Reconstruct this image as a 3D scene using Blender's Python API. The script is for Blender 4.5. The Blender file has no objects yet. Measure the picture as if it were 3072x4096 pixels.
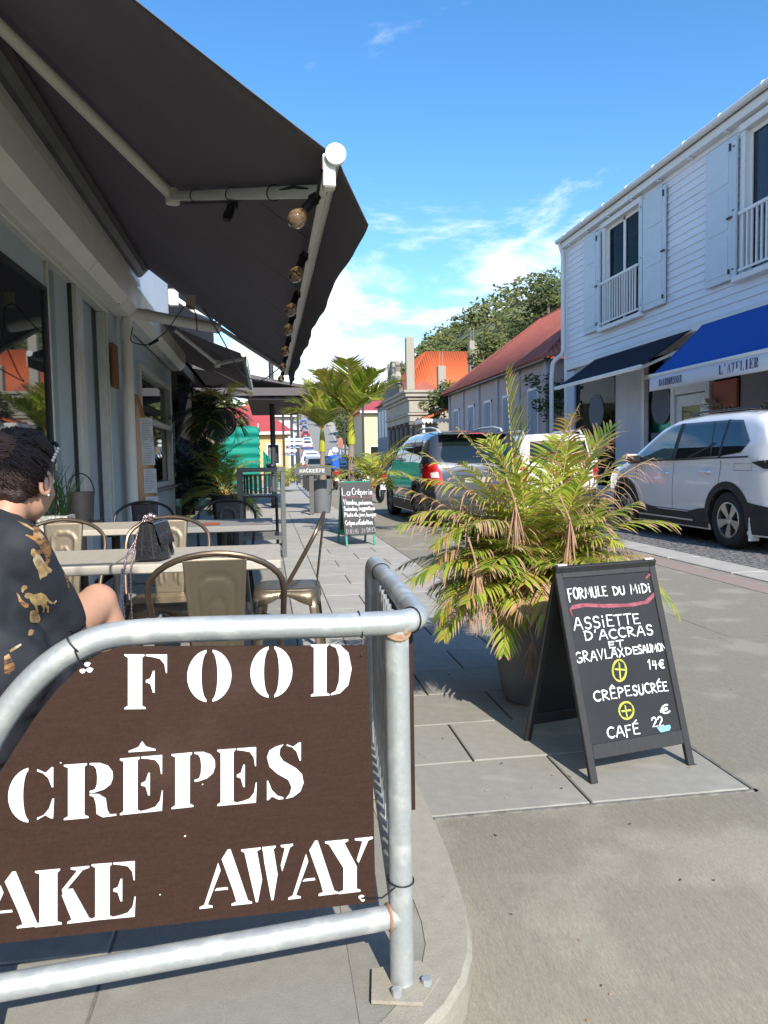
import bpy, bmesh, math, random
from math import sin, cos, pi, radians, sqrt, atan2, hypot
from mathutils import Vector, Matrix, noise
from mathutils.bvhtree import BVHTree
random.seed(7)
S = bpy.context.scene
COL = S.collection

# ------------------------------------------------------------------ camera
CAM_H, F = 1.15, 3072.0
yaw, pit, rol = radians(8.6), radians(3.86), radians(1.0)
_f = Vector((sin(yaw)*cos(pit), cos(yaw)*cos(pit), -sin(pit)))
_r = Vector((cos(yaw), -sin(yaw), 0)); _u = _r.cross(_f)
_r2 = _r*cos(rol) - _u*sin(rol); _u2 = _u*cos(rol) + _r*sin(rol)
EYE = Vector((0, 0, CAM_H))
cd = bpy.data.cameras.new('camera'); cam = bpy.data.objects.new('camera', cd); COL.objects.link(cam)
cd.sensor_fit = 'HORIZONTAL'; cd.sensor_width = 36; cd.lens = 36.0
cd.clip_start = 0.05; cd.clip_end = 4000
rm = Matrix((_r2, _u2, -_f)).transposed().to_4x4(); rm.translation = EYE
cam.matrix_world = rm
S.camera = cam
S.render.resolution_x, S.render.resolution_y = 768, 1024

# ------------------------------------------------------------------ sky, sun, exposure
SUN_EL, SUN_AZ = radians(36.5), radians(170.5)          # azimuth from +Y, clockwise
sd = Vector((sin(SUN_AZ)*cos(SUN_EL), cos(SUN_AZ)*cos(SUN_EL), sin(SUN_EL)))
w = bpy.data.worlds.new('World'); S.world = w; w.use_nodes = True
nt = w.node_tree; N = nt.nodes; L = nt.links; N.clear()
out = N.new('ShaderNodeOutputWorld'); bg = N.new('ShaderNodeBackground')
sky = N.new('ShaderNodeTexSky'); sky.sky_type = 'NISHITA'; sky.sun_disc = False
sky.sun_elevation = SUN_EL; sky.sun_rotation = SUN_AZ
sky.air_density = 1.0; sky.dust_density = 0.35; sky.ozone_density = 2.5; sky.altitude = 0
tc = N.new('ShaderNodeTexCoord'); sep = N.new('ShaderNodeSeparateXYZ')
L.new(tc.outputs['Generated'], sep.inputs[0])
def mth(op, a, b=None, c=None):
    n = N.new('ShaderNodeMath'); n.operation = op
    for i, x in enumerate((a, b, c)):
        if x is None: continue
        if isinstance(x, (int, float)): n.inputs[i].default_value = x
        else: L.new(x, n.inputs[i])
    return n.outputs[0]
zc = mth('MAXIMUM', sep.outputs[2], 0.0)
comb = N.new('ShaderNodeCombineXYZ')
dz = mth('ADD', zc, 0.22)
L.new(mth('DIVIDE', sep.outputs[0], dz), comb.inputs[0]); L.new(mth('DIVIDE', sep.outputs[1], dz), comb.inputs[1])
comb.inputs[2].default_value = 3.1
nz = N.new('ShaderNodeTexNoise'); nz.inputs['Scale'].default_value = 2.3; nz.inputs['Detail'].default_value = 9
nz.inputs['Roughness'].default_value = 0.62; nz.inputs['Distortion'].default_value = 0.35
L.new(comb.outputs[0], nz.inputs['Vector'])
# more cloud towards the horizon, scattered wisps above
lowz = mth('SUBTRACT', 0.62, mth('MULTIPLY', mth('SUBTRACT', 1.0, mth('MINIMUM', mth('DIVIDE', zc, 0.40), 1.0)), 0.40))
mr = N.new('ShaderNodeMapRange'); mr.inputs['To Min'].default_value = 0; mr.inputs['To Max'].default_value = 1
L.new(nz.outputs[0], mr.inputs['Value']); L.new(lowz, mr.inputs['From Min']); L.new(mth('ADD', lowz, 0.19), mr.inputs['From Max'])
mr.interpolation_type = 'SMOOTHSTEP'
cf = mth('MULTIPLY', mr.outputs[0], 0.78)
gam = N.new('ShaderNodeHueSaturation'); gam.inputs['Saturation'].default_value = 1.27; gam.inputs['Value'].default_value = 0.84
L.new(sky.outputs[0], gam.inputs['Color'])
mx = N.new('ShaderNodeMixRGB'); mx.inputs[2].default_value = (4.9, 5.1, 5.6, 1)
L.new(cf, mx.inputs[0]); L.new(gam.outputs[0], mx.inputs[1])
L.new(mx.outputs[0], bg.inputs[0]); bg.inputs[1].default_value = 0.15
L.new(bg.outputs[0], out.inputs[0])
ld = bpy.data.lights.new('sun', 'SUN'); lo = bpy.data.objects.new('sun', ld); COL.objects.link(lo)
ld.energy = 3.1; ld.angle = radians(0.53); ld.color = (1.0, 0.94, 0.83)
lo.rotation_euler = (-sd).to_track_quat('-Z', 'Y').to_euler(); lo.location = (2, -10, 15)
vs = S.view_settings; vs.view_transform = 'Standard'; vs.look = 'None'; vs.gamma = 1; vs.use_curve_mapping = False
vs.exposure = 1.05
S.cycles.max_bounces = 8; S.cycles.diffuse_bounces = 4; S.cycles.transparent_max_bounces = 16
S.cycles.caustics_reflective = False; S.cycles.caustics_refractive = False

# ------------------------------------------------------------------ helpers
def ray(px, py):
    return _f + _r2*((px-1536)/F) - _u2*((py-2048)/F)
def on_plane(px, py, p0, n):
    r = ray(px, py); n = Vector(n); return EYE + r*((Vector(p0)-EYE).dot(n)/r.dot(n))
def PX(px, py, x): return on_plane(px, py, (x, 0, 0), (1, 0, 0))
def PY(px, py, y): return on_plane(px, py, (0, y, 0), (0, 1, 0))
def PZ(px, py, z=0.): return on_plane(px, py, (0, 0, z), (0, 0, 1))
V = Vector
class MB:
    def __init__(s): s.v = []; s.f = []; s.m = []; s.cm = 0
    def add(s, vs_, fs, M=None):
        b = len(s.v)
        for p in vs_:
            p = Vector(p); s.v.append(M @ p if M is not None else p)
        for f in fs: s.f.append([b+i for i in f]); s.m.append(s.cm)
        return s
    def box(s, x0, x1, y0, y1, z0, z1, M=None):
        return s.add([(x0,y0,z0),(x1,y0,z0),(x1,y1,z0),(x0,y1,z0),(x0,y0,z1),(x1,y0,z1),(x1,y1,z1),(x0,y1,z1)],
            [(0,3,2,1),(4,5,6,7),(0,1,5,4),(1,2,6,5),(2,3,7,6),(3,0,4,7)], M)
    def cbox(s, x0, x1, y0, y1, z0, z1, b=.01, M=None):
        xs, ys, zs = (x0, x1), (y0, y1), (z0, z1); vs_ = []; idx = {}
        for i in (0, 1):
            for j in (0, 1):
                for k in (0, 1):
                    c = [xs[i], ys[j], zs[k]]; sg = (1-2*i, 1-2*j, 1-2*k)
                    for a in range(3):
                        p = [c[q] + (sg[q]*b if q != a else 0) for q in range(3)]
                        idx[(i,j,k,a)] = len(vs_); vs_.append(p)
        I = idx; fs = []
        for i in (0, 1): fs.append([I[(i,0,0,0)],I[(i,1,0,0)],I[(i,1,1,0)],I[(i,0,1,0)]])
        for j in (0, 1): fs.append([I[(0,j,0,1)],I[(1,j,0,1)],I[(1,j,1,1)],I[(0,j,1,1)]])
        for k in (0, 1): fs.append([I[(0,0,k,2)],I[(1,0,k,2)],I[(1,1,k,2)],I[(0,1,k,2)]])
        for a in (0, 1):
            for c in (0, 1):
                fs.append([I[(a,c,0,0)],I[(a,c,1,0)],I[(a,c,1,1)],I[(a,c,0,1)]])
                fs.append([I[(a,0,c,0)],I[(a,1,c,0)],I[(a,1,c,2)],I[(a,0,c,2)]])
                fs.append([I[(0,a,c,1)],I[(1,a,c,1)],I[(1,a,c,2)],I[(0,a,c,2)]])
        for i in (0, 1):
            for j in (0, 1):
                for k in (0, 1): fs.append([I[(i,j,k,0)],I[(i,j,k,1)],I[(i,j,k,2)]])
        return s.add(vs_, fs, M)
    def beam(s, a, b, w_, h_, up=(0,0,1)):
        a, b = V(a), V(b); d = (b-a); l = d.length; d.normalize(); up = V(up)
        if abs(d.dot(up)) > .98: up = V((0,1,0))
        x = d.cross(up).normalized(); z = x.cross(d)
        M = Matrix((x, d, z)).transposed().to_4x4(); M.translation = a
        return s.box(-w_/2, w_/2, 0, l, -h_/2, h_/2, M)
    def tube(s, pts, r, n=8, caps=True, closed=False, flat=1.0, nrm=None):
        pts = [V(p) for p in pts]; m = len(pts); rs = r if hasattr(r, '__len__') else [r]*m
        ts = []
        for i in range(m):
            if closed: t = pts[(i+1) % m]-pts[i-1]
            else: t = pts[min(i+1, m-1)]-pts[max(i-1, 0)]
            ts.append(t.normalized() if t.length > 1e-9 else V((0,0,1)))
        u = V(nrm) if nrm is not None else ts[0].orthogonal().normalized()
        b0 = len(s.v)
        for i in range(m):
            u = (u - ts[i]*u.dot(ts[i]))
            u = u.normalized() if u.length > 1e-6 else ts[i].orthogonal().normalized()
            w2 = ts[i].cross(u)
            for k in range(n):
                a = 2*pi*k/n; s.v.append(pts[i] + u*(cos(a)*rs[i]) + w2*(sin(a)*rs[i]*flat))
        rng = m if closed else m-1
        for i in range(rng):
            for k in range(n):
                a = b0+i*n+k; b = b0+i*n+(k+1) % n; c = b0+((i+1) % m)*n+(k+1) % n; d = b0+((i+1) % m)*n+k
                s.f.append([a, b, c, d]); s.m.append(s.cm)
        if caps and not closed:
            s.f.append([b0+k for k in range(n)][::-1]); s.m.append(s.cm)
            s.f.append([b0+(m-1)*n+k for k in range(n)]); s.m.append(s.cm)
        return s
    def lathe(s, prof, n=20, M=None, cap=True):
        vs_ = []; fs = []
        for r, z in prof:
            for k in range(n): vs_.append((r*cos(2*pi*k/n), r*sin(2*pi*k/n), z))
        for i in range(len(prof)-1):
            for k in range(n):
                fs.append((i*n+k, i*n+(k+1) % n, (i+1)*n+(k+1) % n, (i+1)*n+k))
        if cap:
            fs.append(tuple(range(n))[::-1]); fs.append(tuple((len(prof)-1)*n+k for k in range(n)))
        return s.add(vs_, fs, M)
    def prism(s, poly, o, u, v, n, d):
        o, u, v, n = V(o), V(u), V(v), V(n); k = len(poly)
        a = [o+u*p[0]+v*p[1] for p in poly]; b = [p+n*d for p in a]
        fs = [list(range(k))[::-1], [k+i for i in range(k)]]+[[i, (i+1) % k, k+(i+1) % k, k+i] for i in range(k)]
        return s.add(a+b, fs)
    def sph(s, c, r, n=12, m=8, sc=(1,1,1), M=None):
        c = V(c); vs_ = []; fs = []
        for i in range(m+1):
            t = pi*i/m
            for k in range(n):
                a = 2*pi*k/n; vs_.append((c.x+r*sc[0]*sin(t)*cos(a), c.y+r*sc[1]*sin(t)*sin(a), c.z+r*sc[2]*cos(t)))
        for i in range(m):
            for k in range(n): fs.append((i*n+k, (i+1)*n+k, (i+1)*n+(k+1) % n, i*n+(k+1) % n))
        return s.add(vs_, fs, M)
    def grid(s, fn, nu, nv):
        vs_ = [fn(i/nu, j/nv) for i in range(nu+1) for j in range(nv+1)]
        fs = [(i*(nv+1)+j, (i+1)*(nv+1)+j, (i+1)*(nv+1)+j+1, i*(nv+1)+j+1) for i in range(nu) for j in range(nv)]
        return s.add(vs_, fs)
    def build(s, name, mat, parent=None, smooth=False, ang=35, kind=None, label=None, cat=None, group=None, local=False, solid=0, M=None):
        me = bpy.data.meshes.new(name)
        vs_ = s.v
        if M is not None: vs_ = [M @ p for p in vs_]
        if parent is not None and not local:
            inv = TM[parent.name].inverted(); vs_ = [inv @ p for p in vs_]
        me.from_pydata([tuple(p) for p in vs_], [], s.f)
        mats = mat if isinstance(mat, (list, tuple)) else [mat]
        for m_ in mats: me.materials.append(m_)
        if len(mats) > 1: me.polygons.foreach_set('material_index', s.m)
        bm = bmesh.new(); bm.from_mesh(me)
        if len(bm.faces) < 60000: bmesh.ops.recalc_face_normals(bm, faces=bm.faces)
        bm.to_mesh(me); bm.free()
        if smooth:
            me.polygons.foreach_set('use_smooth', [True]*len(me.polygons))
            if ang < 170: me.set_sharp_from_angle(angle=radians(ang))
        o = bpy.data.objects.new(name, me); COL.objects.link(o)
        if parent is not None: o.parent = parent
        tag(o, label, cat, group, kind)
        TM[o.name] = Matrix() if parent is None else TM[parent.name].copy()
        if solid:
            md = o.modifiers.new('s', 'SOLIDIFY'); md.thickness = solid; md.offset = 0
        return o
TM = {}
def tag(o, label=None, cat=None, group=None, kind=None):
    if label: o['label'] = label
    if cat: o['category'] = cat
    if group: o['group'] = group
    if kind: o['kind'] = kind
    return o
def thing(name, label, cat, loc=(0,0,0), rz=0, group=None):
    o = bpy.data.objects.new(name, None); COL.objects.link(o)
    o.location = loc; o.rotation_euler = (0, 0, rz); o.empty_display_size = .1
    TM[o.name] = Matrix.Translation(V(loc)) @ Matrix.Rotation(rz, 4, 'Z')
    return tag(o, label, cat, group)
def part(name, mb, mat, parent, **k):       # vertices in the thing's own coordinates
    return mb.build(name, mat, parent, local=True, **k)
def dup(root, loc, rz, label=None, group=None, scale=None):
    r = root.copy(); COL.objects.link(r); r.location = loc; r.rotation_euler = (0, 0, rz)
    if scale: r.scale = scale
    if label: r['label'] = label
    if group: r['group'] = group
    for ch in list(root.children):
        c = ch.copy(); COL.objects.link(c); c.parent = r
        for g in list(ch.children):
            d = g.copy(); COL.objects.link(d); d.parent = c
    TM[r.name] = Matrix.Translation(V(loc)) @ Matrix.Rotation(rz, 4, 'Z')
    return r
def inst(src, loc, rz=0, parent=None, scale=None):   # another object with the same mesh
    o = src.copy(); COL.objects.link(o); o.location = loc; o.rotation_euler = (0, 0, rz)
    if scale: o.scale = scale
    if parent: o.parent = parent
    return o
def arc(c, r, a0, a1, n):     # 2-D arc points
    return [(c[0]+r*cos(a0+(a1-a0)*i/n), c[1]+r*sin(a0+(a1-a0)*i/n)) for i in range(n+1)]
def bend(pts, r, n=6):        # polyline with rounded corners
    pts = [V(p) for p in pts]; o = [pts[0]]
    for i in range(1, len(pts)-1):
        a, b, c = pts[i-1], pts[i], pts[i+1]; d1 = (a-b); d2 = (c-b)
        rr = min(r, d1.length*.49, d2.length*.49)
        p, q = b+d1.normalized()*rr, b+d2.normalized()*rr
        for k in range(n+1):
            t = k/n; o.append(p*(1-t)**2+b*(2*t*(1-t))+q*t*t)
    o.append(pts[-1]); return o

# ------------------------------------------------------------------ materials
def mat(name, c, rough=.6, metal=0., c2=None, sc=8., amt=.5, bump=0., bsc=None, stretch=None, spec=.5, rnd=0., detail=6, world=False, trans=0., coat=0., mottle=None, grain=None):
    m = bpy.data.materials.new(name); m.use_nodes = True; t = m.node_tree; n = t.nodes; l = t.links
    b = n['Principled BSDF']; c = tuple(c)+(1,) if len(c) == 3 else c
    b.inputs['Base Color'].default_value = c; b.inputs['Roughness'].default_value = rough
    b.inputs['Metallic'].default_value = metal; b.inputs['Specular IOR Level'].default_value = spec
    if coat: b.inputs['Coat Weight'].default_value = coat; b.inputs['Coat Roughness'].default_value = .04
    if c2 is None: c2 = tuple(x*.75 for x in c[:3])
    tcn = n.new('ShaderNodeTexCoord'); src = tcn.outputs['Object']
    if world:
        g = n.new('ShaderNodeNewGeometry'); src = g.outputs['Position']
    src0 = src
    if stretch:
        mp = n.new('ShaderNodeMapping'); mp.inputs['Scale'].default_value = stretch; l.new(src, mp.inputs[0]); src = mp.outputs[0]
    nn = n.new('ShaderNodeTexNoise'); nn.inputs['Scale'].default_value = sc; nn.inputs['Detail'].default_value = detail
    nn.inputs['Roughness'].default_value = .6; l.new(src, nn.inputs['Vector'])
    cr = n.new('ShaderNodeMapRange'); cr.inputs['From Min'].default_value = .5-amt*.4; cr.inputs['From Max'].default_value = .5+amt*.4 if amt > 0 else .9
    l.new(nn.outputs[0], cr.inputs['Value'])
    mxx = n.new('ShaderNodeMixRGB'); mxx.inputs[1].default_value = c; mxx.inputs[2].default_value = tuple(c2)+(1,) if len(c2) == 3 else c2
    l.new(cr.outputs[0], mxx.inputs[0]); colo = mxx.outputs[0]
    if mottle:
        n3 = n.new('ShaderNodeTexNoise'); n3.inputs['Scale'].default_value = mottle[0]; n3.inputs['Detail'].default_value = 3
        l.new(src0, n3.inputs['Vector']); r3 = n.new('ShaderNodeMapRange')
        r3.inputs['From Min'].default_value = mottle[2] if len(mottle) > 2 else .55; r3.inputs['From Max'].default_value = r3.inputs['From Min'].default_value+.1
        l.new(n3.outputs[0], r3.inputs['Value'])
        m3 = n.new('ShaderNodeMixRGB'); m3.inputs[2].default_value = tuple(mottle[1])+(1,); l.new(colo, m3.inputs[1]); l.new(r3.outputs[0], m3.inputs[0]); colo = m3.outputs[0]
    if grain:
        n5 = n.new('ShaderNodeTexNoise'); n5.inputs['Scale'].default_value = grain[0]; n5.inputs['Detail'].default_value = 3; n5.inputs['Roughness'].default_value = .8
        l.new(src0 if len(grain) < 3 else src, n5.inputs['Vector']); r5 = n.new('ShaderNodeMapRange'); r5.inputs['From Min'].default_value = .3; r5.inputs['From Max'].default_value = .7
        r5.inputs['To Min'].default_value = 1-grain[1]; r5.inputs['To Max'].default_value = 1+grain[1]; l.new(n5.outputs[0], r5.inputs['Value'])
        h5 = n.new('ShaderNodeHueSaturation'); l.new(r5.outputs[0], h5.inputs['Value']); l.new(colo, h5.inputs['Color']); colo = h5.outputs[0]
    if rnd:
        oi = n.new('ShaderNodeObjectInfo'); hs = n.new('ShaderNodeHueSaturation')
        r4 = n.new('ShaderNodeMapRange'); r4.inputs['To Min'].default_value = 1-rnd; r4.inputs['To Max'].default_value = 1+rnd
        l.new(oi.outputs['Random'], r4.inputs['Value']); l.new(r4.outputs[0], hs.inputs['Value']); l.new(colo, hs.inputs['Color']); colo = hs.outputs[0]
    l.new(colo, b.inputs['Base Color'])
    rr = n.new('ShaderNodeMapRange'); rr.inputs['To Min'].default_value = max(rough-.08, .02); rr.inputs['To Max'].default_value = min(rough+.1, 1)
    l.new(nn.outputs[0], rr.inputs['Value']); l.new(rr.outputs[0], b.inputs['Roughness'])
    if bump:
        n2 = n.new('ShaderNodeTexNoise'); n2.inputs['Scale'].default_value = bsc or sc*4; n2.inputs['Detail'].default_value = 5
        l.new(src, n2.inputs['Vector']); bp = n.new('ShaderNodeBump'); bp.inputs['Strength'].default_value = bump; bp.inputs['Distance'].default_value = .01
        l.new(n2.outputs[0], bp.inputs['Height']); l.new(bp.outputs[0], b.inputs['Normal'])
    if trans:       # thin leaf / fabric: light passes through
        tr = n.new('ShaderNodeBsdfTranslucent'); l.new(colo, tr.inputs[0]); ms = n.new('ShaderNodeMixShader'); ms.inputs[0].default_value = trans
        l.new(b.outputs[0], ms.inputs[1]); l.new(tr.outputs[0], ms.inputs[2]); l.new(ms.outputs[0], n['Material Output'].inputs[0])
    return m
def glass(name, tint=(.02,.025,.03), refl=.5, see=.5, rough=.02):
    m = bpy.data.materials.new(name); m.use_nodes = True; t = m.node_tree; n = t.nodes; l = t.links; n.clear()
    o = n.new('ShaderNodeOutputMaterial'); lw = n.new('ShaderNodeLayerWeight'); lw.inputs[0].default_value = refl
    gl = n.new('ShaderNodeBsdfGlossy'); gl.inputs['Roughness'].default_value = rough; gl.inputs['Color'].default_value = (.9,.93,.95,1)
    tr = n.new('ShaderNodeBsdfTransparent'); tr.inputs[0].default_value = tuple(see*x for x in (1,1,1))+(1,)
    df = n.new('ShaderNodeBsdfDiffuse'); df.inputs[0].default_value = tint+(1,)
    ad = n.new('ShaderNodeAddShader'); l.new(tr.outputs[0], ad.inputs[0]); l.new(df.outputs[0], ad.inputs[1])
    ms = n.new('ShaderNodeMixShader'); l.new(lw.outputs['Fresnel'], ms.inputs[0]); l.new(ad.outputs[0], ms.inputs[1]); l.new(gl.outputs[0], ms.inputs[2])
    l.new(ms.outputs[0], o.inputs[0]); return m
Mt = {}
Mt['galv'] = mat('galvanised_steel', (.56,.585,.58), .45, .5, (.42,.45,.47), 16, .8, .12, 60, mottle=(11, (.66,.68,.66), .54), grain=(120, .06))
Mt['rust'] = mat('weld_rust', (.27,.12,.05), .85, 0, (.42,.30,.20), 90, .9)
Mt['signwood'] = mat('brown_sign_board', (.050,.024,.016), .65, 0, (.034,.016,.012), 7, .8, .08, 90, stretch=(3,3,26), mottle=(2.2, (.062,.034,.025), .60), spec=.25, grain=(140,.18))
Mt['paintwhite'] = mat('white_letter_paint', (.86,.88,.86), .5, 0, (.80,.82,.80), 20, .6)
Mt['blacktie'] = mat('black_cable', (.012,.012,.013), .45)
Mt['tile'] = mat('grey_stone_tile', (.32,.303,.258), .85, 0, (.255,.243,.212), 22, .7, .2, 260, grain=(210, .14), rnd=.08, mottle=(3.1, (.35,.333,.288), .56))
Mt['joint'] = mat('tile_joint', (.26,.247,.215), .95, 0, (.09,.085,.08), 20)
Mt['concrete'] = mat('brushed_concrete', (.315,.285,.220), .9, 0, (.235,.211,.163), 14, .8, .5, 200, stretch=(7,1.0,1), detail=12, world=True, mottle=(2.3, (.345,.313,.243), .52), grain=(60, .26, 1))
Mt['road'] = mat('street_concrete', (.36,.345,.31), .9, 0, (.28,.27,.25), .9, .8, .3, 60, detail=9, world=True, mottle=(1.7, (.31,.30,.28), .62))
Mt['kerb'] = mat('kerb_concrete', (.40,.365,.295), .85, 0, (.31,.28,.225), 26, .8, .25, 260, world=True, grain=(170, .12))
Mt['band'] = mat('pale_stone_band', (.46,.435,.375), .85, 0, (.33,.31,.29), 4, .7, .2, 90, rnd=.06)
Mt['pinkstain'] = mat('faded_red_paint', (.42,.31,.28), .9, 0, (.38,.335,.30), 5, .9)
Mt['cobble'] = mat('dark_cobble', (.17,.16,.155), .8, 0, (.10,.10,.10), 9, .8, .4, 60, world=True)
Mt['asphalt'] = mat('far_asphalt', (.30,.29,.27), .9, 0, (.25,.24,.22), .3, .8, world=True)
Mt['awn'] = mat('charcoal_awning_cloth', (.20,.185,.193), .95, 0, (.225,.208,.216), 3, .7, .15, 400, spec=.1, mottle=(.8,(.21,.194,.202),.52), trans=.34)
Mt['whitemetal'] = mat('white_painted_metal', (.84,.83,.78), .4, 0, (.76,.75,.70), 5, .7, spec=.5)
Mt['whitebright'] = mat('white_plastic_cap', (.85,.85,.83), .35)
Mt['bluegrey'] = mat('blue_grey_paint', (.48,.57,.61), .55, 0, (.43,.52,.56), 3, .7, .1, 30)
Mt['alu'] = mat('pale_aluminium', (.68,.68,.64), .4, .1, (.58,.58,.55), 10)
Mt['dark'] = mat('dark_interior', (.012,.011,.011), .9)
Mt['black'] = mat('black_paint', (.016,.016,.018), .5, 0, (.03,.03,.032), 25, .7)
Mt['blackwood'] = mat('black_stained_wood', (.014,.014,.015), .55, 0, (.030,.030,.031), 10, .8, .2, 60, stretch=(6,6,1))
Mt['chalkboard'] = mat('chalkboard', (.010,.010,.011), .5, 0, (.022,.022,.024), 4, .9, spec=.4)
Mt['chalk'] = mat('white_chalk_pen', (.82,.82,.84), .8)
Mt['chalkfaint'] = mat('faint_white_chalk', (.35,.35,.36), .9)
Mt['chalkpink'] = mat('pink_chalk', (.38,.12,.15), .9, 0, (.2,.05,.07), 50)
Mt['chalkyellow'] = mat('yellow_chalk', (.50,.52,.10), .9, 0, (.35,.36,.05), 50)
Mt['chalkblue'] = mat('blue_chalk', (.25,.55,.68), .9)
Mt['greenwood'] = mat('green_painted_wood', (.02,.30,.20), .6, 0, (.015,.22,.15), 10, .7)
Mt['planter'] = mat('grey_planter', (.17,.18,.19), .6, 0, (.13,.14,.15), 5, .8, .1, 60, mottle=(2.5, (.20,.205,.205), .6))
Mt['soil'] = mat('soil', (.05,.035,.025), 1)
Mt['leafg'] = mat('green_leaflet', (.24,.34,.035), .42, 0, (.10,.20,.02), 9, .8, trans=.35)
Mt['leafy'] = mat('yellow_leaflet', (.50,.52,.07), .42, 0, (.33,.42,.05), 9, .8, trans=.35)
Mt['leafd'] = mat('dry_leaflet', (.58,.38,.24), .8, 0, (.42,.23,.13), 14, .8, trans=.2)
Mt['leafo'] = mat('orange_leaflet', (.52,.28,.06), .6, 0, (.36,.30,.06), 14, .8, trans=.3)
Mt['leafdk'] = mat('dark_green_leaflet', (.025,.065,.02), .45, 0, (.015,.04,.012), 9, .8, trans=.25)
Mt['rachis'] = mat('yellow_palm_rib', (.42,.36,.06), .5, 0, (.45,.26,.08), 8)
Mt['trunk'] = mat('palm_trunk', (.30,.25,.20), .9, 0, (.20,.16,.13), 20, .7, .4, 60)
Mt['shaft'] = mat('palm_crownshaft', (.50,.45,.04), .45, 0, (.32,.36,.04), 6)
Mt['bronze'] = mat('bronze_chair_metal', (.26,.215,.155), .38, .75, (.19,.155,.11), 9, .7, .05, 60)
Mt['bronzedk'] = mat('dark_bronze_tube', (.17,.125,.09), .35, .7, (.12,.09,.065), 12)
Mt['gunmetal'] = mat('dark_chair_metal', (.045,.042,.042), .38, .5)
Mt['tabletop'] = mat('bleached_wood_top', (.52,.47,.39), .58, 0, (.40,.365,.31), 3, .8, .06, 50, stretch=(14,1.5,14))
Mt['tablegrey'] = mat('grey_wood_top', (.30,.29,.28), .55, 0, (.23,.22,.21), 3, .8, stretch=(1.5,14,14))
Mt['glass'] = glass('window_glass', (.006,.008,.008), .62, .5)
Mt['dimglass'] = glass('shaded_window_glass', (.003,.004,.005), .12, .8)
Mt['carglass'] = glass('car_glass', (.006,.012,.012), .42, .12)
Mt['palecarglass'] = glass('pale_car_glass', (.05,.11,.10), .45, .3)
Mt['skin'] = mat('skin', (.54,.31,.205), .5, 0, (.50,.265,.17), 6, .6)
Mt['hair'] = mat('dark_brown_hair', (.050,.022,.017), .42, 0, (.020,.010,.008), 40, .8, .5, 90, stretch=(1,1,6))
Mt['hair2'] = mat('sunlit_auburn_bun_hair', (.17,.080,.05), .5, 0, (.07,.032,.022), 40, .8, .5, 90)  # auburn made lighter: the bun's sunlit highlight is put into the colour
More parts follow.
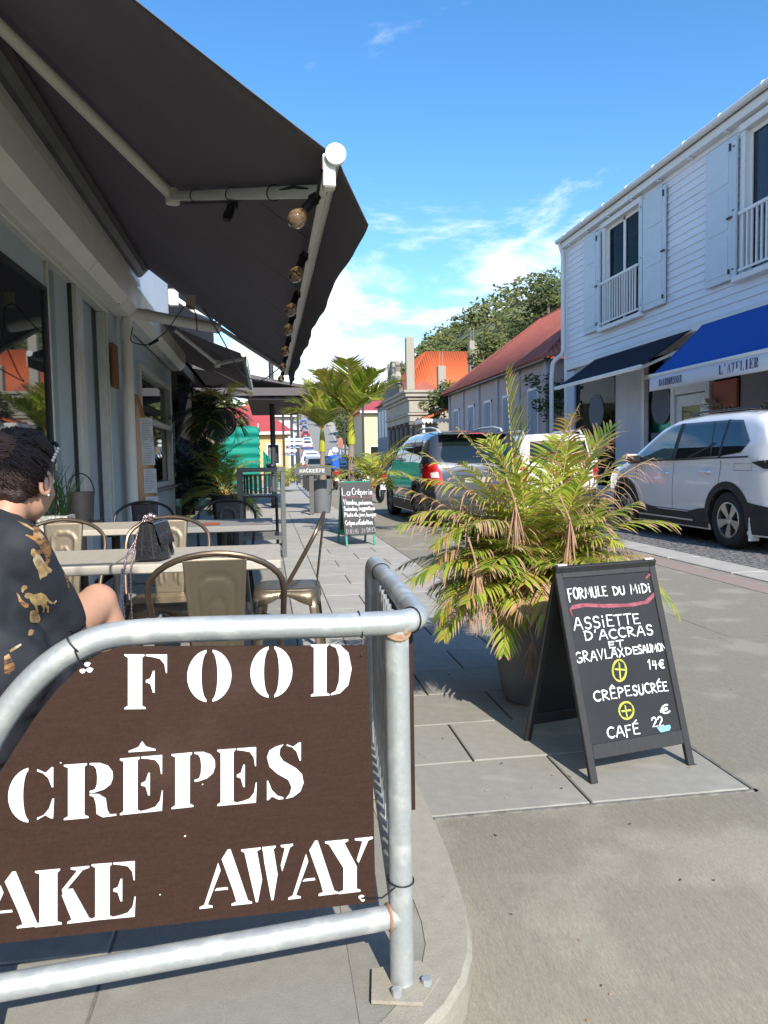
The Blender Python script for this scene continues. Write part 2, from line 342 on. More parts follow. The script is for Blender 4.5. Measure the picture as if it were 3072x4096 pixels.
# ------------------------------------------------------------------ lettering
def _ar(cx, cy, rx, ry, a0, a1, n=8):
    return [(cx+rx*cos(radians(a0+(a1-a0)*i/n)), cy+ry*sin(radians(a0+(a1-a0)*i/n))) for i in range(n+1)]
SK = {  # single-stroke hand lettering, height 1
'A': (.7, [[(0,0),(.33,1),(.42,1),(.68,0)],[(.12,.36),(.6,.38)]]),
'C': (.62, [_ar(.38,.5,.36,.5,50,310)]),
'D': (.68, [[(.08,0),(.06,1)],[(0,.98)]+_ar(.1,.5,.54,.5,80,-88)]),
'E': (.55, [[(.5,.97),(.05,1),(.06,.02),(.54,0)],[(.06,.52),(.42,.54)]]),
'F': (.52, [[(.04,-.15),(.05,1),(.5,1.02)],[(.06,.55),(.4,.57)]]),
'G': (.68, [_ar(.38,.5,.36,.5,55,340)+[(.66,.44),(.4,.44)]]),
'L': (.5, [[(.06,1),(.05,.02),(.48,.04)]]),
'M': (.8, [[(.02,0),(.1,1),(.38,.3),(.66,1),(.76,0)]]),
'N': (.66, [[(.04,0),(.06,1),(.58,.02),(.6,1)]]),
'O': (.64, [_ar(.32,.5,.31,.5,90,450,12)]),
'P': (.56, [[(.06,0),(.06,1)],[(.02,.98)]+_ar(.12,.74,.38,.26,80,-90,6)+[(.06,.46)]]),
'R': (.62, [[(.06,0),(.06,1)],[(.02,.98)]+_ar(.12,.75,.38,.25,80,-90,6)+[(.1,.48),(.6,0)]]),
'S': (.56, [[(.52,.86)]+_ar(.3,.74,.22,.25,60,260,6)+_ar(.27,.26,.25,.26,80,-150,7)]),
'T': (.6, [[(.0,.98),(.6,1)],[(.3,1),(.29,0)]]),
'U': (.62, [[(.05,1),(.05,.35)]+_ar(.3,.3,.25,.3,190,350,6)+[(.56,1)]]),
'V': (.62, [[(.02,1),(.3,0),(.6,1)]]),
'X': (.6, [[(.02,1),(.58,0)],[(.56,1),(.04,0)]]),
'B': (.6, [[(.06,0),(.06,1)]+_ar(.12,.76,.34,.24,80,-90,6)+_ar(.12,.27,.42,.27,90,-90,6)]),
'H': (.6, [[(.05,0),(.05,1)],[(.55,0),(.55,1)],[(.05,.5),(.55,.5)]]), 'm': (.7, [[(.04,0),(.04,.54)],[(.04,.4),(.2,.54),(.34,.4),(.34,0)],[(.34,.4),(.5,.54),(.64,.4),(.64,0)]]), 'y': (.46, [[(.04,.54),(.24,.04)],[(.44,.54),(.2,-.1),(.04,-.36)]]),
'K': (.6, [[(.06,0),(.06,1)],[(.52,1),(.08,.5),(.58,0)]]),
'i': (.22, [[(.1,0),(.1,.62)],[(.1,.86),(.1,.94)]]),
'I': (.26, [[(.1,0),(.1,1)]]),
'1': (.34, [[(.02,.75),(.2,1),(.2,0)]]), '4': (.6, [[(.15,.9),(.05,.45),(.5,.45)],[(.4,.85),(.36,0)]]),
'2': (.55, [_ar(.26,.72,.24,.28,170,-30,7)+[(.04,.02),(.54,.04)]]),
'3': (.5, [[(.05,.95),(.45,.95),(.2,.58)]+_ar(.2,.3,.26,.28,80,-150,7)]),
'\u20ac': (.62, [_ar(.4,.5,.3,.48,60,300,10),[(.02,.58),(.46,.6)],[(.02,.42),(.44,.42)]]),
"'": (.2, [[(.12,1.05),(.06,.8)]]), ',': (.22, [[(.14,.08),(.06,-.18)]]), '(': (.3, [_ar(.4,.5,.3,.7,120,240)]), ')': (.3, [_ar(-.1,.5,.3,.7,60,-60)]),
'a': (.5, [_ar(.24,.27,.22,.27,60,420,9),[(.46,.52),(.46,.02)]]), 'c': (.42, [_ar(.25,.27,.22,.27,50,310)]),
'd': (.5, [_ar(.24,.27,.22,.27,60,420,9),[(.46,1),(.46,.02)]]), 'e': (.46, [[(.04,.27),(.42,.3)]+_ar(.24,.27,.2,.27,10,310)]),
'g': (.5, [_ar(.24,.27,.22,.27,60,420,9),[(.46,.52),(.44,-.25),(.3,-.42),(.06,-.36)]]), 'b': (.48, [[(.04,1),(.04,0)],_ar(.25,.27,.21,.27,180,540,9)]),
'j': (.26, [[(.14,.54),(.13,-.28),(-.08,-.38)],[(.14,.76),(.14,.8)]]), 'l': (.24, [[(.1,.0),(.04,.5),(.16,1),(.12,.4),(.2,0)]]),
'n': (.48, [[(.05,0),(.05,.54)],_ar(.24,.34,.19,.2,170,0,5)+[(.43,0)]]), 'o': (.46, [_ar(.23,.27,.21,.27,90,450,10)]),
'p': (.48, [[(.05,.54),(.04,-.42)],_ar(.25,.27,.21,.27,180,540,9)]), 'r': (.36, [[(.05,0),(.05,.54)],_ar(.2,.36,.15,.18,160,30,4)]),
's': (.38, [_ar(.2,.4,.15,.14,50,250,5)+_ar(.18,.14,.16,.14,80,-150,6)]), 't': (.34, [[(.14,.85),(.14,.05),(.3,.02)],[(.0,.58),(.3,.6)]]),
'u': (.48, [[(.05,.54),(.05,.2)]+_ar(.23,.18,.18,.18,190,350,5)+[(.44,.54),(.45,0)]]),
'+': (.6, [[(.1,.5),(.5,.52)],[(.3,.2),(.3,.8)]]), ' ': (.38, []),
}
def strokes(mb, pts, P, wd, lift):
    """one pen stroke as a flat ribbon with a little thickness; P maps 2-D to 3-D (point, normal lift)"""
    n = len(pts)
    if n < 2: return
    L_, R_ = [], []
    for i in range(n):
        a = pts[max(i-1, 0)]; b = pts[min(i+1, n-1)]; dx, dy = b[0]-a[0], b[1]-a[1]; l = hypot(dx, dy) or 1
        k = wd*(.5+.07*sin(i*2.1)); nx, ny = -dy/l*k, dx/l*k
        ex = (dx/l*wd*.35*(-1 if i == 0 else 1), dy/l*wd*.35*(-1 if i == 0 else 1)) if i in (0, n-1) else (0, 0)
        if i in (0, n-1): nx, ny = nx*.75, ny*.75
        L_.append((pts[i][0]+nx+ex[0], pts[i][1]+ny+ex[1])); R_.append((pts[i][0]-nx+ex[0], pts[i][1]-ny+ex[1]))
    b0 = len(mb.v)
    for p in L_: mb.v.append(P(p[0], p[1], lift))
    for p in R_: mb.v.append(P(p[0], p[1], lift))
    for i in range(n-1): mb.f.append([b0+i, b0+i+1, b0+n+i+1, b0+n+i]); mb.m.append(mb.cm)
def handtext(mb, txt, P, x0, x1, y0, y1, h, wd, hs=None, lift=.0012, seed=1):
    """txt written from (x0,y0) to (x1,y1) along a baseline, letters h high (to h2 at the end)"""
    rr = random.Random(seed); h2 = hs or h
    acc = []; tot = 0
    for ch in txt:
        base = {'\xca': 'E', '\xc9': 'E', '\xea': 'e', '\xe9': 'e'}.get(ch, ch)
        acc.append((ch, base, tot)); tot += SK[base][0]+.16
    tot -= .16
    dx, dy = x1-x0, y1-y0; Ln = hypot(dx, dy); sx = Ln/tot; ux, uy = dx/Ln, dy/Ln; vx, vy = -uy, ux
    for ch, base, o in acc:
        t = o/tot; hh = (h+(h2-h)*t)*rr.uniform(.93, 1.07); jy = rr.uniform(-.04, .04)*h; sk = rr.uniform(-.03, .06)
        st = [list(s) for s in SK[base][1]]
        if ch in '\xca\xea': t0 = 1.08 if ch == '\xca' else .66; st.append([(.08, t0), (.28, t0+.22), (.46, t0)])
        if ch in '\xc9\xe9': t0 = 1.1 if ch == '\xc9' else .66; st.append([(.2, t0), (.42, t0+.2)])
        for s in st:
            pp = []
            for (a, b) in s:
                X_ = (o+a)*sx + b*hh*sk; Y_ = b*hh+jy
                pp.append((x0+ux*X_+vx*Y_, y0+uy*X_+vy*Y_))
            strokes(mb, pp, P, wd, lift + rr.uniform(0, .0004))
def _cres(s):      # stencil crescent, s=-1 left half, +1 right half
    o = [(.5+s*.5*abs(sin(radians(a))), .5+.52*cos(radians(a))) for a in [8+164*i/14 for i in range(15)]]
    i_ = [(.5+s*.5*(.10+.26*abs(sin(radians(a)))), .5+.47*cos(radians(a))) for a in [172-164*i/10 for i in range(11)]]
    return o+i_
def _stem(x0, x1, e=.08, lo=0, hi=1):
    return [(x0-e,lo),(x0-e,lo+.025),(x0,lo+.06),(x0,hi-.06),(x0-e,hi-.025),(x0-e,hi),(x1+e*.6,hi),(x1+e*.6,hi-.025),(x1,hi-.06),(x1,lo+.06),(x1+e,lo+.025),(x1+e,lo)]
_fa = [(.5,1),(.98,1),(.98,.66),(.955,.66),(.92,.82),(.82,.92),(.64,.955),(.5,.97)]
_fb = [(.5,0),(.98,0),(1.0,.36),(.975,.36),(.93,.18),(.82,.08),(.64,.045),(.5,.03)]
_ms = [(.5,.53),(.60,.56),(.66,.70),(.70,.70),(.70,.30),(.66,.30),(.60,.46),(.5,.49)]
_bowl = [(.52,1),(.72,.99),(.88,.93),(.97,.82),(.98,.70),(.93,.58),(.80,.50),(.62,.46),(.52,.46),(.52,.49),(.62,.51),(.66,.60),(.67,.74),(.65,.88),(.60,.95),(.52,.97)]
SG = {  # stencil serif lettering: closed pieces
'F': [_stem(.10,.42), _fa, _ms], 'O': [_cres(-1), _cres(1)], 'D': [_stem(.10,.40,.07), [(.5,1),(.72,.97),(.92,.82),(1,.5),(.92,.18),(.72,.03),(.5,0),(.5,.03),(.62,.08),(.69,.25),(.71,.5),(.69,.75),(.62,.92),(.5,.97)]],
'C': [_cres(-1), [(.62,.98),(.80,.90),(.93,1.0),(.97,1.0),(.97,.62),(.94,.62),(.86,.80),(.74,.90),(.62,.94)], [(.62,.02),(.80,.10),(.92,.03),(.97,.03),(.99,.40),(.95,.40),(.88,.22),(.76,.10),(.62,.06)]],
'R': [_stem(.10,.42), _bowl, [(.52,.44),(.70,.42),(.84,.33),(.87,.12),(.92,.03),(1.05,.03),(1.05,0),(.78,-.01),(.66,.06),(.64,.26),(.60,.38),(.52,.41)]],
'E': [_stem(.10,.42), _fa, _ms, _fb], 'P': [_stem(.10,.42), _bowl],
'S': [[(.06,.80),(.12,.62),(.30,.48),(.58,.34),(.66,.20),(.62,.08),(.52,-.01),(.70,.01),(.88,.10),(.96,.26),(.92,.42),(.78,.54),(.46,.70),(.36,.82),(.38,.94),(.46,1.01),(.28,.98),(.12,.92)],
      [(.54,1.01),(.70,.95),(.84,1.02),(.89,1.02),(.89,.68),(.86,.68),(.78,.86),(.66,.95),(.54,.98)], [(.06,.0),(.10,.0),(.18,.06),(.34,-.01),(.46,-.01),(.46,.02),(.32,.06),(.18,.18),(.09,.36),(.06,.36)]],
'A': [[(.42,.88),(.52,1.02),(.58,1.02),(.94,.06),(1.02,.03),(1.02,0),(.60,0),(.60,.03),(.70,.06),(.63,.28),(.40,.86)], [(-.04,0),(-.04,.03),(.05,.06),(.33,.80),(.38,.66),(.12,.06),(.22,.03),(.22,0)], [(.26,.30),(.30,.34),(.52,.34),(.53,.30)]],
'K': [_stem(.10,.42), [(.50,.62),(.78,.94),(.66,.97),(.66,1),(1.0,1),(1.0,.97),(.88,.94),(.66,.70),(.52,.54)], [(.50,.52),(.60,.62),(.70,.62),(1.0,.06),(1.06,.03),(1.06,0),(.60,0),(.60,.03),(.68,.06)]],
'W': [[(0,1),(0,.97),(.06,.94),(.28,-.02),(.32,-.02),(.40,.40),(.30,.94),(.37,.97),(.37,1)], [(.40,.97),(.40,1),(.66,1),(.66,.97),(.62,.94),(.70,.46),(.62,-.02),(.58,-.02),(.44,.72),(.42,.90)], [(.76,.97),(.76,1),(1.0,1),(1.0,.97),(.94,.94),(.79,.50),(.76,.62),(.84,.94)]],
'Y': [[(.0,1),(.0,.97),(.08,.94),(.38,.48),(.38,.06),(.28,.03),(.28,0),(.74,0),(.74,.03),(.66,.06),(.66,.48),(.40,.94),(.48,.97),(.48,1)], [(.62,1),(.62,.97),(.78,.94),(.66,.60),(.70,.54),(.90,.94),(1.0,.97),(1.0,1)]],
'T': [_stem(.34,.66,.09), [(.0,1),(.26,1),(.26,.97),(.16,.92),(.06,.80),(.02,.68),(0,.68)], [(1,1),(.74,1),(.74,.97),(.84,.92),(.94,.80),(.98,.68),(1,.68)]],
'L': [_stem(.10,.42), _fb], 'I': [_stem(.28,.72,.12)], 'H': [_stem(.06,.36,.05), _stem(.64,.94,.05), [(.40,.47),(.40,.53),(.60,.53),(.60,.47)]],
"'": [[(.4,1.05),(.7,1.05),(.6,.72),(.5,.72)]],
'^': [[(.0,0),(.0,.12),(.36,.42),(.5,.95),(.64,.42),(1,.12),(1,0)]],
'B': [_stem(.10,.42), _bowl, [(.52,0),(.75,.0),(.98,.12),(.98,.36),(.8,.45),(.52,.44),(.52,.41),(.66,.36),(.68,.1),(.52,.03)]],
'N': [_stem(.1,.3,.05), _stem(.8,.9,.06), [(.32,.9),(.45,.9),(.78,.1),(.66,.1)]],
'M': [_stem(.05,.2,.04), _stem(.75,.95,.04), [(.24,.95),(.38,.95),(.5,.5),(.68,.95),(.72,.95),(.5,.1)]],
}
def glyph(mb, ch, P, bl, br, tl, th=.002):
    """stencil letter; bl/br/tl = baseline left, baseline right and top left in the surface's 2-D coordinates"""
    for poly in SG[ch]:
        pts = [(bl[0]+(br[0]-bl[0])*x+(tl[0]-bl[0])*y, bl[1]+(br[1]-bl[1])*x+(tl[1]-bl[1])*y) for x, y in poly]
        k = len(pts); b0 = len(mb.v)
        for p in pts: mb.v.append(P(p[0], p[1], th))
        for p in pts: mb.v.append(P(p[0], p[1], 0.0))
        mb.f.append(list(range(b0, b0+k))); mb.m.append(mb.cm)
        for i in range(k): mb.f.append([b0+i, b0+(i+1) % k, b0+k+(i+1) % k, b0+k+i]); mb.m.append(mb.cm)

# ------------------------------------------------------------------ terrain and street
def hillz(x, y):
    z = 0.
    if y > 58: z = .00047*(min(y, 235)-58)**2 + min(max(0, y-235), 55)*.15
    rx = x-(9+y*.035)                       # hill rising to the right, behind the houses
    if rx > 1 and y > 38:
        k = min((rx-1)/20., .76); k = max(k, 0); q = min((y-38)/42., 1.0)
        z = max(z, q*(k**.85)*27*(1+.06*sin(y*.06)+.05*sin(x*.13)))
    lx = -x-14
    if lx > 0 and y > 90: z = max(z, min(lx/80, 1)*16*min((y-90)/60, 1))
    return z
g = MB()
xs = [-2500,-900,-400,-200,-120,-80,-60,-45]+list(range(-35, 130, 5))+[150,180,220,300,420,900,2500]
ys = [-400,-60,-20,-5,0,5,10,20,30,40]+list(range(45, 300, 6))+[320,350,390,440,600,1000,2600]
g.add([(x, y, hillz(x, y)-.22-(.5 if (y > 225) else 0)) for y in ys for x in xs],
      [(j*len(xs)+i, j*len(xs)+i+1, (j+1)*len(xs)+i+1, (j+1)*len(xs)+i) for j in range(len(ys)-1) for i in range(len(xs)-1)])
Mt['earth'] = mat('dry_hill_ground', (.22,.21,.09), .95, 0, (.13,.15,.055), .12, .8, world=True)
g.build('ground', Mt['earth'], smooth=True, ang=180, kind='structure')
def xc(y):        # centre of the road
    return 3.7 if y < 20 else 3.7+(y-20)*.0475
def strip(name, m_, y0, y1, fx0, fx1, dz, n=60, kind='structure', par=None):
    mb = MB()
    mb.grid(lambda u, v: (fx0(y0+(y1-y0)*u)*(1-v)+fx1(y0+(y1-y0)*u)*v, y0+(y1-y0)*u, hillz(fx0(y0+(y1-y0)*u)*(1-v)+fx1(y0+(y1-y0)*u)*v, y0+(y1-y0)*u)+dz), n, 3)
    return mb.build(name, m_, par, kind=kind)
# concrete street surface, near part slopes down towards the driveway in front
road = MB()
def rz(y): return -.006 - max(0, 2.25-y)**2*.17 if y > .2 else -.72
rows = [-14,-5,.2]+[.2+.09*i for i in range(1,24)]+[2.352,2.36,3,5,8,12,20,30,45,58]
road.add([(x, y, rz(y)) for y in rows for x in (.32, 1.6, 4.42)],
         [(i*3+j, i*3+j+1, (i+1)*3+j+1, (i+1)*3+j) for i in range(len(rows)-1) for j in (0, 1)])
road.build('street', Mt['concrete'], kind='structure')
strip('hill_road', Mt['asphalt'], 57.9, 262, lambda y: xc(y)-3.3, lambda y: xc(y)+3.9, .06)
strip('far_pavement', Mt['band'], 45, 225, lambda y: xc(y)-5.2, lambda y: xc(y)-3.3, .16)
strip('right_far_pavement', Mt['band'], 58, 225, lambda y: xc(y)+3.9, lambda y: xc(y)+5.8, .16)
rd2 = MB(); ys_ = [-14,-5,.2]+[.2+.1*i for i in range(1,13)]
rd2.add([(x, y, rz(y)) for y in ys_ for x in (-1.6, .32)], [(2*i, 2*i+1, 2*i+3, 2*i+2) for i in range(len(ys_)-1)]); rd2.build('street_front', Mt['concrete'], kind='structure')
# joints scored across the concrete lane
jt = MB()
jt.box(.5, 1.64, 2.344, 2.357, -.012, -.001); jt.box(1.622, 1.634, 2.344, 17.4, -.012, -.001)
for y in (4.4, 6.3, 9.6, 13.0, 17.5, 23): jt.box(1.62, 4.41, y-.003, y+.003, -.0118, -.0045)
jt.box(2.862, 2.868, 4.4, 40, -.0118, -.0045)
jt.build('street_joint', Mt['joint'], kind='structure')
# pale strip beside the cobbles, with the faded red line
st = MB()
y = -4.
while y < 44:
    st.cbox(4.43, 4.83, y+.006, y+1.19, -.06, .004, .006); y += 1.2
st.build('kerb_strip', Mt['band'], kind='structure')
pk = MB(); pk.box(4.05, 4.30, 5.6, 9.4, -.0058, -.0019); pk.box(4.05, 4.28, 12, 15.2, -.0058, -.0019)
Mt['pinkmix'] = mat('worn_red_paint', (.265,.235,.20), .9, 0, (.33,.22,.185), 3.5, .9, world=True)
pk.build('red_road_marking', Mt['pinkmix'], kind='structure')
cb = MB(); cb.box(4.84, 9.0, -4, 46, -.10, -.012); cb.build('parking_bed', Mt['joint'], kind='structure')
cob = MB(); y = 3.6; rr = random.Random(3)
while y < 22:
    x = 4.85; r_ = int(y*10) % 2
    while x < 6.6:
        wv = rr.uniform(.09, .13); hgt = rr.uniform(-.002, .006)
        if x+wv < 5.6 or y < 9.5: cob.cbox(x+.005, x+wv-.005, y+.005, y+.098, -.03, hgt, .008)
        x += wv
    y += .105
cob.build('cobbles', Mt['cobble'], kind='stuff')
tag(bpy.data.objects['cobbles'], 'dark cobblestones of the parking strip beside the white car', 'cobbles')
ct = MB(); ct.box(5.6, 8.0, 9.5, 46, -.03, -.004); ct.build('parking_surface', Mt['cobble'], kind='structure')
# right pavement in front of the shops
rp = MB(); rp.cbox(7.55, 8.0, -4, 46, -.08, .10, .01); rp.build('right_pavement', Mt['kerb'], kind='structure')

def tiles(parent_name, x0, x1, y0, y1, tw, tl, m_, mj, off=.5, top=0., skip=None, n_max=300, kind='structure', jit=.0012, depth=.03):
    bed = MB(); bed.box(x0, x1, y0, y1, top-depth-.01, top-.006)
    P = bed.build(parent_name, mj, kind=kind)
    meshes = {}; rr2 = random.Random(int(x0*100)+5); r = 0; y = y0; cnt = 0
    while y < y1-.02:
        ye = min(y+tl, y1); x = x0 - (tw*off if r % 2 else 0)
        while x < x1-.01:
            a, b = max(x, x0), min(x+tw, x1); x += tw
            if b-a < .04: continue
            if skip and skip((a+b)/2, (y+ye)/2): continue
            key = (round(b-a, 3), round(ye-y, 3))
            if key not in meshes:
                t_ = MB(); t_.cbox(0, key[0]-.006, 0, key[1]-.006, -depth, 0, .004)
                o = t_.build('tile', m_); o.parent = P; meshes[key] = o
            else:
                o = meshes[key].copy(); COL.objects.link(o)
            o.location = (a+.003, y+.003, top+rr2.uniform(-jit, jit)); cnt += 1
        y = ye; r += 1
    return P
tiles('pavement', .46, 1.62, 2.36, 5.30, .58, .42, Mt['tile'], Mt['joint'])
tiles('pavement_slabs', .46, 1.62, 5.31, 17.4, .58, .60, Mt['band'], Mt['joint'])
tiles('terrace_floor', -1.6, .16, 1.22, 9.4, .6, .6, Mt['tile'], Mt['joint'], off=0., top=.001)
tiles('stone_band', .163, .457, 2.72, 17.4, .30, .9, Mt['band'], Mt['joint'], off=0., top=.002)
fp = MB(); fp.box(-1.6, 1.62, 17.45, 45, -.10, .002); fp.box(-1.6, .16, 9.45, 17.4, -.1, .0); fp.build('long_pavement', Mt['band'], kind='structure')
nt_ = MB(); nt_.box(-1.6, -1.0, 1.05, 1.22, -.2, -.006); nt_.build('terrace_slab', Mt['kerb'], kind='structure')
# curved kerb at the terrace corner
inn = [(.31,2.72),(.322,2.3),(.34,2.0),(.355,1.82),(.352,1.70),(.32,1.61),(.25,1.52),(.13,1.42),(0,1.35),(-.3,1.25),(-1.0,1.12)]
outr = [(.50,2.72),(.505,2.45),(.495,2.1),(.482,1.88),(.468,1.74),(.44,1.62),(.39,1.535),(.31,1.455),(.19,1.37),(.03,1.29),(-.3,1.18),(-1.0,1.04)]
def resamp(pl, n):
    ls = [0]
    for a, b in zip(pl, pl[1:]): ls.append(ls[-1]+hypot(b[0]-a[0], b[1]-a[1]))
    o = []
    for i in range(n+1):
        t = ls[-1]*i/n; k = max(j for j in range(len(ls)) if ls[j] <= t+1e-9); k = min(k, len(pl)-2)
        q = (t-ls[k])/(ls[k+1]-ls[k]); o.append((pl[k][0]+(pl[k+1][0]-pl[k][0])*q, pl[k][1]+(pl[k+1][1]-pl[k][1])*q))
    return o
ri, ro = resamp(inn, 28), resamp(outr, 28)
for _ in range(2):
    ri = [ri[0]]+[tuple((ri[i-1][k]+ri[i][k]*2+ri[i+1][k])/4 for k in (0,1)) for i in range(1,28)]+[ri[-1]]
    ro = [ro[0]]+[tuple((ro[i-1][k]+ro[i][k]*2+ro[i+1][k])/4 for k in (0,1)) for i in range(1,28)]+[ro[-1]]
def kerbz(p): return .006
kb = MB(); b0 = 0
for i in range(29):
    a, b = ri[i], ro[i]; dx, dy = b[0]-a[0], b[1]-a[1]; l = hypot(dx, dy)
    e = (b[0]-dx/l*.012, b[1]-dy/l*.012)
    kb.v += [V((a[0], a[1], -.02)), V((a[0], a[1], .004)), V((e[0], e[1], .006)), V((b[0], b[1], -.008)), V((b[0], b[1], -.30))]
for i in range(28):
    for k in range(4): kb.f.append([i*5+k, i*5+k+1, (i+1)*5+k+1, (i+1)*5+k]); kb.m.append(0)
kb.build('terrace_kerb', Mt['kerb'], smooth=True, ang=40, kind='structure')
fl = MB(); pts = [(.163,2.72)]+[(x, y) for x, y in ri]+[(-1.0,1.3),(.163,1.3)]
q = [(.157, p[1]) for p in ri]
for i in range(len(ri)):
    fl.v += [V((min(q[i][0], ri[i][0]), ri[i][1], .0005)), V((ri[i][0], ri[i][1], .0005))]
for i in range(len(ri)-1): fl.f.append([2*i, 2*i+1, 2*i+3, 2*i+2]); fl.m.append(0)
fl.build('terrace_edge', Mt['tile'], kind='structure')

# ------------------------------------------------------------------ crowd barrier with the painted board
B0 = V((.262, 1.585, 0)); BU = V((-.993, -.118, 0)).normalized(); BN = V((.118, -.993, 0)).normalized()
def bpl(px, py, off=0.):       # photo point -> (along, height) on the barrier plane
    p = on_plane(px, py, B0+BN*off, BN); return ((p-B0).dot(BU), p.z)
def BW(s, z, off=0.): return B0+BU*s+BN*off+V((0,0,z))
bar = thing('crowd_barrier', 'galvanised tube barrier with rounded corner standing on the kerb, boards tied on', 'barrier', tuple(B0))
R = .0255
top_z = bpl(1540, 2490)[1]; low_z = bpl(1440, 3690)[1]
PZ_ = .03
fr = MB()
arcpts = [bpl(1350, 2502), bpl(900, 2512), bpl(560, 2525), bpl(400, 2545), bpl(250, 2615), bpl(120, 2725), bpl(20, 2850)]
end = arcpts[-1]; dirx, diry = end[0]-arcpts[-2][0], end[1]-arcpts[-2][1]
arcpts += [(end[0]+dirx*.9, end[1]+diry*1.25), (end[0]+dirx*1.5, end[1]+diry*2.6), (end[0]+dirx*1.7, .35), (end[0]+dirx*1.7, .01)]
far_end = V((.335, 2.50, top_z+.01))
path = [BW(p[0], p[1]) for p in arcpts[::-1]]
crn = B0+V((.055, -.01, top_z))
path2 = bend([path[-1], crn, far_end+V((0,0,.0)), far_end+V((0.0,.03,-.55)), V((.335, 2.52, .01))], .085, 8)
full = path[:-1]+path2
def smooth_poly(p, it=2):
    for _ in range(it):
        p = [p[0]]+[p[i-1]*.25+p[i]*.5+p[i+1]*.25 for i in range(1, len(p)-1)]+[p[-1]]
    return p
dens = []
for a, b in zip(path, path[1:]):
    for k in range(6): dens.append(a.lerp(b, k/6))
dens = smooth_poly(dens, 12)
fr.tube(dens+path2, R, 16)
fr.build('top_rail', Mt['galv'], bar, smooth=True)
po = MB(); po.tube([BW(0, .012), BW(0, top_z-.01)], R*1.03, 16); po.build('post', Mt['galv'], bar, smooth=True)
lr = MB(); lr.tube([BW(0, low_z), BW(end[0]+dirx*1.68, low_z)], R*.98, 16); lr.build('bottom_rail', Mt['galv'], bar, smooth=True)
sr = MB(); sr.tube([B0+V((0,0,low_z)), V((.335, 2.52, low_z+.02))], R*.9, 12); sr.build('side_bottom_rail', Mt['galv'], bar, smooth=True)
for k in range(13):
    t = (k+1)/14; a = B0.lerp(V((.335,2.52,0)), t); vb = MB(); vb.tube([a+V((0,0,low_z)), a+V((0,0,top_z))], .006, 6)
    vb.build('bar', Mt['galv'], bar, smooth=True)
we = MB(); ri_ = [BW(.027, low_z)+V((0,0,0))]
we.tube([BW(.0275+.004*0, low_z)+ (V((0,0,1))*cos(a)+BN*sin(a))*R*1.02 for a in [2*pi*k/16 for k in range(16)]], .0045, 6, closed=True)
we.tube([BW(0.0, top_z-.028)+(BU*cos(a)+BN*sin(a))*R*1.08+V((0,0,.006*cos(2*a))) for a in [2*pi*k/16 for k in range(16)]], .004, 6, closed=True)
we.sph(BW(.004, top_z-.028, R*.92), .007, sc=(1.8,.5,1.2)); we.sph(BW(-.010, top_z-.018, R*.90), .006, sc=(1.5,.5,1.3))
we.build('weld', Mt['rust'], bar, smooth=True, kind='stuff')
bp_ = MB(); bp_.prism([(-.075,-.05),(.03,-.075),(.085,.0),(.05,.06),(-.06,.05)], B0+V((0,0,.007)), (1,0,0), (0,1,0), (0,0,1), .008); bp_.build('base_plate', Mt['kerb'], bar)
bt_ = MB(); bt_.tube([B0+V((-.02,-.045,.015)), B0+V((-.02,-.045,.03))], .011, 6); bt_.tube([B0+V((.05,-.02,.015)), B0+V((.05,-.02,.028))], .011, 6); bt_.build('bolt', Mt['galv'], bar)
# the painted board
OFF = .034
def spt(cx, cy):          # point in my enlarged crop of the sign -> board plane coordinates
    return bpl(cx/.9759, 2400+cy/.9759, OFF)
def SP(s, z, lift): return BW(s, z, OFF+.009+lift)
sgn = thing('menu_board', 'brown board with white stencilled FOOD, CR\xcaPES, TAKE AWAY tied to the barrier front', 'sign', tuple(B0))
poly = [spt(1427,176), spt(1452,700), spt(1462,1170), spt(700,1253), spt(0,1330), spt(-330,1372), spt(-330,1180), spt(-180,930), spt(0,672), spt(80,545), spt(150,440), spt(225,345), spt(300,272), spt(380,212), spt(470,180)]
bm_ = MB(); bm_.prism(poly, B0+BN*OFF, BU, (0,0,1), BN, .009); bm_.build('board', Mt['signwood'], sgn)
LT = [('F',483,655,420,207,-2),('O',730,902,393,195,-8),('O',975,1138,376,182,-8),('D',1205,1368,371,170,-9),
      ('C',36,216,862,655,-14),('R',248,446,850,636,-17),('E',466,636,831,612,-18),('P',666,842,808,595,-19),('E',844,1000,796,578,-14),('S',1030,1188,774,565,-16),
      ('T',-270,-110,1315,1098,-16),('A',-72,162,1284,1065,-24),('K',136,350,1266,1048,-24),('E',356,530,1240,1022,-16),
      ('A',786,978,1194,978,-20),('W',940,1140,1172,965,-26),('A',1130,1312,1158,945,-22),('Y',1265,1450,1144,934,-22)]
for ch, xa, xb, yb, yt, dy in LT:
    mb = MB(); bl = spt(xa, yb); br = spt(xb, yb+dy); tl = spt(xa, yt)
    glyph(mb, ch, SP, bl, br, tl, .0016); mb.build('letter', Mt['paintwhite'], sgn)
mb = MB(); glyph(mb, '^', SP, spt(503,587), spt(608,580), spt(503,545), .0016); mb.build('accent', Mt['paintwhite'], sgn)
mb = MB()
for (cx, cy, r_) in ((325,272,.0055),(352,268,.006),(343,246,.0055),(1406,1150,.006),(1412,1160,.005),(722,913,.002),(240,628,.0015),(625,1140,.0015),(790,712,.0015)):
    s_, z_ = spt(cx, cy); k = [(s_+r_*cos(a)*(1+.2*sin(3*a)), z_+r_*.8*sin(a)) for a in [2*pi*i/9 for i in range(9)]]
    mb.prism(k, B0+BN*(OFF+.009), BU, (0,0,1), BN, .001)
mb.build('paint_chip', Mt['paintwhite'], sgn, kind='stuff')
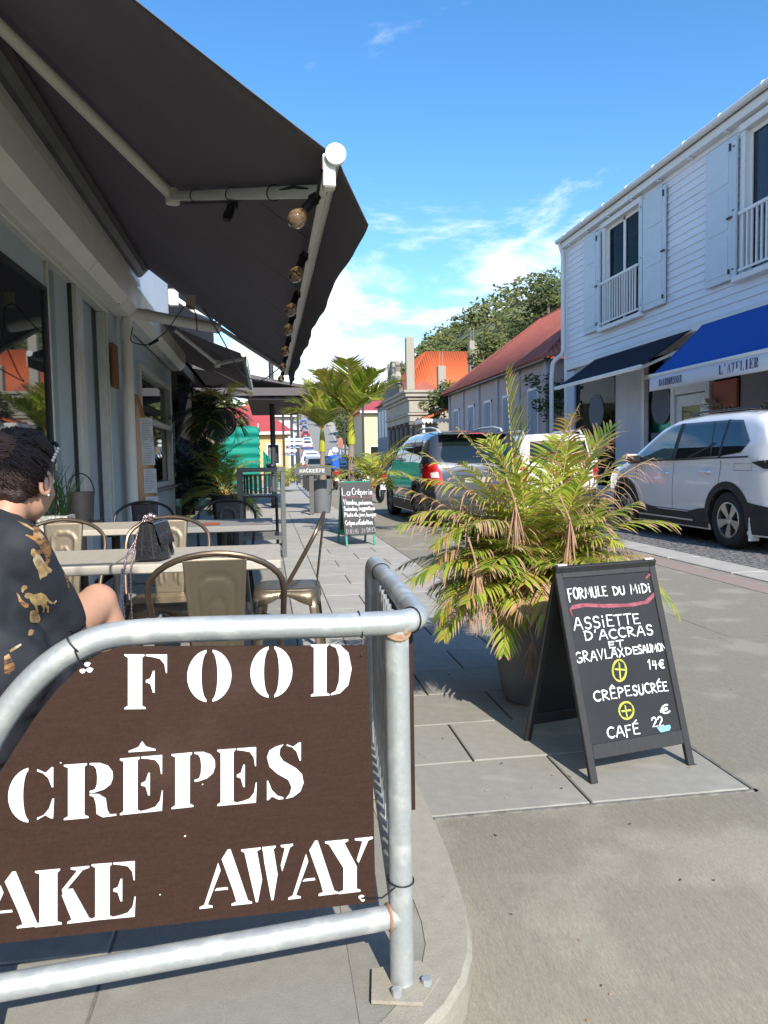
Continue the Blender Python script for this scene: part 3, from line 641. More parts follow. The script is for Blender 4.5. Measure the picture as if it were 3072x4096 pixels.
# second board on the outside of the side panel
sb = MB(); a, b = V((.298+.004, 1.66, 0)), V((.335+.006, 2.44, 0)); d = (b-a)
sb.prism([(0,.36),(1,.36),(1,.66),(.9,.76),(0,.77)], a, d, (0,0,1), (1,0,0), .009)
sb.build('side_board', Mt['signwood'], label='dark brown board seen edge-on, tied outside the side panel of the barrier', cat='sign')
# cable ties
def tie(c, ax, r, extra=None, name='cable_tie', lab=''):
    t = MB(); ax = V(ax).normalized(); u = ax.orthogonal().normalized(); w_ = ax.cross(u)
    t.tube([c+u*cos(a)*r+w_*sin(a)*r+ax*.004*sin(a) for a in [2*pi*k/18 for k in range(18)]], .0019, 5, closed=True)
    if extra: t.tube([V(p) for p in extra], .0018, 5)
    t.build(name, Mt['blacktie'], bar, smooth=True)
s1 = bpl(1440, 2498); tie(BW(s1[0], s1[1]), BU, R+.002, [BW(s1[0], s1[1]-.02, R), BW(s1[0]+.004, s1[1]-.045, R*.9+.015), BW(s1[0]+.01, s1[1]-.055, OFF+.012)])
s2 = bpl(305, 2570); tie(BW(s2[0], s2[1]), BU+V((0,0,-.55)), R+.002, [BW(s2[0], s2[1]-.01, R), BW(*bpl(330, 2620), .05), BW(*spt(338, 262), OFF+.011)])
tie(V((crn.x-.022, crn.y+.02, crn.z)), (1,.7,0), R+.002); tie(V((.335-.006, 2.25, top_z+.007)), (0,1,0), R+.002, [V((.335+.026,2.25,top_z)), V((.32,2.27,top_z-.05)), V((.33,2.33,top_z-.085))])
s3 = spt(1500, 1135); tie(BW(0, s3[1]), (0,0,1), R+.003, [BW(.02, s3[1]-.002, R), BW(.055, s3[1]-.006, OFF+.014), BW(*spt(1405, 1152), OFF+.012)])

# ------------------------------------------------------------------ A-boards
def aboard(name, label, loc, rz_, w_, h, spread, fm, pm, feet=.14, over=False):
    t = thing(name, label, 'chalkboard', loc, rz_)
    s = spread/2; sl = sqrt(h*h+s*s); vz = V((0, s, h))/sl; nz_ = V((0, -h, s))/sl
    o0 = V((0, -s, 0)); sw = .029
    def fr_(u, v, l): return o0+V((u, 0, 0))+vz*v+nz_*l
    for side in (0, 1):
        Mx = Matrix.Identity(4) if side == 0 else Matrix.Scale(-1, 4, (0,1,0))
        for x in (-w_/2+sw/2, w_/2-sw/2):
            m = MB(); M2 = Matrix((V((1,0,0)), vz, nz_)).transposed().to_4x4(); M2.translation = o0
            m.cbox(x-sw/2, x+sw/2, 0, sl, -.018, 0, .002, Mx @ M2); part('leg', m, fm, t)
        for v0, v1 in ((sl-.05, sl-.002), (feet*.93, feet+.045)):
            m = MB(); m.cbox(-w_/2+sw, w_/2-sw, v0, v1, -.017, -.001, .002, Mx @ M2); part('rail', m, fm, t)
        m = MB(); m.box(-w_/2+sw-.002, w_/2-sw+.002, feet+.04, sl-.045, -.012, -.006, Mx @ M2)
        if over and side == 0:
            m = MB(); m.cbox(-w_/2-.008, w_/2+.008, feet-.01, sl-.006, .0005, .006, .001, M2)
        part('panel', m, pm, t)
    for x in (-w_/2+.03, w_/2-.03):
        hg = MB(); hg.cbox(x-.02, x+.02, -.012, .012, h-.003, h+.003, .001); part('hinge', hg, Mt['alu'], t)
    return t, fr_
ang = atan2(.09, .44)
bigc = V((1.10, 2.49, 0))*.5+V((1.54, 2.58, 0))*.5
rot = Matrix.Rotation(ang, 4, 'Z')
ctr = bigc + rot @ V((0, .235, 0))
H_big = .745
AB, afr = aboard('chalk_a_board', 'black wooden A-board chalked FORMULE DU MiDi in front of the big palm planter', (ctr.x, ctr.y, .0015), ang, .455, H_big, .47, Mt['blackwood'], Mt['chalkboard'], .085)
TMb = TM[AB.name]; po_ = TMb @ afr(0,0,0); pn = (TMb.to_3x3() @ (afr(0,0,1)-afr(0,0,0))); pu = TMb.to_3x3() @ V((1,0,0)); pv = TMb.to_3x3() @ (afr(0,1,0)-afr(0,0,0))
def cpt(cx, cy):
    p = on_plane(2100+cx/2.0738, 2200+cy/2.074, po_, pn); return ((p-po_).dot(pu), (p-po_).dot(pv))
def AP(u, v, l): return afr(u, v, l-.0058)
def chalk(name, m_, items, par, Pf, cf, wd):
    sd_ = 3
    for it in items:
        mb = MB()
        if isinstance(it[0], str):
            txt, a, b, h1, h2 = it
            p, q = cf(*a), cf(*b); hh = .86*abs(cf(a[0], a[1]-h1)[1]-p[1]); h3 = .86*abs(cf(b[0], b[1]-h2)[1]-q[1]); sd_ += 1
            handtext(mb, txt, Pf, p[0], q[0], p[1], q[1], hh, wd, h3, seed=sd_)
        else:
            pp = [cf(*p) for p in it]
            for k in range(2): strokes(mb, [(x+.002*k, y_-.003*k) for x, y_ in pp], Pf, wd*.6, .001+.0004*k)
        part(name, mb, m_, par)
def ell(cx, cy, rx, ry, n=18): return [(cx+rx*sin(2*pi*i/n), cy-ry*cos(2*pi*i/n)) for i in range(n+1)]
chalk('white_writing', Mt['chalk'], [('FORMULE',(372,412),(690,378),112,88),('DU',(742,375),(838,362),78,72),('MiDi',(888,362),(1050,345),85,80),
    ('ASSiETTE',(415,660),(962,603),118,98),("D'ACCRAS",(505,752),(1072,700),92,92),('ET',(703,812),(828,800),60,62),('GRAVLAX',(432,938),(830,878),100,84),('DE',(842,868),(948,858),66,70),('SAUMON',(952,858),(1178,828),80,66),
    ('14\u20ac',(1030,988),(1168,978),98,80),('CR\xcaPE',(582,1258),(893,1205),100,96),('SUCR\xc9E',(905,1205),(1195,1165),90,88),('CAF\xc9',(695,1562),(960,1525),105,98),('22',(1065,1472),(1155,1458),92,84),('\u20ac',(1140,1372),(1218,1340),85,82)], AB, AP, cpt, .0064)
chalk('yellow_plus', Mt['chalkyellow'], [ell(787,995,56,88), [(752,985),(832,990)], [(785,935),(795,1060)], ell(845,1328,60,70), [(808,1335),(880,1325)], [(835,1290),(850,1378)]], AB, AP, cpt, .0085)
chalk('pink_underline', Mt['chalkpink'], [[(395,540),(378,495),(400,462),(480,445),(650,452),(850,448),(1000,425),(1075,360),(1100,270),(1080,215),(1035,200),(1010,228)], [(400,480),(500,458),(700,468),(900,455),(1020,430),(1090,360)]], AB, AP, cpt, .008)
chalk('blue_underline', Mt['chalkblue'], [[(1108,1475),(1205,1455)], [(1118,1490),(1208,1468)], [(1130,1502),(1200,1484)]], AB, AP, cpt, .010)
sm_ang = atan2(.07, .45); smc = V((1.235, 10.255, 0)); ctr2 = smc+Matrix.Rotation(sm_ang, 4, 'Z') @ V((0, .26, 0))
SB, sfr = aboard('chalk_a_board', 'green legged A-board chalked La Cr\xeaperie with its menu, standing further along the pavement', (ctr2.x, ctr2.y, .0015), sm_ang, .42, .87, .50, Mt['greenwood'], Mt['chalkboard'], .16, over=True)
TMs = TM[SB.name]; qo = TMs @ sfr(0,0,0); qn = (TMs.to_3x3() @ (sfr(0,0,1)-sfr(0,0,0))); qu = TMs.to_3x3() @ V((1,0,0)); qv = TMs.to_3x3() @ (sfr(0,1,0)-sfr(0,0,0))
def cp2(cx, cy):
    p = on_plane(1300+cx/6.381, 1900+cy/6.381, qo, qn); return ((p-qo).dot(qu), (p-qo).dot(qv))
def AP2(u, v, l): return sfr(u, v, l+.0064)
chalk('white_writing', Mt['chalk'], [('La',(430,520),(640,520),230,200),('Cr\xeaperie',(690,515),(1200,500),200,160),('Viandes,',(470,760),(835,755),150,140),('poissons,',(860,750),(1220,750),130,120),
    ('Salades,',(485,915),(840,910),130,120),('suggestions',(865,895),(1265,890),120,110),('Plats',(500,1075),(720,1060),130,120),('du',(745,1055),(850,1055),120,110),('jour,',(880,1050),(1040,1050),110,110),('burger',(1060,1055),(1300,1050),110,110),
    ('Cr\xeapes',(525,1285),(765,1265),140,120),('et',(790,1270),(850,1270),90,80),('Galettes',(870,1270),(1215,1255),160,120)], SB, AP2, cp2, .0098)
chalk('faint_writing', Mt['chalkfaint'], [('(MENU',(540,1500),(850,1490),130,120),('31',(930,1480),(1030,1470),120,110),('DEC)',(1070,1460),(1290,1440),120,110)], SB, AP2, cp2, .009)
chalk('pink_underline', Mt['chalkpink'], [[(430,650),(440,580),(500,545),(700,560),(850,565)], [(950,570),(1100,580),(1200,540),(1220,440)]], SB, AP2, cp2, .012)
# ------------------------------------------------------------------ palms
LEAFM = ['leafg', 'leafy', 'leafd', 'leafo', 'rachis', 'leafdk']
def leafmats(): return [Mt[k] for k in LEAFM]
def frond(mb, base, az, el, length, droop, n=26, ll=.2, lw=.012, pal=(.8,.2,0,0), dry=.0, rnd_=random, hang=.5, side_bend=0., rib=.005, bare=.18, curl=0., dk=False):
    segs = 14; p = V(base); pts = [p.copy()]; tan = []
    for i in range(segs):
        t = i/segs; e = el - droop*t**1.25; a = az + side_bend*t
        d = V((sin(a)*cos(e), cos(a)*cos(e), sin(e))); tan.append(d); p = p+d*(length/segs); pts.append(p.copy())
    tan.append(tan[-1])
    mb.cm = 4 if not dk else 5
    if dry > .8: mb.cm = 2
    mb.tube(pts, [rib*(1-.8*i/segs) for i in range(segs+1)], 4, caps=False)
    r = rnd_.random
    for k in range(n):
        t = bare + (1-bare)*(k+.5)/n; i = min(int(t*segs), segs-1); q = t*segs-i; b = pts[i].lerp(pts[i+1], q); T_ = tan[i]
        sd = T_.cross(V((0,0,1)))
        sd = sd.normalized() if sd.length > .05 else V((cos(az), -sin(az), 0))
        upv = sd.cross(T_).normalized()
        env = sin(pi*min(max((t-bare)/(1-bare)*.86+.12, 0), 1))**.6
        for s in (-1, 1):
            if r() < .04: continue
            L_ = ll*env*(.85+.3*r()); W_ = lw*(.8+.4*r())
            fwd = .55+.5*t+.15*r()
            d = (sd*s + T_*fwd + upv*(.28+.15*r())).normalized()
            x = r(); c = 0
            for ci, wt in enumerate(pal):
                if x < wt: c = ci; break
                x -= wt
            isdry = r() < dry
            if isdry: c = 2
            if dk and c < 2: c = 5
            g_ = hang*(1.6 if isdry else 1)*(.7+.6*r())
            mid = []; q_ = b.copy(); dd = d.copy(); ns = 5
            for j in range(ns+1):
                mid.append(q_.copy()); dd = (dd + V((0,0,-1))*g_*.34 + (sd*s*curl*.3 if curl else V())).normalized(); q_ = q_+dd*(L_/ns)
            wn = d.cross(upv); wn = wn.normalized() if wn.length > 1e-3 else T_
            bi = len(mb.v); prof = (.45, 1, 1, .8, .5, .04)
            tipdry = (c != 2) and (r() < .25+t*.5*(1 if pal[0] < .9 else .3))
            shr = .45 if isdry else 1
            for j in range(ns+1):
                w2 = wn*(W_*.5*prof[j]*shr); mb.v.append(mid[j]-w2); mb.v.append(mid[j]+w2)
            for j in range(ns):
                mb.f.append([bi+2*j, bi+2*j+1, bi+2*j+3, bi+2*j+2]); mb.m.append(2 if (tipdry and j >= ns-1-(r() < .4)) else c)
def potted(name, label, loc, prof, mat_, soilz, cat='planter', n=28, group=None):
    t = thing(name, label, cat, loc, 0, group)
    m = MB(); m.lathe(prof, n, cap=False); m.lathe([(prof[0][0], prof[0][1]), (.001, prof[0][1])], n, cap=False); part('pot', m, mat_, t, smooth=True, ang=50)
    m = MB(); r_ = prof[-1][0]-.01
    m.grid(lambda u, v: (r_*u*cos(2*pi*v), r_*u*sin(2*pi*v), soilz+.008*sin(u*20+v*31)), 6, 20); part('soil', m, Mt['soil'], t)
    return t
bigp = V((1.235, 3.47, .003))
potted('palm_planter', 'large tapering grey planter directly behind the chalkboard, holding the scorched palm', tuple(bigp),
       [(.135,0),(.145,.02),(.17,.15),(.190,.30),(.203,.44),(.208,.487),(.200,.490),(.192,.485),(.190,.42)], Mt['planter'], .44)
pr = random.Random(21)
palm = thing('areca_palm', 'sun-scorched bushy palm, green, yellow and tan, in the large planter behind the chalkboard', 'palm', tuple(bigp+V((0,0,.43))))
pz = bigp+V((0,0,.44))
def tipfrond(px, py, yy, pal, dry, ll=.15, n=26, lw=.011, hang=.5, el=None, wd=None, base=None, curl=0., rib=.005, bare=.2):
    """a frond whose tip reaches the given place: solve elevation/droop by a short search"""
    tip = PY(px, py, yy); b = base or (pz+V((pr.uniform(-.06,.06), pr.uniform(-.06,.06), 0)))
    d = tip-b; az = atan2(d.x, d.y); hor = hypot(d.x, d.y); el = el if el is not None else radians(78)
    best = None
    for Lk in range(12, 60):
        Ln = .03*Lk
        for dk_ in range(0, 34):
            dr = radians(6*dk_); x = z = 0
            for i in range(14):
                e = el-dr*(i/14)**1.25; x += cos(e)*Ln/14; z += sin(e)*Ln/14
            er = (x-hor)**2+(z-d.z)**2+Ln*.0006
            if best is None or er < best[0]: best = (er, Ln, dr)
    m = MB(); frond(m, b, az, el, best[1], best[2], n+8, ll*1.1, lw*1.08, pal, dry, pr, hang, 0, rib, bare, curl)
    m.build('frond', leafmats(), palm)
G_, Yl, Mx_, Dr = (.42,.54,0,.04), (.18,.70,0,.12), (.25,.45,0,.30), (0,0,1,0)
# the ones that can be told apart
tipfrond(2065, 1480, 3.5, (.05,.62,.0,.33), .22, .33, 26, .014, .22, radians(86), rib=.007)
tipfrond(2330, 1620, 3.4, (.0,.2,.2,.6), .45, .24, 20, .010, .7, radians(84))
tipfrond(2440, 1700, 3.5, (.7,.3,0,0), .05, .26, 28, .014, .25, radians(76))
tipfrond(2690, 2090, 3.3, (.1,.8,0,.1), .12, .20, 26, .014, .5, radians(66))
tipfrond(2620, 1840, 3.5, (.0,.2,.6,.2), .6, .20, 22, .009, .9, radians(66))
tipfrond(2590, 2230, 3.25, (.1,.4,.3,.2), .4, .18, 26, .011, .6, radians(52))
tipfrond(2560, 2000, 3.3, (.3,.5,.1,.1), .25, .20, 28, .012, .55, radians(60))
tipfrond(1590, 2110, 3.3, (.55,.35,0,.1), .1, .20, 30, .012, .5, radians(62))
tipfrond(1600, 1960, 3.5, (.1,.3,.4,.2), .45, .18, 28, .011, .6, radians(66))
tipfrond(1640, 2330, 3.2, G_, 0, .20, 30, .012, .6, radians(52))
tipfrond(1760, 2480, 3.15, (.5,.2,.2,.1), .25, .20, 28, .011, .7, radians(50))
tipfrond(1880, 2500, 3.1, (.0,.1,.8,.1), .8, .18, 26, .009, 1.1, radians(48))
tipfrond(1700, 1800, 3.6, Yl, .1, .20, 28, .012, .5, radians(74))
tipfrond(1960, 1750, 3.7, G_, 0, .22, 28, .013, .4, radians(82))
tipfrond(1820, 1720, 3.5, Mx_, .3, .18, 26, .012, .5, radians(80))
tipfrond(2240, 1760, 3.7, G_, 0, .22, 28, .014, .35, radians(84))
tipfrond(2480, 2300, 3.1, (.0,.3,.4,.3), .5, .18, 26, .011, .7, radians(50))
tipfrond(2100, 2330, 2.99, (.3,.6,0,.1), .1, .16, 24, .012, .6, radians(60))
tipfrond(1950, 2280, 3.0, (.5,.4,0,.1), .15, .18, 26, .012, .6, radians(58))
tipfrond(2250, 2250, 3.0, Yl, .1, .18, 26, .012, .5, radians(60))
tipfrond(2020, 2560, 3.12, Dr, .95, .12, 16, .008, 1.6, radians(55))
tipfrond(1830, 2400, 3.1, Dr, .9, .16, 22, .008, 1.3, radians(52))
for k in range(118):
    a = 2*pi*k/118*3.0 + pr.uniform(-.3, .3); e = radians(pr.uniform(38, 84)); dry_ = pr.choice([0, .05, .08, .15, .35, .6, .9])
    m = MB(); pal = G_ if dry_ < .05 else (Yl if dry_ < .2 else (.15,.3,.35,.2))
    frond(m, pz+V((pr.uniform(-.1,.1), pr.uniform(-.1,.1), -.01)), a, e, pr.uniform(.42, .74), radians(pr.uniform(50, 140)), 36, pr.uniform(.15, .21), .0108, pal, dry_, pr, .5+.7*dry_)
    m.build('frond', leafmats(), palm)
for (tx_, ty_, ye_, pl_, dr_) in ((2220,1640,3.5,(0,.3,.1,.6),.35),(2430,1740,3.5,(0,.3,.2,.5),.5),(2500,1800,3.4,(.1,.5,.2,.2),.3),(1960,1730,3.6,(.1,.6,0,.3),.2),(1690,1900,3.4,(.2,.6,.1,.1),.25),(1640,2060,3.4,(.2,.6,.1,.1),.2),(1740,2200,3.2,(.4,.5,0,.1),.1),(1850,1850,3.3,(.2,.6,.1,.1),.3),(2330,1880,3.3,(.3,.7,0,0),.05),(2420,2060,3.2,(.2,.7,0,.1),.15),(2080,1900,3.2,(.2,.7,0,.1),.15),(2180,2060,3.1,(.2,.7,0,.1),.2),(1900,2080,3.1,(.2,.6,.1,.1),.3)):
    tipfrond(tx_, ty_, ye_, pl_, dr_, .20, 32, .0105, .6, radians(78))
for k in range(26):      # upright fans filling the crown
    a = 2*pi*k/26*5+pr.uniform(-.3, .3); m = MB()
    frond(m, pz+V((pr.uniform(-.08,.08), pr.uniform(-.08,.08), 0)), a, radians(pr.uniform(62, 86)), pr.uniform(.50, .72), radians(pr.uniform(50, 110)), 38, pr.uniform(.17, .23), .0108, G_ if k % 2 else Yl, .06, pr, .35)
    m.build('frond', leafmats(), palm)
# withered bunches hanging straight down
for (px, py, yy, ln) in ((2060,2010,3.0,.20),(2280,2080,3.0,.26),(1905,2260,3.0,.20),(2130,2560,3.02,.20)):
    c = PY(px, py, yy); m = MB(); m.cm = 2
    m.tube([c+V((.0,.12,.10)), c+V((0,.03,.03)), c], .004, 5)
    for q in range(40):
        a = pr.uniform(0, 6.28); r_ = pr.uniform(.004, .034); l = ln*pr.uniform(.35, 1); w_ = .0028
        p = [c, c+V((cos(a)*r_*.5, sin(a)*r_*.5, -l*.35)), c+V((cos(a)*r_, sin(a)*r_, -l*.7)), c+V((cos(a)*r_*1.5, sin(a)*r_*1.2, -l))]
        m.tube(p, [w_*.6, w_, w_*.8, .0008], 3, caps=False)
    m.build('withered_bunch', leafmats(), palm)
st_ = MB(); st_.cm = 0
for k in range(9):
    a = pr.uniform(0, 6.28); b = pz+V((cos(a)*.07, sin(a)*.07, -.02)); st_.tube([b, b+V((cos(a)*.03, sin(a)*.03, .14)), b+V((cos(a)*.06, sin(a)*.06, .26))], [.012,.010,.007], 6)
st_.build('stem', Mt['rachis'], palm)

# two small street palms in planters
def street_palm(name, label, x, y, ht, zr, sc_, seed, pot=True):
    q = random.Random(seed); t = thing(name, label, 'palm', (x, y, zr-.06))
    m = MB(); m.tube([(0,0,0),(0,.0,.08),(.0,0,ht*.5),(0.01,0,ht)], [.085*sc_,.065*sc_,.05*sc_,.042*sc_], 10); part('trunk', m, Mt['trunk'], t, smooth=True)
    m = MB(); m.tube([(0.01,0,ht-.02),(.01,0,ht+.06),(.012,0,ht+.28*sc_),(.012,0,ht+.42*sc_)], [.055*sc_,.062*sc_,.045*sc_,.025*sc_], 10); part('crownshaft', m, Mt['shaft'], t, smooth=True)
    for k in range(13):
        a = 2*pi*k/13*5+q.uniform(-.2,.2); e = radians(q.uniform(46, 88)); m = MB()
        frond(m, (0.012, 0, ht+.38*sc_), a, e, q.uniform(.66,.90)*sc_*1.15, radians(q.uniform(35,95)), 32, .40*sc_, .032*sc_, (.45,.53,0,.02) if k % 4 else (.1,.7,0,.2), .0, q, .16, 0, .011*sc_, .12)
        part('frond', m, leafmats(), t)
    return t
PP = [(.17,0),(.175,.02),(.20,.2),(.222,.45),(.235,.66),(.24,.74),(.232,.745),(.222,.74),(.22,.68)]
potted('street_planter', 'grey round planter hidden behind the green legged chalkboard', (1.33,11.75,.003), PP, Mt['planter'], .68, group='grey planters along the pavement')
potted('street_planter', 'free-standing grey planter behind the arrow sign', (1.20,17.1,.003), PP, Mt['planter'], .68, group='grey planters along the pavement')
street_palm('street_palm', 'nearer small palm with yellow crownshaft above the green chalkboard', 1.28, 11.75, .76, .72, 1.04, 4)
street_palm('street_palm', 'further small palm rising from the free-standing grey planter', 1.22, 17.1, .72, .72, 1.20, 9)
def small_areca(name, label, x, y, z, n, ln, seed, dk=False, spread=(45,82), ll=.2, cat='palm', pal=None, sc_=1.):
    q = random.Random(seed); t = thing(name, label, cat, (x, y, z))
    for k in range(n):
        m = MB(); a = 2*pi*k/n*3+q.uniform(-.3,.3)
        frond(m, (q.uniform(-.05,.05)*sc_, q.uniform(-.05,.05)*sc_, 0), a, radians(q.uniform(*spread)), ln*q.uniform(.7,1.1), radians(q.uniform(40,110)), 22, ll, .016*sc_, pal or (.7,.25,0,.05), .03, q, .4, 0, .008*sc_, .25, dk=dk)
        part('frond', m, leafmats(), t)
    return t
small_areca('areca_palm', 'slender yellow-stemmed palm sprouting beside the nearer street palm', 1.62, 12.0, .7, 17, 1.0, 5, spread=(25,84), ll=.26, sc_=1.3, pal=(.4,.55,0,.05))
small_areca('areca_palm', 'low leafy palm by the thin lamp posts on the left pavement', .75, 30, .2, 14, 1.5, 6, ll=.4, sc_=2)

# ------------------------------------------------------------------ cafe building on the left
XF = -1.6
cafe = thing('cafe_building', 'blue grey cafe front with tall glazing and boxed white beam', 'building', (XF, 7, 0))
def yat(px, py=1600): return PX(px, py, XF).y
m = MB(); m.box(XF-.12, XF-.02, -3, 14.0, 2.78, 6.2); m.box(XF-.12, XF-.02, 6.05, 13.6, -.2, 2.78) if False else None
m.build('upper_wall', Mt['whitemetal'], cafe)
# end wall and blocks between openings
def wall(y0, y1, z0, z1, x1=XF, d=.14, mt='bluegrey', nm='wall'):
    q = MB(); q.box(x1-d, x1, y0, y1, z0, z1); return q.build(nm, Mt[mt], cafe)
wall(-1.5, 6.30, 2.52, 2.78, XF-.05, .2, nm='header')
wall(6.38, 6.64, .0, 2.76, XF-.20); wall(6.64, 7.06, .0, 2.76, XF-.06, .25)
wall(7.40, 8.32, 0, 2.76, XF-.13); wall(8.46, 10.28, 0, 2.78, XF-.02)
wall(13.50, 14.0, 0, 2.80, XF-.02); wall(10.28, 13.5, 0, .80, XF-.02); wall(10.28, 13.5, 2.46, 2.80, XF-.02)
for (y0, y1, x1) in ((6.34,6.38,-.03),(7.09,7.30,.012),(7.305,7.345,-.02),(8.32,8.36,-.01),(8.41,8.455,.0)):
    q = MB(); q.cbox(XF-.09, XF+x1, y0, y1, 0, 2.72, .005); q.build('mullion', Mt['alu'], cafe)
q = MB(); q.box(XF-.075, XF-.035, 6.285, 6.335, 0, 2.52); q.box(XF-.074, XF-.034, -1.5, 6.283, 2.488, 2.519); q.build('rubber_seal', Mt['black'], cafe)
q = MB(); q.box(XF-.10, XF-.03, 7.065, 7.085, 0, 2.74); q.box(XF-.12, XF-.05, 7.35, 7.395, 0, 2.7); q.build('rubber_seal', Mt['black'], cafe)
for (y0, y1) in ((-1.5, 1.85),(1.95, 6.285)):
    q = MB(); q.box(XF-.062, XF-.055, y0, y1, .12, 2.488); q.build('pane', Mt['glass'], cafe)
q = MB(); q.cbox(XF-.08, XF-.02, 1.85, 1.95, 0, 2.52, .006); q.cbox(XF-.08, XF+.01, -1.5, 6.28, .0, .12, .006); q.build('frame', Mt['alu'], cafe)
q = MB(); q.cbox(XF-.09, XF+.012, -1.5, 8.455, 2.722, 2.80, .008); q.build('frame', Mt['alu'], cafe)
q = MB(); q.tube([(XF-.85, 5.3, 0),(XF-.85, 5.3, 2.8)], .09, 12); q.box(XF-1.6, XF-.3, 5.2, 5.32, 2.2, 2.4); q.build('inner_post', Mt['bluegrey'], cafe)
# interior seen through the glass
q = MB(); q.box(XF-3.2, XF-3.1, -3, 9.6, 0, 3.0); q.box(XF-3.2, XF-.1, 9.5, 9.6, 0, 3); q.box(XF-3.2, XF-.12, -3, 9.6, 2.79, 2.9); q.box(XF-3.2, XF-.12, -3, 9.6, -.1, .0); q.box(XF-3.2, XF-.12, -3.1, -3, 0, 3)
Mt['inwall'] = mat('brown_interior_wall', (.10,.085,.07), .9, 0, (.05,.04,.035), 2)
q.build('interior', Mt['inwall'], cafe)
# white boxed beam with a chamfer, in bolted lengths
prof = [(0,2.80),(.0,2.78),(.15,2.78),(.235,2.87),(.235,3.12),(.0,3.12)]
for i, (y0, y1) in enumerate(((-1.5,3.1),(3.112,6.90),(6.912,8.35),(8.362,11.2),(11.212,14.05))):
    q = MB(); q.prism(prof, (XF, y0, 0), (1,0,0), (0,0,1), (0,1,0), y1-y0); q.build('beam_cover', Mt['whitemetal'], cafe)
# serving window
wn = thing('serving_window', 'white framed sliding serving window with wooden ledge', 'window', (XF, 11, .8)); 
W = MB()
for (y0, y1, z0, z1) in ((10.28,10.40,.80,2.46),(13.38,13.5,.80,2.46),(10.4,13.38,.80,.88),(10.4,13.38,2.38,2.46),(10.4,13.38,1.70,1.78)): W.cbox(XF-.08, XF+.03, y0, y1, z0, z1, .006)
W.build('frame', Mt['alu'], wn)
for k in range(4):
    W = MB(); y0 = 10.44+k*.33; W.cbox(XF-.05, XF-.01, y0, y0+.05, .88, 1.70, .004); W.cbox(XF-.05, XF-.01, 13.3, 13.35, .88, 1.7, .004) if k == 0 else None; W.build('sash', Mt['alu'], wn)
W = MB(); W.box(XF-.06, XF-.055, 10.4, 13.38, .88, 1.70); W.build('pane', Mt['glass'], wn)
W = MB(); W.box(XF-.06, XF-.055, 10.4, 13.38, 1.78, 2.38); W.build('pane', Mt['glass'], wn)
W = MB(); W.cbox(XF-.02, XF+.10, 10.3, 14.1, .76, .80, .006); W.build('ledge', mat('weathered_ledge', (.30,.25,.21), .8, 0, (.2,.16,.13), 12, .8), wn)
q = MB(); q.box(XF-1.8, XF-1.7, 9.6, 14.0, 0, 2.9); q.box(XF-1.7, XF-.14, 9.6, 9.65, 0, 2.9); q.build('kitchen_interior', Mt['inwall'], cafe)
# white drain pipe
pp = thing('drain_pipe', 'fat white plastic pipe rising up the wall and elbowing outwards', 'pipe', (-1.49, 8.95, 0))
q = MB(); a = V((-1.50, 8.95, 0)); q.tube(bend([a, a+V((0,0,2.84)), V((-.50, 9.3, 2.72))], .16, 8), .062, 16); q.build('tube', Mt['whitemetal'], pp, smooth=True)
q = MB(); q.tube([a+V((0,0,2.50)), a+V((0,0,2.56))], .07, 16); q.tube([V((-1.30,9.02,2.818)), V((-1.26,9.034,2.813))], .069, 16); q.build('collar', Mt['whitemetal'], pp, smooth=True)
q = MB(); c = PX(452, 1415, -1.52); q.box(-1.60, -1.575, 8.56, 8.84, 1.98, 2.44); Mt['cork'] = mat('brown_cork_strip', (.26,.12,.04), .8, 0, (.20,.09,.03), 40)
q.build('cork_strip', Mt['cork'], label='narrow orange brown strip of board fixed on the wall beside the white pipe', cat='panel')
# loose cables on the pipe and electric box
q = MB(); q.cbox(-.80,-.70, 8.45,8.50, 2.78,2.93, .006); q.build('electric_box', mat('cream_box', (.55,.50,.40), .6), label='cream electrical junction box under the awning beside the pipe', cat='junction box')
q = MB(); q.tube(bend([(-1.42,8.9,2.66),(-1.44,8.8,2.48),(-1.25,8.7,2.43),(-1.02,8.5,2.54),(-.80,8.42,2.82),(-.70,8.45,2.77),(-.69,8.45,2.55)], .08), .006, 6); q.tube([(-1.22,8.68,2.44),(-1.12,8.62,2.48)], .016, 8)
q.tube([(-1.49,8.2,2.98),(-1.52,8.2,2.85),(-1.44,8.25,2.78)], .008, 6)
q.tube(bend([(-.62,8.5,2.80),(-.45,9.2,2.55),(-.30,10.2,2.28),(-.05,11.3,2.30),(.28,11.0,2.52)], .3), .008, 6)
q.build('loose_cable', Mt['blacktie'], label='black power cable looping from the white pipe to the awning end', cat='cable', smooth=True)
# surfboard menu
sfb = thing('surfboard', 'wooden surfboard leaning upright on the wall with paper menus pinned to it', 'surfboard', (-1.42, 9.0, .0))
def sfp(t, s):  # t along height 0..1, s across
    w2 = .135*max(.02, sin(pi*min(max(t*.93+.07, 0), 1)))**.6
    return V((-1.375-.075*t+s*w2*.9, 9.12+s*w2*.45, .02+1.93*t))
    lean = -.06*t; w_ = .26*(1-abs(2*t-.92)**2.6*.97) if t < .96 else .26*.03
    w_ = .22*max(.02, (sin(pi*min(max(t*.96+.04, 0), 1)))**.55)
    return V((-1.38+lean, 9.02+s*w_, .02+1.93*t))
q = MB(); q.grid(lambda u, v: sfp(u, v*2-1)+V((.45,-.9,0))*(.020*(1-(2*v-1)**2)), 30, 8); q.grid(lambda u, v: sfp(u, v*2-1)-V((.45,-.9,0))*(.018*(1-(2*v-1)**2)+.002), 30, 8)
q.tube([sfp(i/30, -1) for i in range(31)], .010, 6); q.tube([sfp(i/30, 1) for i in range(31)], .010, 6)
Mt['surf'] = mat('varnished_wood', (.42,.20,.07), .3, 0, (.34,.15,.05), 6, .7, stretch=(1,8,1), coat=.3)
q.build('board', Mt['surf'], sfb, smooth=True)
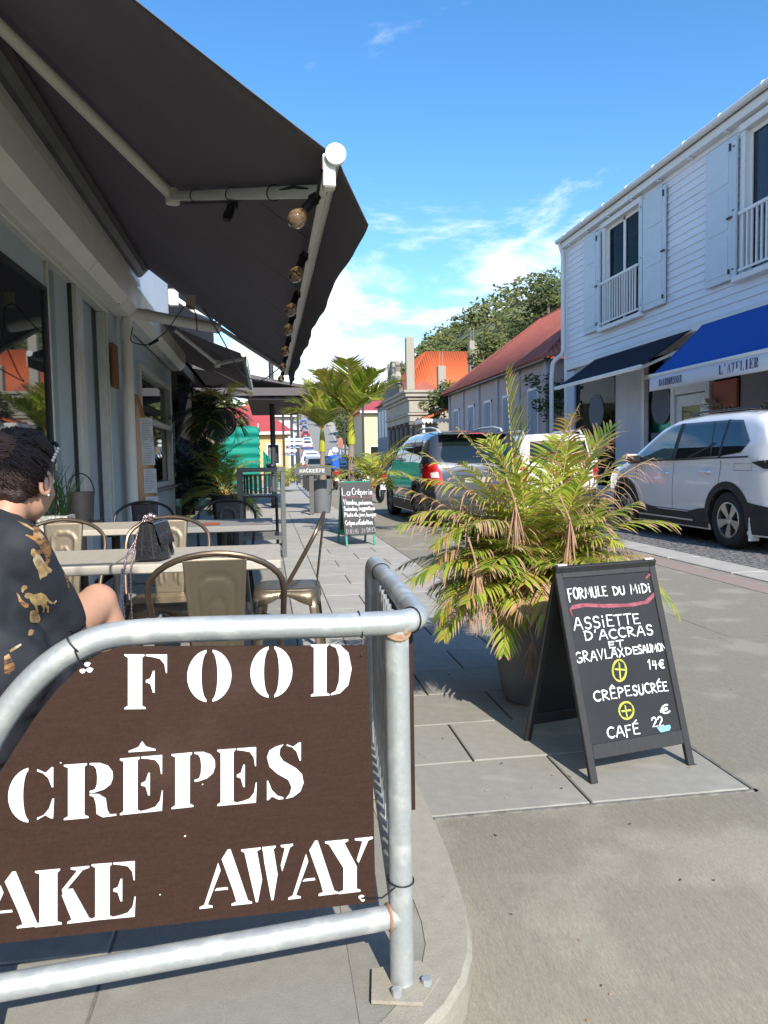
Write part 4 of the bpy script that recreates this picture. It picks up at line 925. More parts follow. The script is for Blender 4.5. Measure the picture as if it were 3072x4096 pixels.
Mt['paper'] = mat('white_paper', (.66,.68,.70), .8); Mt['print'] = mat('grey_print', (.35,.36,.40), .8)
for k, z in enumerate((.50, .82, 1.14, 1.40)):
    ax_, nn_ = V((.894,.447,0)), V((.447,-.894,0)); o_ = V((-1.375-.075*(z+.14)/1.93, 9.12, z))+nn_*.023+ax_*.01
    q = MB(); q.prism([(0,0),(.15,0),(.145,.28),(-.005,.28)], o_, ax_, (0,0,1), nn_, .002); pnl = q.build('menu_sheet', Mt['paper'], sfb)
    q = MB()
    for r_ in range(9): q.prism([(.02,.03+r_*.026),(.02+.11*(.6+.4*((r_*7) % 5)/5),.03+r_*.026),(.02+.11*(.6+.4*((r_*7) % 5)/5),.037+r_*.026),(.02,.037+r_*.026)], o_+nn_*.0022, ax_, (0,0,1), nn_, .0006)
    q.build('print', Mt['print'], sfb)

# ------------------------------------------------------------------ folding arm awnings
def awn_plane(px, py, xf, zf, slope, dz): # point under the cloth plane
    n = V((slope, 0, 1)); return on_plane(px, py, V((xf, 0, zf-dz)), n)
A1 = thing('folding_awning', 'big charcoal folding-arm awning over the near cafe tables', 'awning', (XF, 6.6, 3.6))
xf, zf, sl_ = .30, 2.35, .755
y0, y1 = 3.10, 10.45
def cloth(x0, z0, x1, z1, y0, y1, sag=.02, th=.003, ny=40, nx=12):
    q = MB()
    def f(u, v):
        x = x0+(x1-x0)*v; yy = y0+(y1-y0)*u
        return (x, yy, z0+(z1-z0)*v - sag*sin(pi*v) + .004*sin(u*34)*sin(pi*v))
    q.grid(f, ny, nx); return q
q = cloth(xf-.02, zf+.01, XF+.12, zf+sl_*(xf-XF-.12), y0, y1); q.build('cloth', Mt['awn'], A1, smooth=True, ang=180, solid=.003)
# edge hems and seams
for yy in [y0+.012]+[y0+1.22*k for k in range(1, 6)]+[y1-.012]:
    q = MB(); q.tube([(xf-.02+(XF+.12-xf+.02)*v, yy, zf+.010+(sl_*(xf-XF-.12))*v-.02*sin(pi*v)-.003) for v in [i/10 for i in range(11)]], .006 if yy in (y0+.012,) else .004, 4, flat=.4)
    q.build('seam', Mt['awn'], A1)
q = MB(); q.tube([(xf, y0-.0, zf), (xf, y1, zf)], .032, 14); q.box(xf-.045, xf-.015, y0+.02, y1-.02, zf-.05, zf-.012); q.build('front_bar', Mt['whitemetal'], A1, smooth=True)
q = MB(); q.tube([(xf, y0-.02, zf), (xf, y0+.004, zf)], .041, 22); q.cbox(xf-.05, xf+.0, y0+.002, y0+.06, zf-.12, zf+.01, .006); q.build('end_cap', Mt['whitebright'], A1, smooth=True)
q = MB(); q.tube([(xf, y1, zf), (xf, y1+.03, zf)], .041, 16); q.build('end_cap', Mt['whitebright'], A1, smooth=True)
q = MB()
def val(u, v):
    yy = y0+.03+(y1-y0-.06)*u; amp = .010*sin(u*31)+.003*sin(u*83); sc_ = .006*abs(sin(u*47))
    fl_ = .09*(1-u)**3*v
    return (xf+.015+.03*v+amp*v+fl_, yy+.035*v*(1-u)**8, zf-.01-(.235-sc_-.03*u)*v)
q.grid(val, 120, 6); q.build('valance', Mt['awn'], A1, smooth=True, ang=180, solid=.003)
zr_ = zf+sl_*(xf-XF-.12)
q = MB(); q.tube([(XF+.10, y0-.3, zr_-.0), (XF+.10, y1+.02, zr_-.0)], .052, 14); q.build('roller_tube', Mt['awn'], A1, smooth=True)
Mt['greycover'] = mat('grey_cassette', (.22,.23,.22), .6, 0, (.14,.15,.145), 2)
q = MB(); q.prism([(0,zr_-.10),(.06,zr_-.10),(.20,zr_+.04),(.16,zr_+.11),(0,zr_+.14)], (XF-.018, y0-.6, 0), (1,0,0), (0,0,1), (0,1,0), y1-y0+.75); q.build('cassette', Mt['greycover'], A1)
# torsion bar below the roller
q = MB(); q.beam((XF+.02, y0-.3, zr_-.22), (XF+.02, y1, zr_-.22), .06, .06); q.build('torsion_bar', Mt['whitemetal'], A1)
def arm(A, p, tm=1.0):
    for a, b in zip(p, p[1:]):
        k = MB(); k.tube([a, b], .036*tm, 12, flat=.72); k.build('arm', Mt['whitemetal'], A, smooth=True)
    for c in p[1:-1]:
        k = MB(); k.tube([c+V((0,0,.045*tm)), c-V((0,0,.05*tm))], .046*tm, 12); k.build('elbow', Mt['whitemetal'], A, smooth=True)
el1 = awn_plane(690, 785, xf, zf, sl_, .09); sh = awn_plane(0, 105, xf, zf, sl_, .10); en = awn_plane(1290, 765, xf, zf, sl_, .05)
d_ = (sh-el1); sh2 = el1+d_*((XF+.1-el1.x)/d_.x) if d_.x < -.05 else el1+d_*1.5
if (sh2-el1).length > 2.4: sh2 = el1+(sh2-el1).normalized()*1.7
arm(A1, [sh2, el1, en])
a2 = [awn_plane(705, 1195, xf, zf, sl_, .08), awn_plane(855, 1297, xf, zf, sl_, .09), awn_plane(1140, 1480, xf, zf, sl_, .04)]
arm(A1, a2, .9)
q = MB(); 
for c in (sh2, a2[0]): q.cbox(c.x-.10, c.x+.03, c.y-.05, c.y+.05, c.z-.10, c.z+.12, .01)
q.build('bracket', Mt['whitemetal'], A1)
# string lights along the front bar
lights = thing('string_lights', 'black festoon cable with amber glass bulbs hung along the awning front bar', 'string lights', (xf-.05, y0+.3, zf))
by = [3.40, 4.34, 5.32, 6.10, 7.25, 8.45, 9.6]
q = MB(); cp_ = [en+V((.0,-.02,-.03)), V((xf-.06, 3.3, zf-.03))]
arm_pts = [el1.lerp(en, t)-V((0,0,.045)) for t in (.10, .3, .52)] + [el1.lerp(en, .72)+V((0,-.02,-.05)), el1.lerp(en, .92)+V((.0,-.03,.06)), V((xf-.045, y0+.16, zf-.02)), V((xf-.055, y0+.45, zf-.06))]
q.tube(smooth_poly([V(p) for p in arm_pts]), .0075, 7)
cab = [V((xf-.055, y0+.45, zf-.06))]
for k, yy in enumerate(by):
    cab += [V((xf-.055, yy-.3, zf-.06)), V((xf-.06, yy, zf-.075))]
cab.append(V((xf-.05, 10.35, zf-.05)))
q.tube(cab, .0065, 6); q.build('cord', Mt['blacktie'], lights, smooth=True)
Mt['amber'] = mat('amber_bulb_glass', (.85,.55,.32), .06, 0, (.75,.45,.25), 12, .6, coat=1); 
bg_ = Mt['amber'].node_tree.nodes['Principled BSDF']; bg_.inputs['Transmission Weight'].default_value = .85; bg_.inputs['IOR'].default_value = 1.35
for k, yy in enumerate(by):
    tl_ = V((-.42+.03*k, -.25, -.86)).normalized(); s0 = V((xf-.066, yy, zf-.07))
    if k == 0: tl_ = V((-.62,-.2,-.75)).normalized()
    qz = MB(); qz.tube([s0-tl_*.02, s0+tl_*.075], .021, 10); qz.tube([s0+tl_*.0, s0+tl_*.012], .027, 10); qz.build('socket', Mt['blacktie'], lights, smooth=True)
    qz = MB(); ctr_ = s0+tl_*.125; Mq = Matrix.Translation(ctr_) @ (-tl_).to_track_quat('Z', 'Y').to_matrix().to_4x4()
    qz.lathe([(r__*.98, z__*.98) for r__, z__ in [(.001,-.044),(.018,-.040),(.034,-.026),(.041,-.006),(.040,.012),(.031,.030),(.020,.046),(.016,.058)]], 16, Mq, cap=False); qz.build('bulb', Mt['amber'], lights, smooth=True, ang=180)
s0 = el1.lerp(en, .50)-V((0,0,.05)); qz = MB(); qz.tube([s0, s0+V((-.015,-.02,-.05)), s0+V((-.03,-.03,-.085))], [.018,.026,.026], 10); qz.tube([s0+V((-.03,-.03,-.085)), s0+V((-.034,-.034,-.10))], .021, 10); qz.cbox(s0.x-.03, s0.x+.03, s0.y-.02, s0.y+.02, s0.z-.03, s0.z+.012, .004); qz.build('empty_socket', Mt['blacktie'], lights, smooth=True)
q = MB()
for t in (.22, .5, .76):
    c = el1.lerp(en, t); ax = (en-el1).normalized(); u = ax.orthogonal().normalized(); w_ = ax.cross(u)
    q.tube([c+u*cos(a)*.040+w_*sin(a)*.036 for a in [2*pi*k/16 for k in range(16)]], .003, 4, closed=True)
q.build('cable_tie', Mt['blacktie'], lights)

# second and third awnings further along
A2 = thing('folding_awning', 'second charcoal awning further along the shopfronts, above the hanging greenery', 'awning', (-1.6, 13, 3))
q = cloth(-.27, 2.63, -1.62, 3.20, 10.8, 15.7, .02); q.build('cloth', Mt['awn'], A2, smooth=True, ang=180, solid=.003)
q = MB(); q.tube([(-.27,10.78,2.63),(-.27,15.7,2.63)], .04, 12); q.build('front_bar', Mt['alu'], A2, smooth=True)
q = MB(); q.prism([(0,0),(4.85,0),(4.85,-.14),(4.4,-.17),(2.4,-.15),(0,-.17)], (-.235,10.8,2.63), (0,1,0), (0,0,1), (1,0,0), .01); q.build('valance', Mt['alu'], A2)
arm(A2, [PY(700, 1320, 10.9), PY(868, 1455, 11.3), PY(985, 1432, 10.9)], 1.0)
arm(A2, [PY(860, 1480, 14.9), PY(1008, 1555, 15.2)], 1.0)
A3 = thing('shop_canopy', 'flat black canopy with pale end bar beyond the second awning', 'awning', (-.5, 20, 2.9))
q = MB(); p = [(-1.6,3.42),(1.0,2.90),(1.0,2.84),(-1.6,3.30)]
q.prism(p, (0,18,0), (1,0,0), (0,0,1), (0,1,0), 6.4); q.build('cloth', Mt['awn'], A3)
q = MB(); q.cbox(1.0, 1.07, 18.0, 24.4, 2.66, 2.92, .01); q.build('front_bar', Mt['alu'], A3)
q = MB(); q.box(-1.6, .99, 18.0, 18.03, 2.68, 2.86); q.box(-.4, .97, 18.1, 24.2, 2.60, 2.64); q.build('valance', Mt['awn'], A3)
# dark open-fronted bar under the second awning
bar2 = thing('open_bar', 'dark open-fronted bar recess behind the foliage', 'building', (-2.2, 16, 0))
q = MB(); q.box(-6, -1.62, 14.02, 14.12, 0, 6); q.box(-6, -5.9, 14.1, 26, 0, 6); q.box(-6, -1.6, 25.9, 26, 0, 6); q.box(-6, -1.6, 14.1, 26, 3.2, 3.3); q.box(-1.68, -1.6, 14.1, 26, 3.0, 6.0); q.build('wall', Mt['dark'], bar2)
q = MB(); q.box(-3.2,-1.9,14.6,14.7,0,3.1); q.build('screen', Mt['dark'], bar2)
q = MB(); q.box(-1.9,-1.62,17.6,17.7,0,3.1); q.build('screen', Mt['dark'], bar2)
q = MB(); q.tube([(-1.74,15.2,.9),(-1.74,15.2,2.05)], .014, 6); q.build('silver_strip', Mt['alu'], bar2)
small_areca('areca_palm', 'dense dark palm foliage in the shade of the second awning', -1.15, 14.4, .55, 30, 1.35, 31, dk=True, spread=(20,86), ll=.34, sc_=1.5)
small_areca('areca_palm', 'leafy green palm in a low pot beside the high bar table', -.72, 13.3, .6, 26, .95, 32, dk=False, spread=(0,80), ll=.26, sc_=1.2, pal=(.85,.1,0,.05))
small_areca('areca_palm', 'yellow-green palm fronds hanging beneath the second awning', -.9, 13.0, 2.05, 26, .8, 34, dk=True, spread=(-40,70), ll=.3, sc_=1.3)
potted('street_planter', 'dark square-looking pot under the green palm in the shade', (-.72,13.3,.0), [(.16,0),(.2,.3),(.23,.6),(.22,.61),(.2,.58)], Mt['black'], .56)
small_areca('areca_palm', 'spray of bright yellow fronds reaching out under the second awning', -.62, 12.2, 2.1, 5, .55, 35, spread=(20,50), ll=.2, pal=(.2,.8,0,0))
# round bar sign
rs = thing('round_sign', 'round black hanging sign with pale ring lettered ST BARTH', 'sign', (-.78, 12.9, 2.0))
q = MB(); Mr = Matrix.Translation((-.72,12.9,1.80)) @ Matrix.Rotation(radians(90), 4, 'X'); q.lathe([(.24,-.02),(.25,-.01),(.25,.01),(.24,.02)], 36, Mr); q.build('disc', Mt['black'], rs)
q = MB(); q.lathe([(.205,.021),(.205,.023),(.212,.023),(.212,.021)], 36, Mr, cap=False); q.lathe([(.223,.021),(.223,.023),(.227,.023),(.227,.021)], 36, Mr, cap=False)
for k, h_ in enumerate((.06,.11,.11,.11,.09)): q.box(-.80+.035*k, -.785+.035*k, 12.876, 12.879, 1.78, 1.78+h_)
q.build('ring', Mt['chalkfaint'], rs)
q = MB()
def RP(u, v, l): return V((-.72+u, 12.876-l, 1.80+v))
for k, ch in enumerate('ST BARTH'):
    if ch == ' ': continue
    a = radians(215+17*k); cu = V((cos(a), sin(a))); tg = V((-sin(a), cos(a))); c = cu*.17
    glyph(q, ch, RP, (c.x-tg.x*.016+cu.x*.016, c.y-tg.y*.016+cu.y*.016), (c.x+tg.x*.016+cu.x*.016, c.y+tg.y*.016+cu.y*.016), (c.x-tg.x*.016-cu.x*.016, c.y-tg.y*.016-cu.y*.016), .002)
q.build('letter', Mt['chalk'], rs)
# ------------------------------------------------------------------ chairs and tables
def emboss_plate(w0, w1, z0, z1, yf, n=18, m_=24):
    """pressed back plate with two raised arches"""
    def f(u, v):
        z = z0+(z1-z0)*v; hw = (w0+(w1-w0)*v)/2; x = (u*2-1)*hw; e = 0
        for (hx, top, bot) in ((.62, .86, .12), (.30, .66, .2)):
            X_ = abs(u*2-1)/hx
            yy = (v-top+.12)/.12 if v > top-.12 else 0
            d = sqrt(X_*X_+yy*yy) if yy > 0 else X_
            if v > bot: e += .0045*math.exp(-((d-1)/.10)**2)
        edge = .004*math.exp(-((abs(u*2-1)-1)/.06)**2)
        return V((x, yf(z)+e-edge, z))
    return f
def make_chair(label, tubem, platem, group=None, seatm=None):
    t = thing('metal_chair', label, 'chair', (0,0,0), 0, group)
    m = MB()
    def sf(u, v):
        a, b = u*2-1, v*2-1; rr_ = .18; k = (abs(a)**6+abs(b)**6)**(1/6.) or 1; q_ = max(abs(a), abs(b))
        x, y = a/k*q_*rr_, b/k*q_*rr_; edge = max(0, q_-.85)/.15
        return V((x, y, .45-.010*(1-q_**2)*1.0-.012*edge**2))
    m.grid(sf, 20, 20); part('seat', m, seatm or platem, t, smooth=True, ang=180, solid=.002)
    m = MB(); rim = []
    for k in range(48):
        a = 2*pi*k/48; c, s_ = cos(a), sin(a); kk = (abs(c)**6+abs(s_)**6)**(1/6.); rim.append((c/kk*.18, s_/kk*.18, a))
    b0 = len(m.v)
    for (x, y, a) in rim: m.v.append(V((x, y, .44)))
    for (x, y, a) in rim:
        d = abs(sin(2*a))**1.6; m.v.append(V((x*1.05, y*1.05, .41-.06*d)))
    for k in range(48): m.f.append([k, (k+1) % 48, 48+(k+1) % 48, 48+k]); m.m.append(0)
    part('apron', m, platem, t, smooth=True, ang=180, solid=.002)
    for sx in (-1, 1):
        for sy in (-1, 1):
            m = MB()
            def lf(u, v, sx=sx, sy=sy):
                z = .40*(1-v); sp = .175+.035*v; w_ = .050*(1-.55*v)+.004; ax = (u-.5)*2
                dx, dy = (w_*max(0, ax), w_*max(0, -ax)); cr = .004*(1-abs(ax))
                return V((sx*(sp-dx-cr), sy*(sp-dy-cr), z))
            m.grid(lf, 6, 6); part('leg', m, platem, t, smooth=True, ang=180, solid=.003)
    m = MB()
    m.beam((-.17,-.17,.25),(.17,.17,.25),.012,.004); m.beam((-.17,.17,.246),(.17,-.17,.246),.012,.004); part('cross_brace', m, tubem, t)
    pts = [(-.188,.03,.40),(-.205,-.03,.50),(-.222,-.11,.64),(-.222,-.165,.735)]
    pts += [(-.222*cos(a), -.165-.055*sin(a), .735+.125*sin(a)) for a in [pi/2*i/8 for i in range(1, 9)]]
    pts += [(-x, y, z) for x, y, z in pts[::-1][1:]]
    m = MB(); m.tube(smooth_poly([V(p) for p in pts], 1), .0105, 10); part('back_hoop', m, tubem, t, smooth=True)
    m = MB(); m.grid(emboss_plate(.155, .205, .44, .845, lambda z: -.165-.055*((z-.44)/.42)), 26, 34); part('back_plate', m, platem, t, smooth=True, ang=180, solid=.002)
    m = MB(); 
    for sx in (-1, 1): m.tube([(sx*.192,.03,.41),(sx*.178,.03,.41)], .009, 8)
    part('rivet', m, Mt['alu'], t)
    return t
ch0 = make_chair('bronze metal chair with its back to the railing, in front of the right-hand near table', Mt['bronzedk'], Mt['bronze'], 'metal cafe chairs')
ch0.location = (-.175, 2.74, 0); 
def chair(x, y, a, lab): return dup(ch0, (x, y, 0), radians(a), lab, 'metal cafe chairs')
chair(.10, 4.42, 84, 'bronze metal chair seen from the side at the pavement end of the near table')
chair(-.55, 4.14, 178, 'bronze metal chair behind the black handbag, facing the camera')
chair(-1.09, 4.14, 182, 'bronze metal chair beside the spotted pot, facing the camera')
chair(-.90, 2.02, -12, 'bronze metal chair that the woman in the tiger shirt sits on')
chd = make_chair('dark metal chair by the wall in front of the surfboard', Mt['gunmetal'], Mt['gunmetal'], 'dark metal cafe chairs'); chd.location = (-.95, 5.98, 0); chd.rotation_euler = (0, 0, radians(180))
dup(chd, (-.33, 5.95, 0), radians(176), 'dark metal chair in the shade below the high bar table', 'dark metal cafe chairs')
def make_table(label, m_, w_=.67, d_=.62, loc=(0,0,0), rz_=0):
    t = thing('cafe_table', label, 'table', loc, rz_, 'square cafe tables')
    m = MB(); m.cbox(-w_/2, w_/2, -d_/2, d_/2, .712, .75, .005); part('tabletop', m, m_, t)
    m = MB(); m.tube([(0,0,.03),(0,0,.70)], .028, 12); m.box(-.18,.18,-.02,.02,.695,.711); m.box(-.02,.02,-.18,.18,.69,.71); part('pedestal', m, Mt['black'], t, smooth=True)
    for k in range(4):
        a = pi/4+k*pi/2; m = MB(); m.tube([(0,0,.09),(.14*cos(a),.14*sin(a),.045),(.27*cos(a),.27*sin(a),.014)], [.022,.018,.014], 8); part('foot', m, Mt['black'], t, smooth=True)
    return t
make_table('pale wood-topped square table with the black handbag on it', Mt['tabletop'], loc=(-.285, 3.47, 0), rz_=-.01)
make_table('pale wood-topped square table next to the seated woman', Mt['tabletop'], loc=(-.965, 3.48, 0), rz_=-.01)
make_table('grey square table behind, its sunlit corner by the walkway', Mt['tablegrey'], .68, .64, loc=(-.31, 5.26, 0))
make_table('grey square table behind, close to the cafe windows', Mt['tabletop'], .64, .64, loc=(-1.0, 5.27, 0))
q = MB(); q.cbox(-.12, .01, 5.0, 5.2, .7515, .756, .001); q.build('menu_card', mat('coloured_menu', (.45,.16,.15), .3, 0, (.12,.25,.22), 14, .9), label='glossy coloured menu lying on the corner of the grey table', cat='menu')
q = MB(); q.cbox(-.42, -.31, 5.05, 5.09, .7515, .765, .003); q.build('table_item', mat('red_brown_case', (.30,.07,.03), .5), label='small red-brown case lying on the grey table behind the handbag', cat='case')
# high bar table with bar chair
bt = thing('bar_table', 'dark grey metal high table frame standing at the edge of the terrace', 'table', (-.07, 9.55, 0))
Mt['greymetal'] = mat('dark_grey_metal', (.15,.155,.15), .5, .3, (.12,.125,.12), 8)
q = MB(); q.cbox(-.355,.21,9.28,9.82,1.035,1.085,.004); q.build('tabletop', Mt['greymetal'], bt)
for x in (-.33,.185):
    for yy in (9.30, 9.80):
        q = MB(); q.cbox(x-.026,x+.026,yy-.026,yy+.026,0,1.034,.003); q.build('leg', Mt['greymetal'], bt)
for (z, a) in ((.22, 0), (.14, 1)):
    for yy in (9.30, 9.80):
        q = MB(); q.box(-.303,.158,yy-.02,yy+.02,z,z+.045) if a == 0 else q.box(-.303,.158,yy-.012,yy+.012,z-.05,z-.02); q.build('rail', Mt['greymetal'], bt)
for x in (-.33,.185):
    q = MB(); q.box(x-.018,x+.018,9.327,9.773,.22,.26); q.build('rail', Mt['greymetal'], bt)
bs = thing('bar_chair', 'high chair with slatted curved metal back tucked under the bar table', 'chair', (-.09, 10.25, 0))
for k in range(9):
    a = radians(-62+15.5*k); q = MB(); c = V((-.09+.235*sin(a), 10.38-.16*cos(a)-.02, 0)); tx = V((cos(a), .7*sin(a), 0)).normalized()
    for (z0, z1) in ((.74,.99),): q.beam(c+V((0,0,z0)), c+V((0,0,z1)), .040, .004, up=tx.cross(V((0,0,1))))
    q.build('back_slat', Mt['greymetal'], bs)
for k in range(8):
    q = MB(); x = -.29+.05*k; q.cbox(x, x+.040, 10.12, 10.50, .70, .715, .003); q.build('seat_slat', Mt['gunmetal'], bs)
q = MB(); q.tube([(-.09+.245*sin(a), 10.36-.165*cos(a), .985) for a in [radians(-68+8.5*i) for i in range(17)]], .010, 6)
q.tube([(-.30,10.13,.70),(.11,10.13,.70),(.11,10.49,.70),(-.30,10.49,.70)], .012, 6, closed=True); q.build('frame', Mt['greymetal'], bs, smooth=True)
for x in (-.30,.11):
    for yy in (10.14,10.48):
        q = MB(); q.tube([(x*1.02-.0,yy,.70),(x*1.08,yy,0)], .018, 8); q.build('leg', Mt['gunmetal'], bs, smooth=True)
q = MB(); q.tube([(-.31,10.14,.25),(.12,10.14,.25)], .011, 6); q.build('foot_rail', Mt['gunmetal'], bs, smooth=True)
q = MB(); q.lathe([(.045,0),(.058,.012),(.060,.035),(.048,.046),(.043,.044),(.046,.02),(.001,.012)], 20, Matrix.Translation((.05, 9.52, 1.086)), cap=False)
q.build('ashtray', mat('polished_steel', (.7,.7,.7), .15, 1), smooth=True, label='small polished steel ashtray on the high bar table', cat='ashtray')
# pots by the window
pt = thing('plant_pot', 'white pot with dark spots holding thin grass, by the cafe window', 'plant pot', (-1.27, 4.9, 0))
Mt['spotpot'] = mat('spotted_white_pot', (.62,.60,.55), .5, 0, (.30,.29,.27), 40, .1)
q = MB(); q.prism([(-.07,0),(.07,0),(.085,.17),(-.085,.17)], (-1.27, 4.80, .68), (1,0,0), (0,0,1), (0,1,0), .2); q.build('pot', Mt['spotpot'], pt)
q = MB(); pr2 = random.Random(5); q.cm = 0
for k in range(46):
    a = pr2.uniform(0, 6.28); b = V((-1.27+pr2.uniform(-.07,.07), 4.9+pr2.uniform(-.06,.06), .84)); l = pr2.uniform(.15,.34)
    q.tube([b, b+V((cos(a)*.04, sin(a)*.04, l*.6)), b+V((cos(a)*.12, sin(a)*.1, l))], [.0035,.003,.0006], 3, caps=False)
q.build('grass', Mt['leafdk'], pt, kind='stuff')
bk = thing('hanging_bucket', 'dark metal bucket with arched wire handle near the cafe door', 'bucket', (-1.33, 6.1, 1.0))
q = MB(); q.lathe([(.085,0),(.10,.22),(.095,.22),(.085,.02)], 20, Matrix.Translation((-1.40,6.1,.73)), cap=False); q.build('bucket', Mt['black'], bk, smooth=True)
q = MB(); q.tube([(-1.40+.098*cos(a), 6.1, .94+.15*sin(a)) for a in [pi*i/14 for i in range(15)]], .005, 6); q.build('handle', Mt['gunmetal'], bk, smooth=True)
q = MB(); q.box(-1.52,-1.28,5.98,6.22,.71,.728); q.tube([(-1.40,6.1,0),(-1.40,6.1,.71)], .03, 8); q.build('pot_stand', Mt['gunmetal'], label='slim dark stand carrying the metal bucket', cat='stand')

# ------------------------------------------------------------------ handbag
hb = thing('handbag', 'small black crocodile-patterned handbag standing on the pale table', 'handbag', (-.475, 3.33, .75))
c = V((-.475, 3.33, .7515)); Mh = Matrix.Translation(c) @ Matrix.Rotation(radians(-8), 4, 'Z')
Mt['croc'] = mat('black_croc_leather', (.013,.013,.015), .28, 0, (.02,.02,.022), 30, .5, .0, coat=.6)
nd = Mt['croc'].node_tree; vo = nd.nodes.new('ShaderNodeTexVoronoi'); vo.feature = 'DISTANCE_TO_EDGE'; vo.inputs['Scale'].default_value = 85
tcx = nd.nodes.new('ShaderNodeTexCoord'); nd.links.new(tcx.outputs['Object'], vo.inputs['Vector']); bpn = nd.nodes.new('ShaderNodeBump'); bpn.inputs['Strength'].default_value = .45; bpn.inputs['Distance'].default_value = .004
nd.links.new(vo.outputs['Distance'], bpn.inputs['Height']); nd.links.new(bpn.outputs[0], nd.nodes['Principled BSDF'].inputs['Normal'])
q = MB(); q.grid(lambda u, v: Mh @ V(((.058-.034*v)*cos(2*pi*u)*(1 if abs(cos(2*pi*u))<.5 else 1), .10*max(-1, min(1, 1.3*sin(2*pi*u))), .004+.15*v)), 28, 10); q.build('body', Mt['croc'], hb, smooth=True, ang=60)
q = MB(); q.grid(lambda u, v: Mh @ V(((.030*cos(pi*v)), -.104+.208*u, .148+.018*sin(pi*v))), 10, 10); q.grid(lambda u, v: Mh @ V((.031+.026*v, -.104+.208*u, .148-.085*v)), 8, 4); q.build('flap', Mt['croc'], hb, smooth=True, ang=50)
for s_ in (-1, 1):
    q = MB(); q.prism([(-.052,.01),(.052,.01),(.028,.15),(.0,.162),(-.028,.15)], Mh @ V((0, s_*.1045, 0)), (1,0,0), (0,0,1), (0,.999,0), .003*s_); q.build('gusset', Mt['croc'], hb)
    for xx in (-.02, .02):
        q = MB(); q.beam(Mh @ V((xx*1.3, s_*.109, .012)), Mh @ V((xx*.7, s_*.109, .15)), .006, .004, up=(0,1,0)); q.build('trim', Mt['black'], hb)
q = MB(); topb = Mh @ V((-.01, -.02, .166)); edge = V((-.50, 2.862, .765))
chn = [topb, topb+V((-.005,-.03,.02))]+[V((x_, y_+.305, z_)) for x_, y_, z_ in ((-.53, 2.93, .87),(-.538, 2.865, .79),(-.545, 2.828, .72),(-.547, 2.828, .58),(-.543, 2.83, .47),(-.555, 2.832, .43),(-.572, 2.83, .5),(-.578, 2.828, .62),(-.57, 2.828, .74),(-.56, 2.86, .79),(-.53, 2.94, .86))]+[topb+V((-.02,-.02,.02)), topb]
dn = []
for a, b in zip(chn, chn[1:]):
    k = max(1, int((b-a).length/.0085))
    for i in range(k): dn.append(a.lerp(b, i/k))
for i, p in enumerate(dn): q.sph(p, .0052, 6, 4, (1,1,1) if i % 2 else (.7,1.1,.8))
Mt['chain'] = mat('rose_silver_chain', (.72,.52,.50), .25, .9)
q.build('chain', Mt['chain'], hb, smooth=True, ang=180, kind='stuff')
q = MB(); q.sph(topb+V((0,0,.018)), .014, 8, 6); q.sph(topb+V((.014,.01,.012)), .011, 8, 6); q.sph(topb+V((-.016,-.01,.014)), .010, 8, 6); q.build('charm', Mt['chain'], hb, smooth=True)
q = MB(); q.tube([V((-.575,3.133,.74)), V((-.584,3.131,.60)), V((-.58,3.133,.50))], [.006,.010,.006], 6, flat=.4); q.build('scarf', mat('blue_scarf', (.16,.20,.25), .8, 0, (.5,.5,.5), 60, .8), hb, smooth=True)

# ------------------------------------------------------------------ seated woman
def fuse(name, mb, m_, parent, vox, sm=8, fac=.6, fold=None, **k):
    o = mb.build(name, m_, parent, **k)
    a = o.modifiers.new('r', 'REMESH'); a.mode = 'VOXEL'; a.voxel_size = vox; a.use_smooth_shade = True
    b = o.modifiers.new('s', 'SMOOTH'); b.iterations = sm; b.factor = fac
    dg = bpy.context.evaluated_depsgraph_get(); me = bpy.data.meshes.new_from_object(o.evaluated_get(dg)); o.modifiers.clear()
    o.data = me
    if not me.materials: me.materials.append(m_)
    if fold:
        me.update(); nn = [v.normal.copy() for v in me.vertices]
        for v, n_ in zip(me.vertices, nn): v.co += n_*fold(v.co)
    me.polygons.foreach_set('use_smooth', [True]*len(me.polygons))
    return o
W_ = V((-.84, 2.20, 0))
wm = thing('person', 'seated woman from behind, dark hair in a bun, black shirt printed with tigers', 'person', tuple(W_))
HC = V((-.722, 2.27, 1.118)); fa = radians(27); hf = V((sin(fa), cos(fa), -.22)).normalized(); hr = V((cos(fa), -sin(fa), 0)); hu = hr.cross(hf)
def HP(r_, f_, u_): return HC+hr*r_+hf*f_+hu*u_
b = MB()
b.sph((0,0,0), 1, 20, 14, M=Matrix.Translation(HP(0,-.005,.015)) @ Matrix((hr*.074, hf*.093, hu*.098)).transposed().to_4x4())
b.sph((0,0,0), 1, 16, 12, M=Matrix.Translation(HP(0,.030,-.045)) @ Matrix((hr*.060, hf*.062, hu*.072)).transposed().to_4x4())
b.sph(HP(0,.052,-.094), .024, 12, 8); b.tube([HP(-.03,.068,-.005), HP(.03,.068,-.005)], .026, 8)
b.tube([HP(0,.088,.01), HP(0,.108,-.028)], [.008,.014], 8); b.sph(HP(0,.098,-.034), .013, 8, 6); b.sph(HP(0,.086,-.062), .014, 8, 6, (1.4,1,.8))
b.sph(HP(.048,.045,-.035), .024, 10, 8); b.sph(HP(-.048,.045,-.035), .024, 10, 8)
neckb = V((-.785, 2.20, .975))
b.tube([HP(0,-.03,-.04), HP(0,-.035,-.10), neckb, neckb+V((-.02,-.01,-.08))], [.050,.048,.056,.09], 14)
chest = V((-.83,2.19,.80)); pelv = V((-.86,2.12,.53))
b.tube([neckb+V((0,0,-.04)), chest, V((-.85,2.15,.66)), pelv], [.09,.135,.12,.15], 16)
shr, shl = V((-.715,2.16,.925)), V((-1.0,2.26,.925))
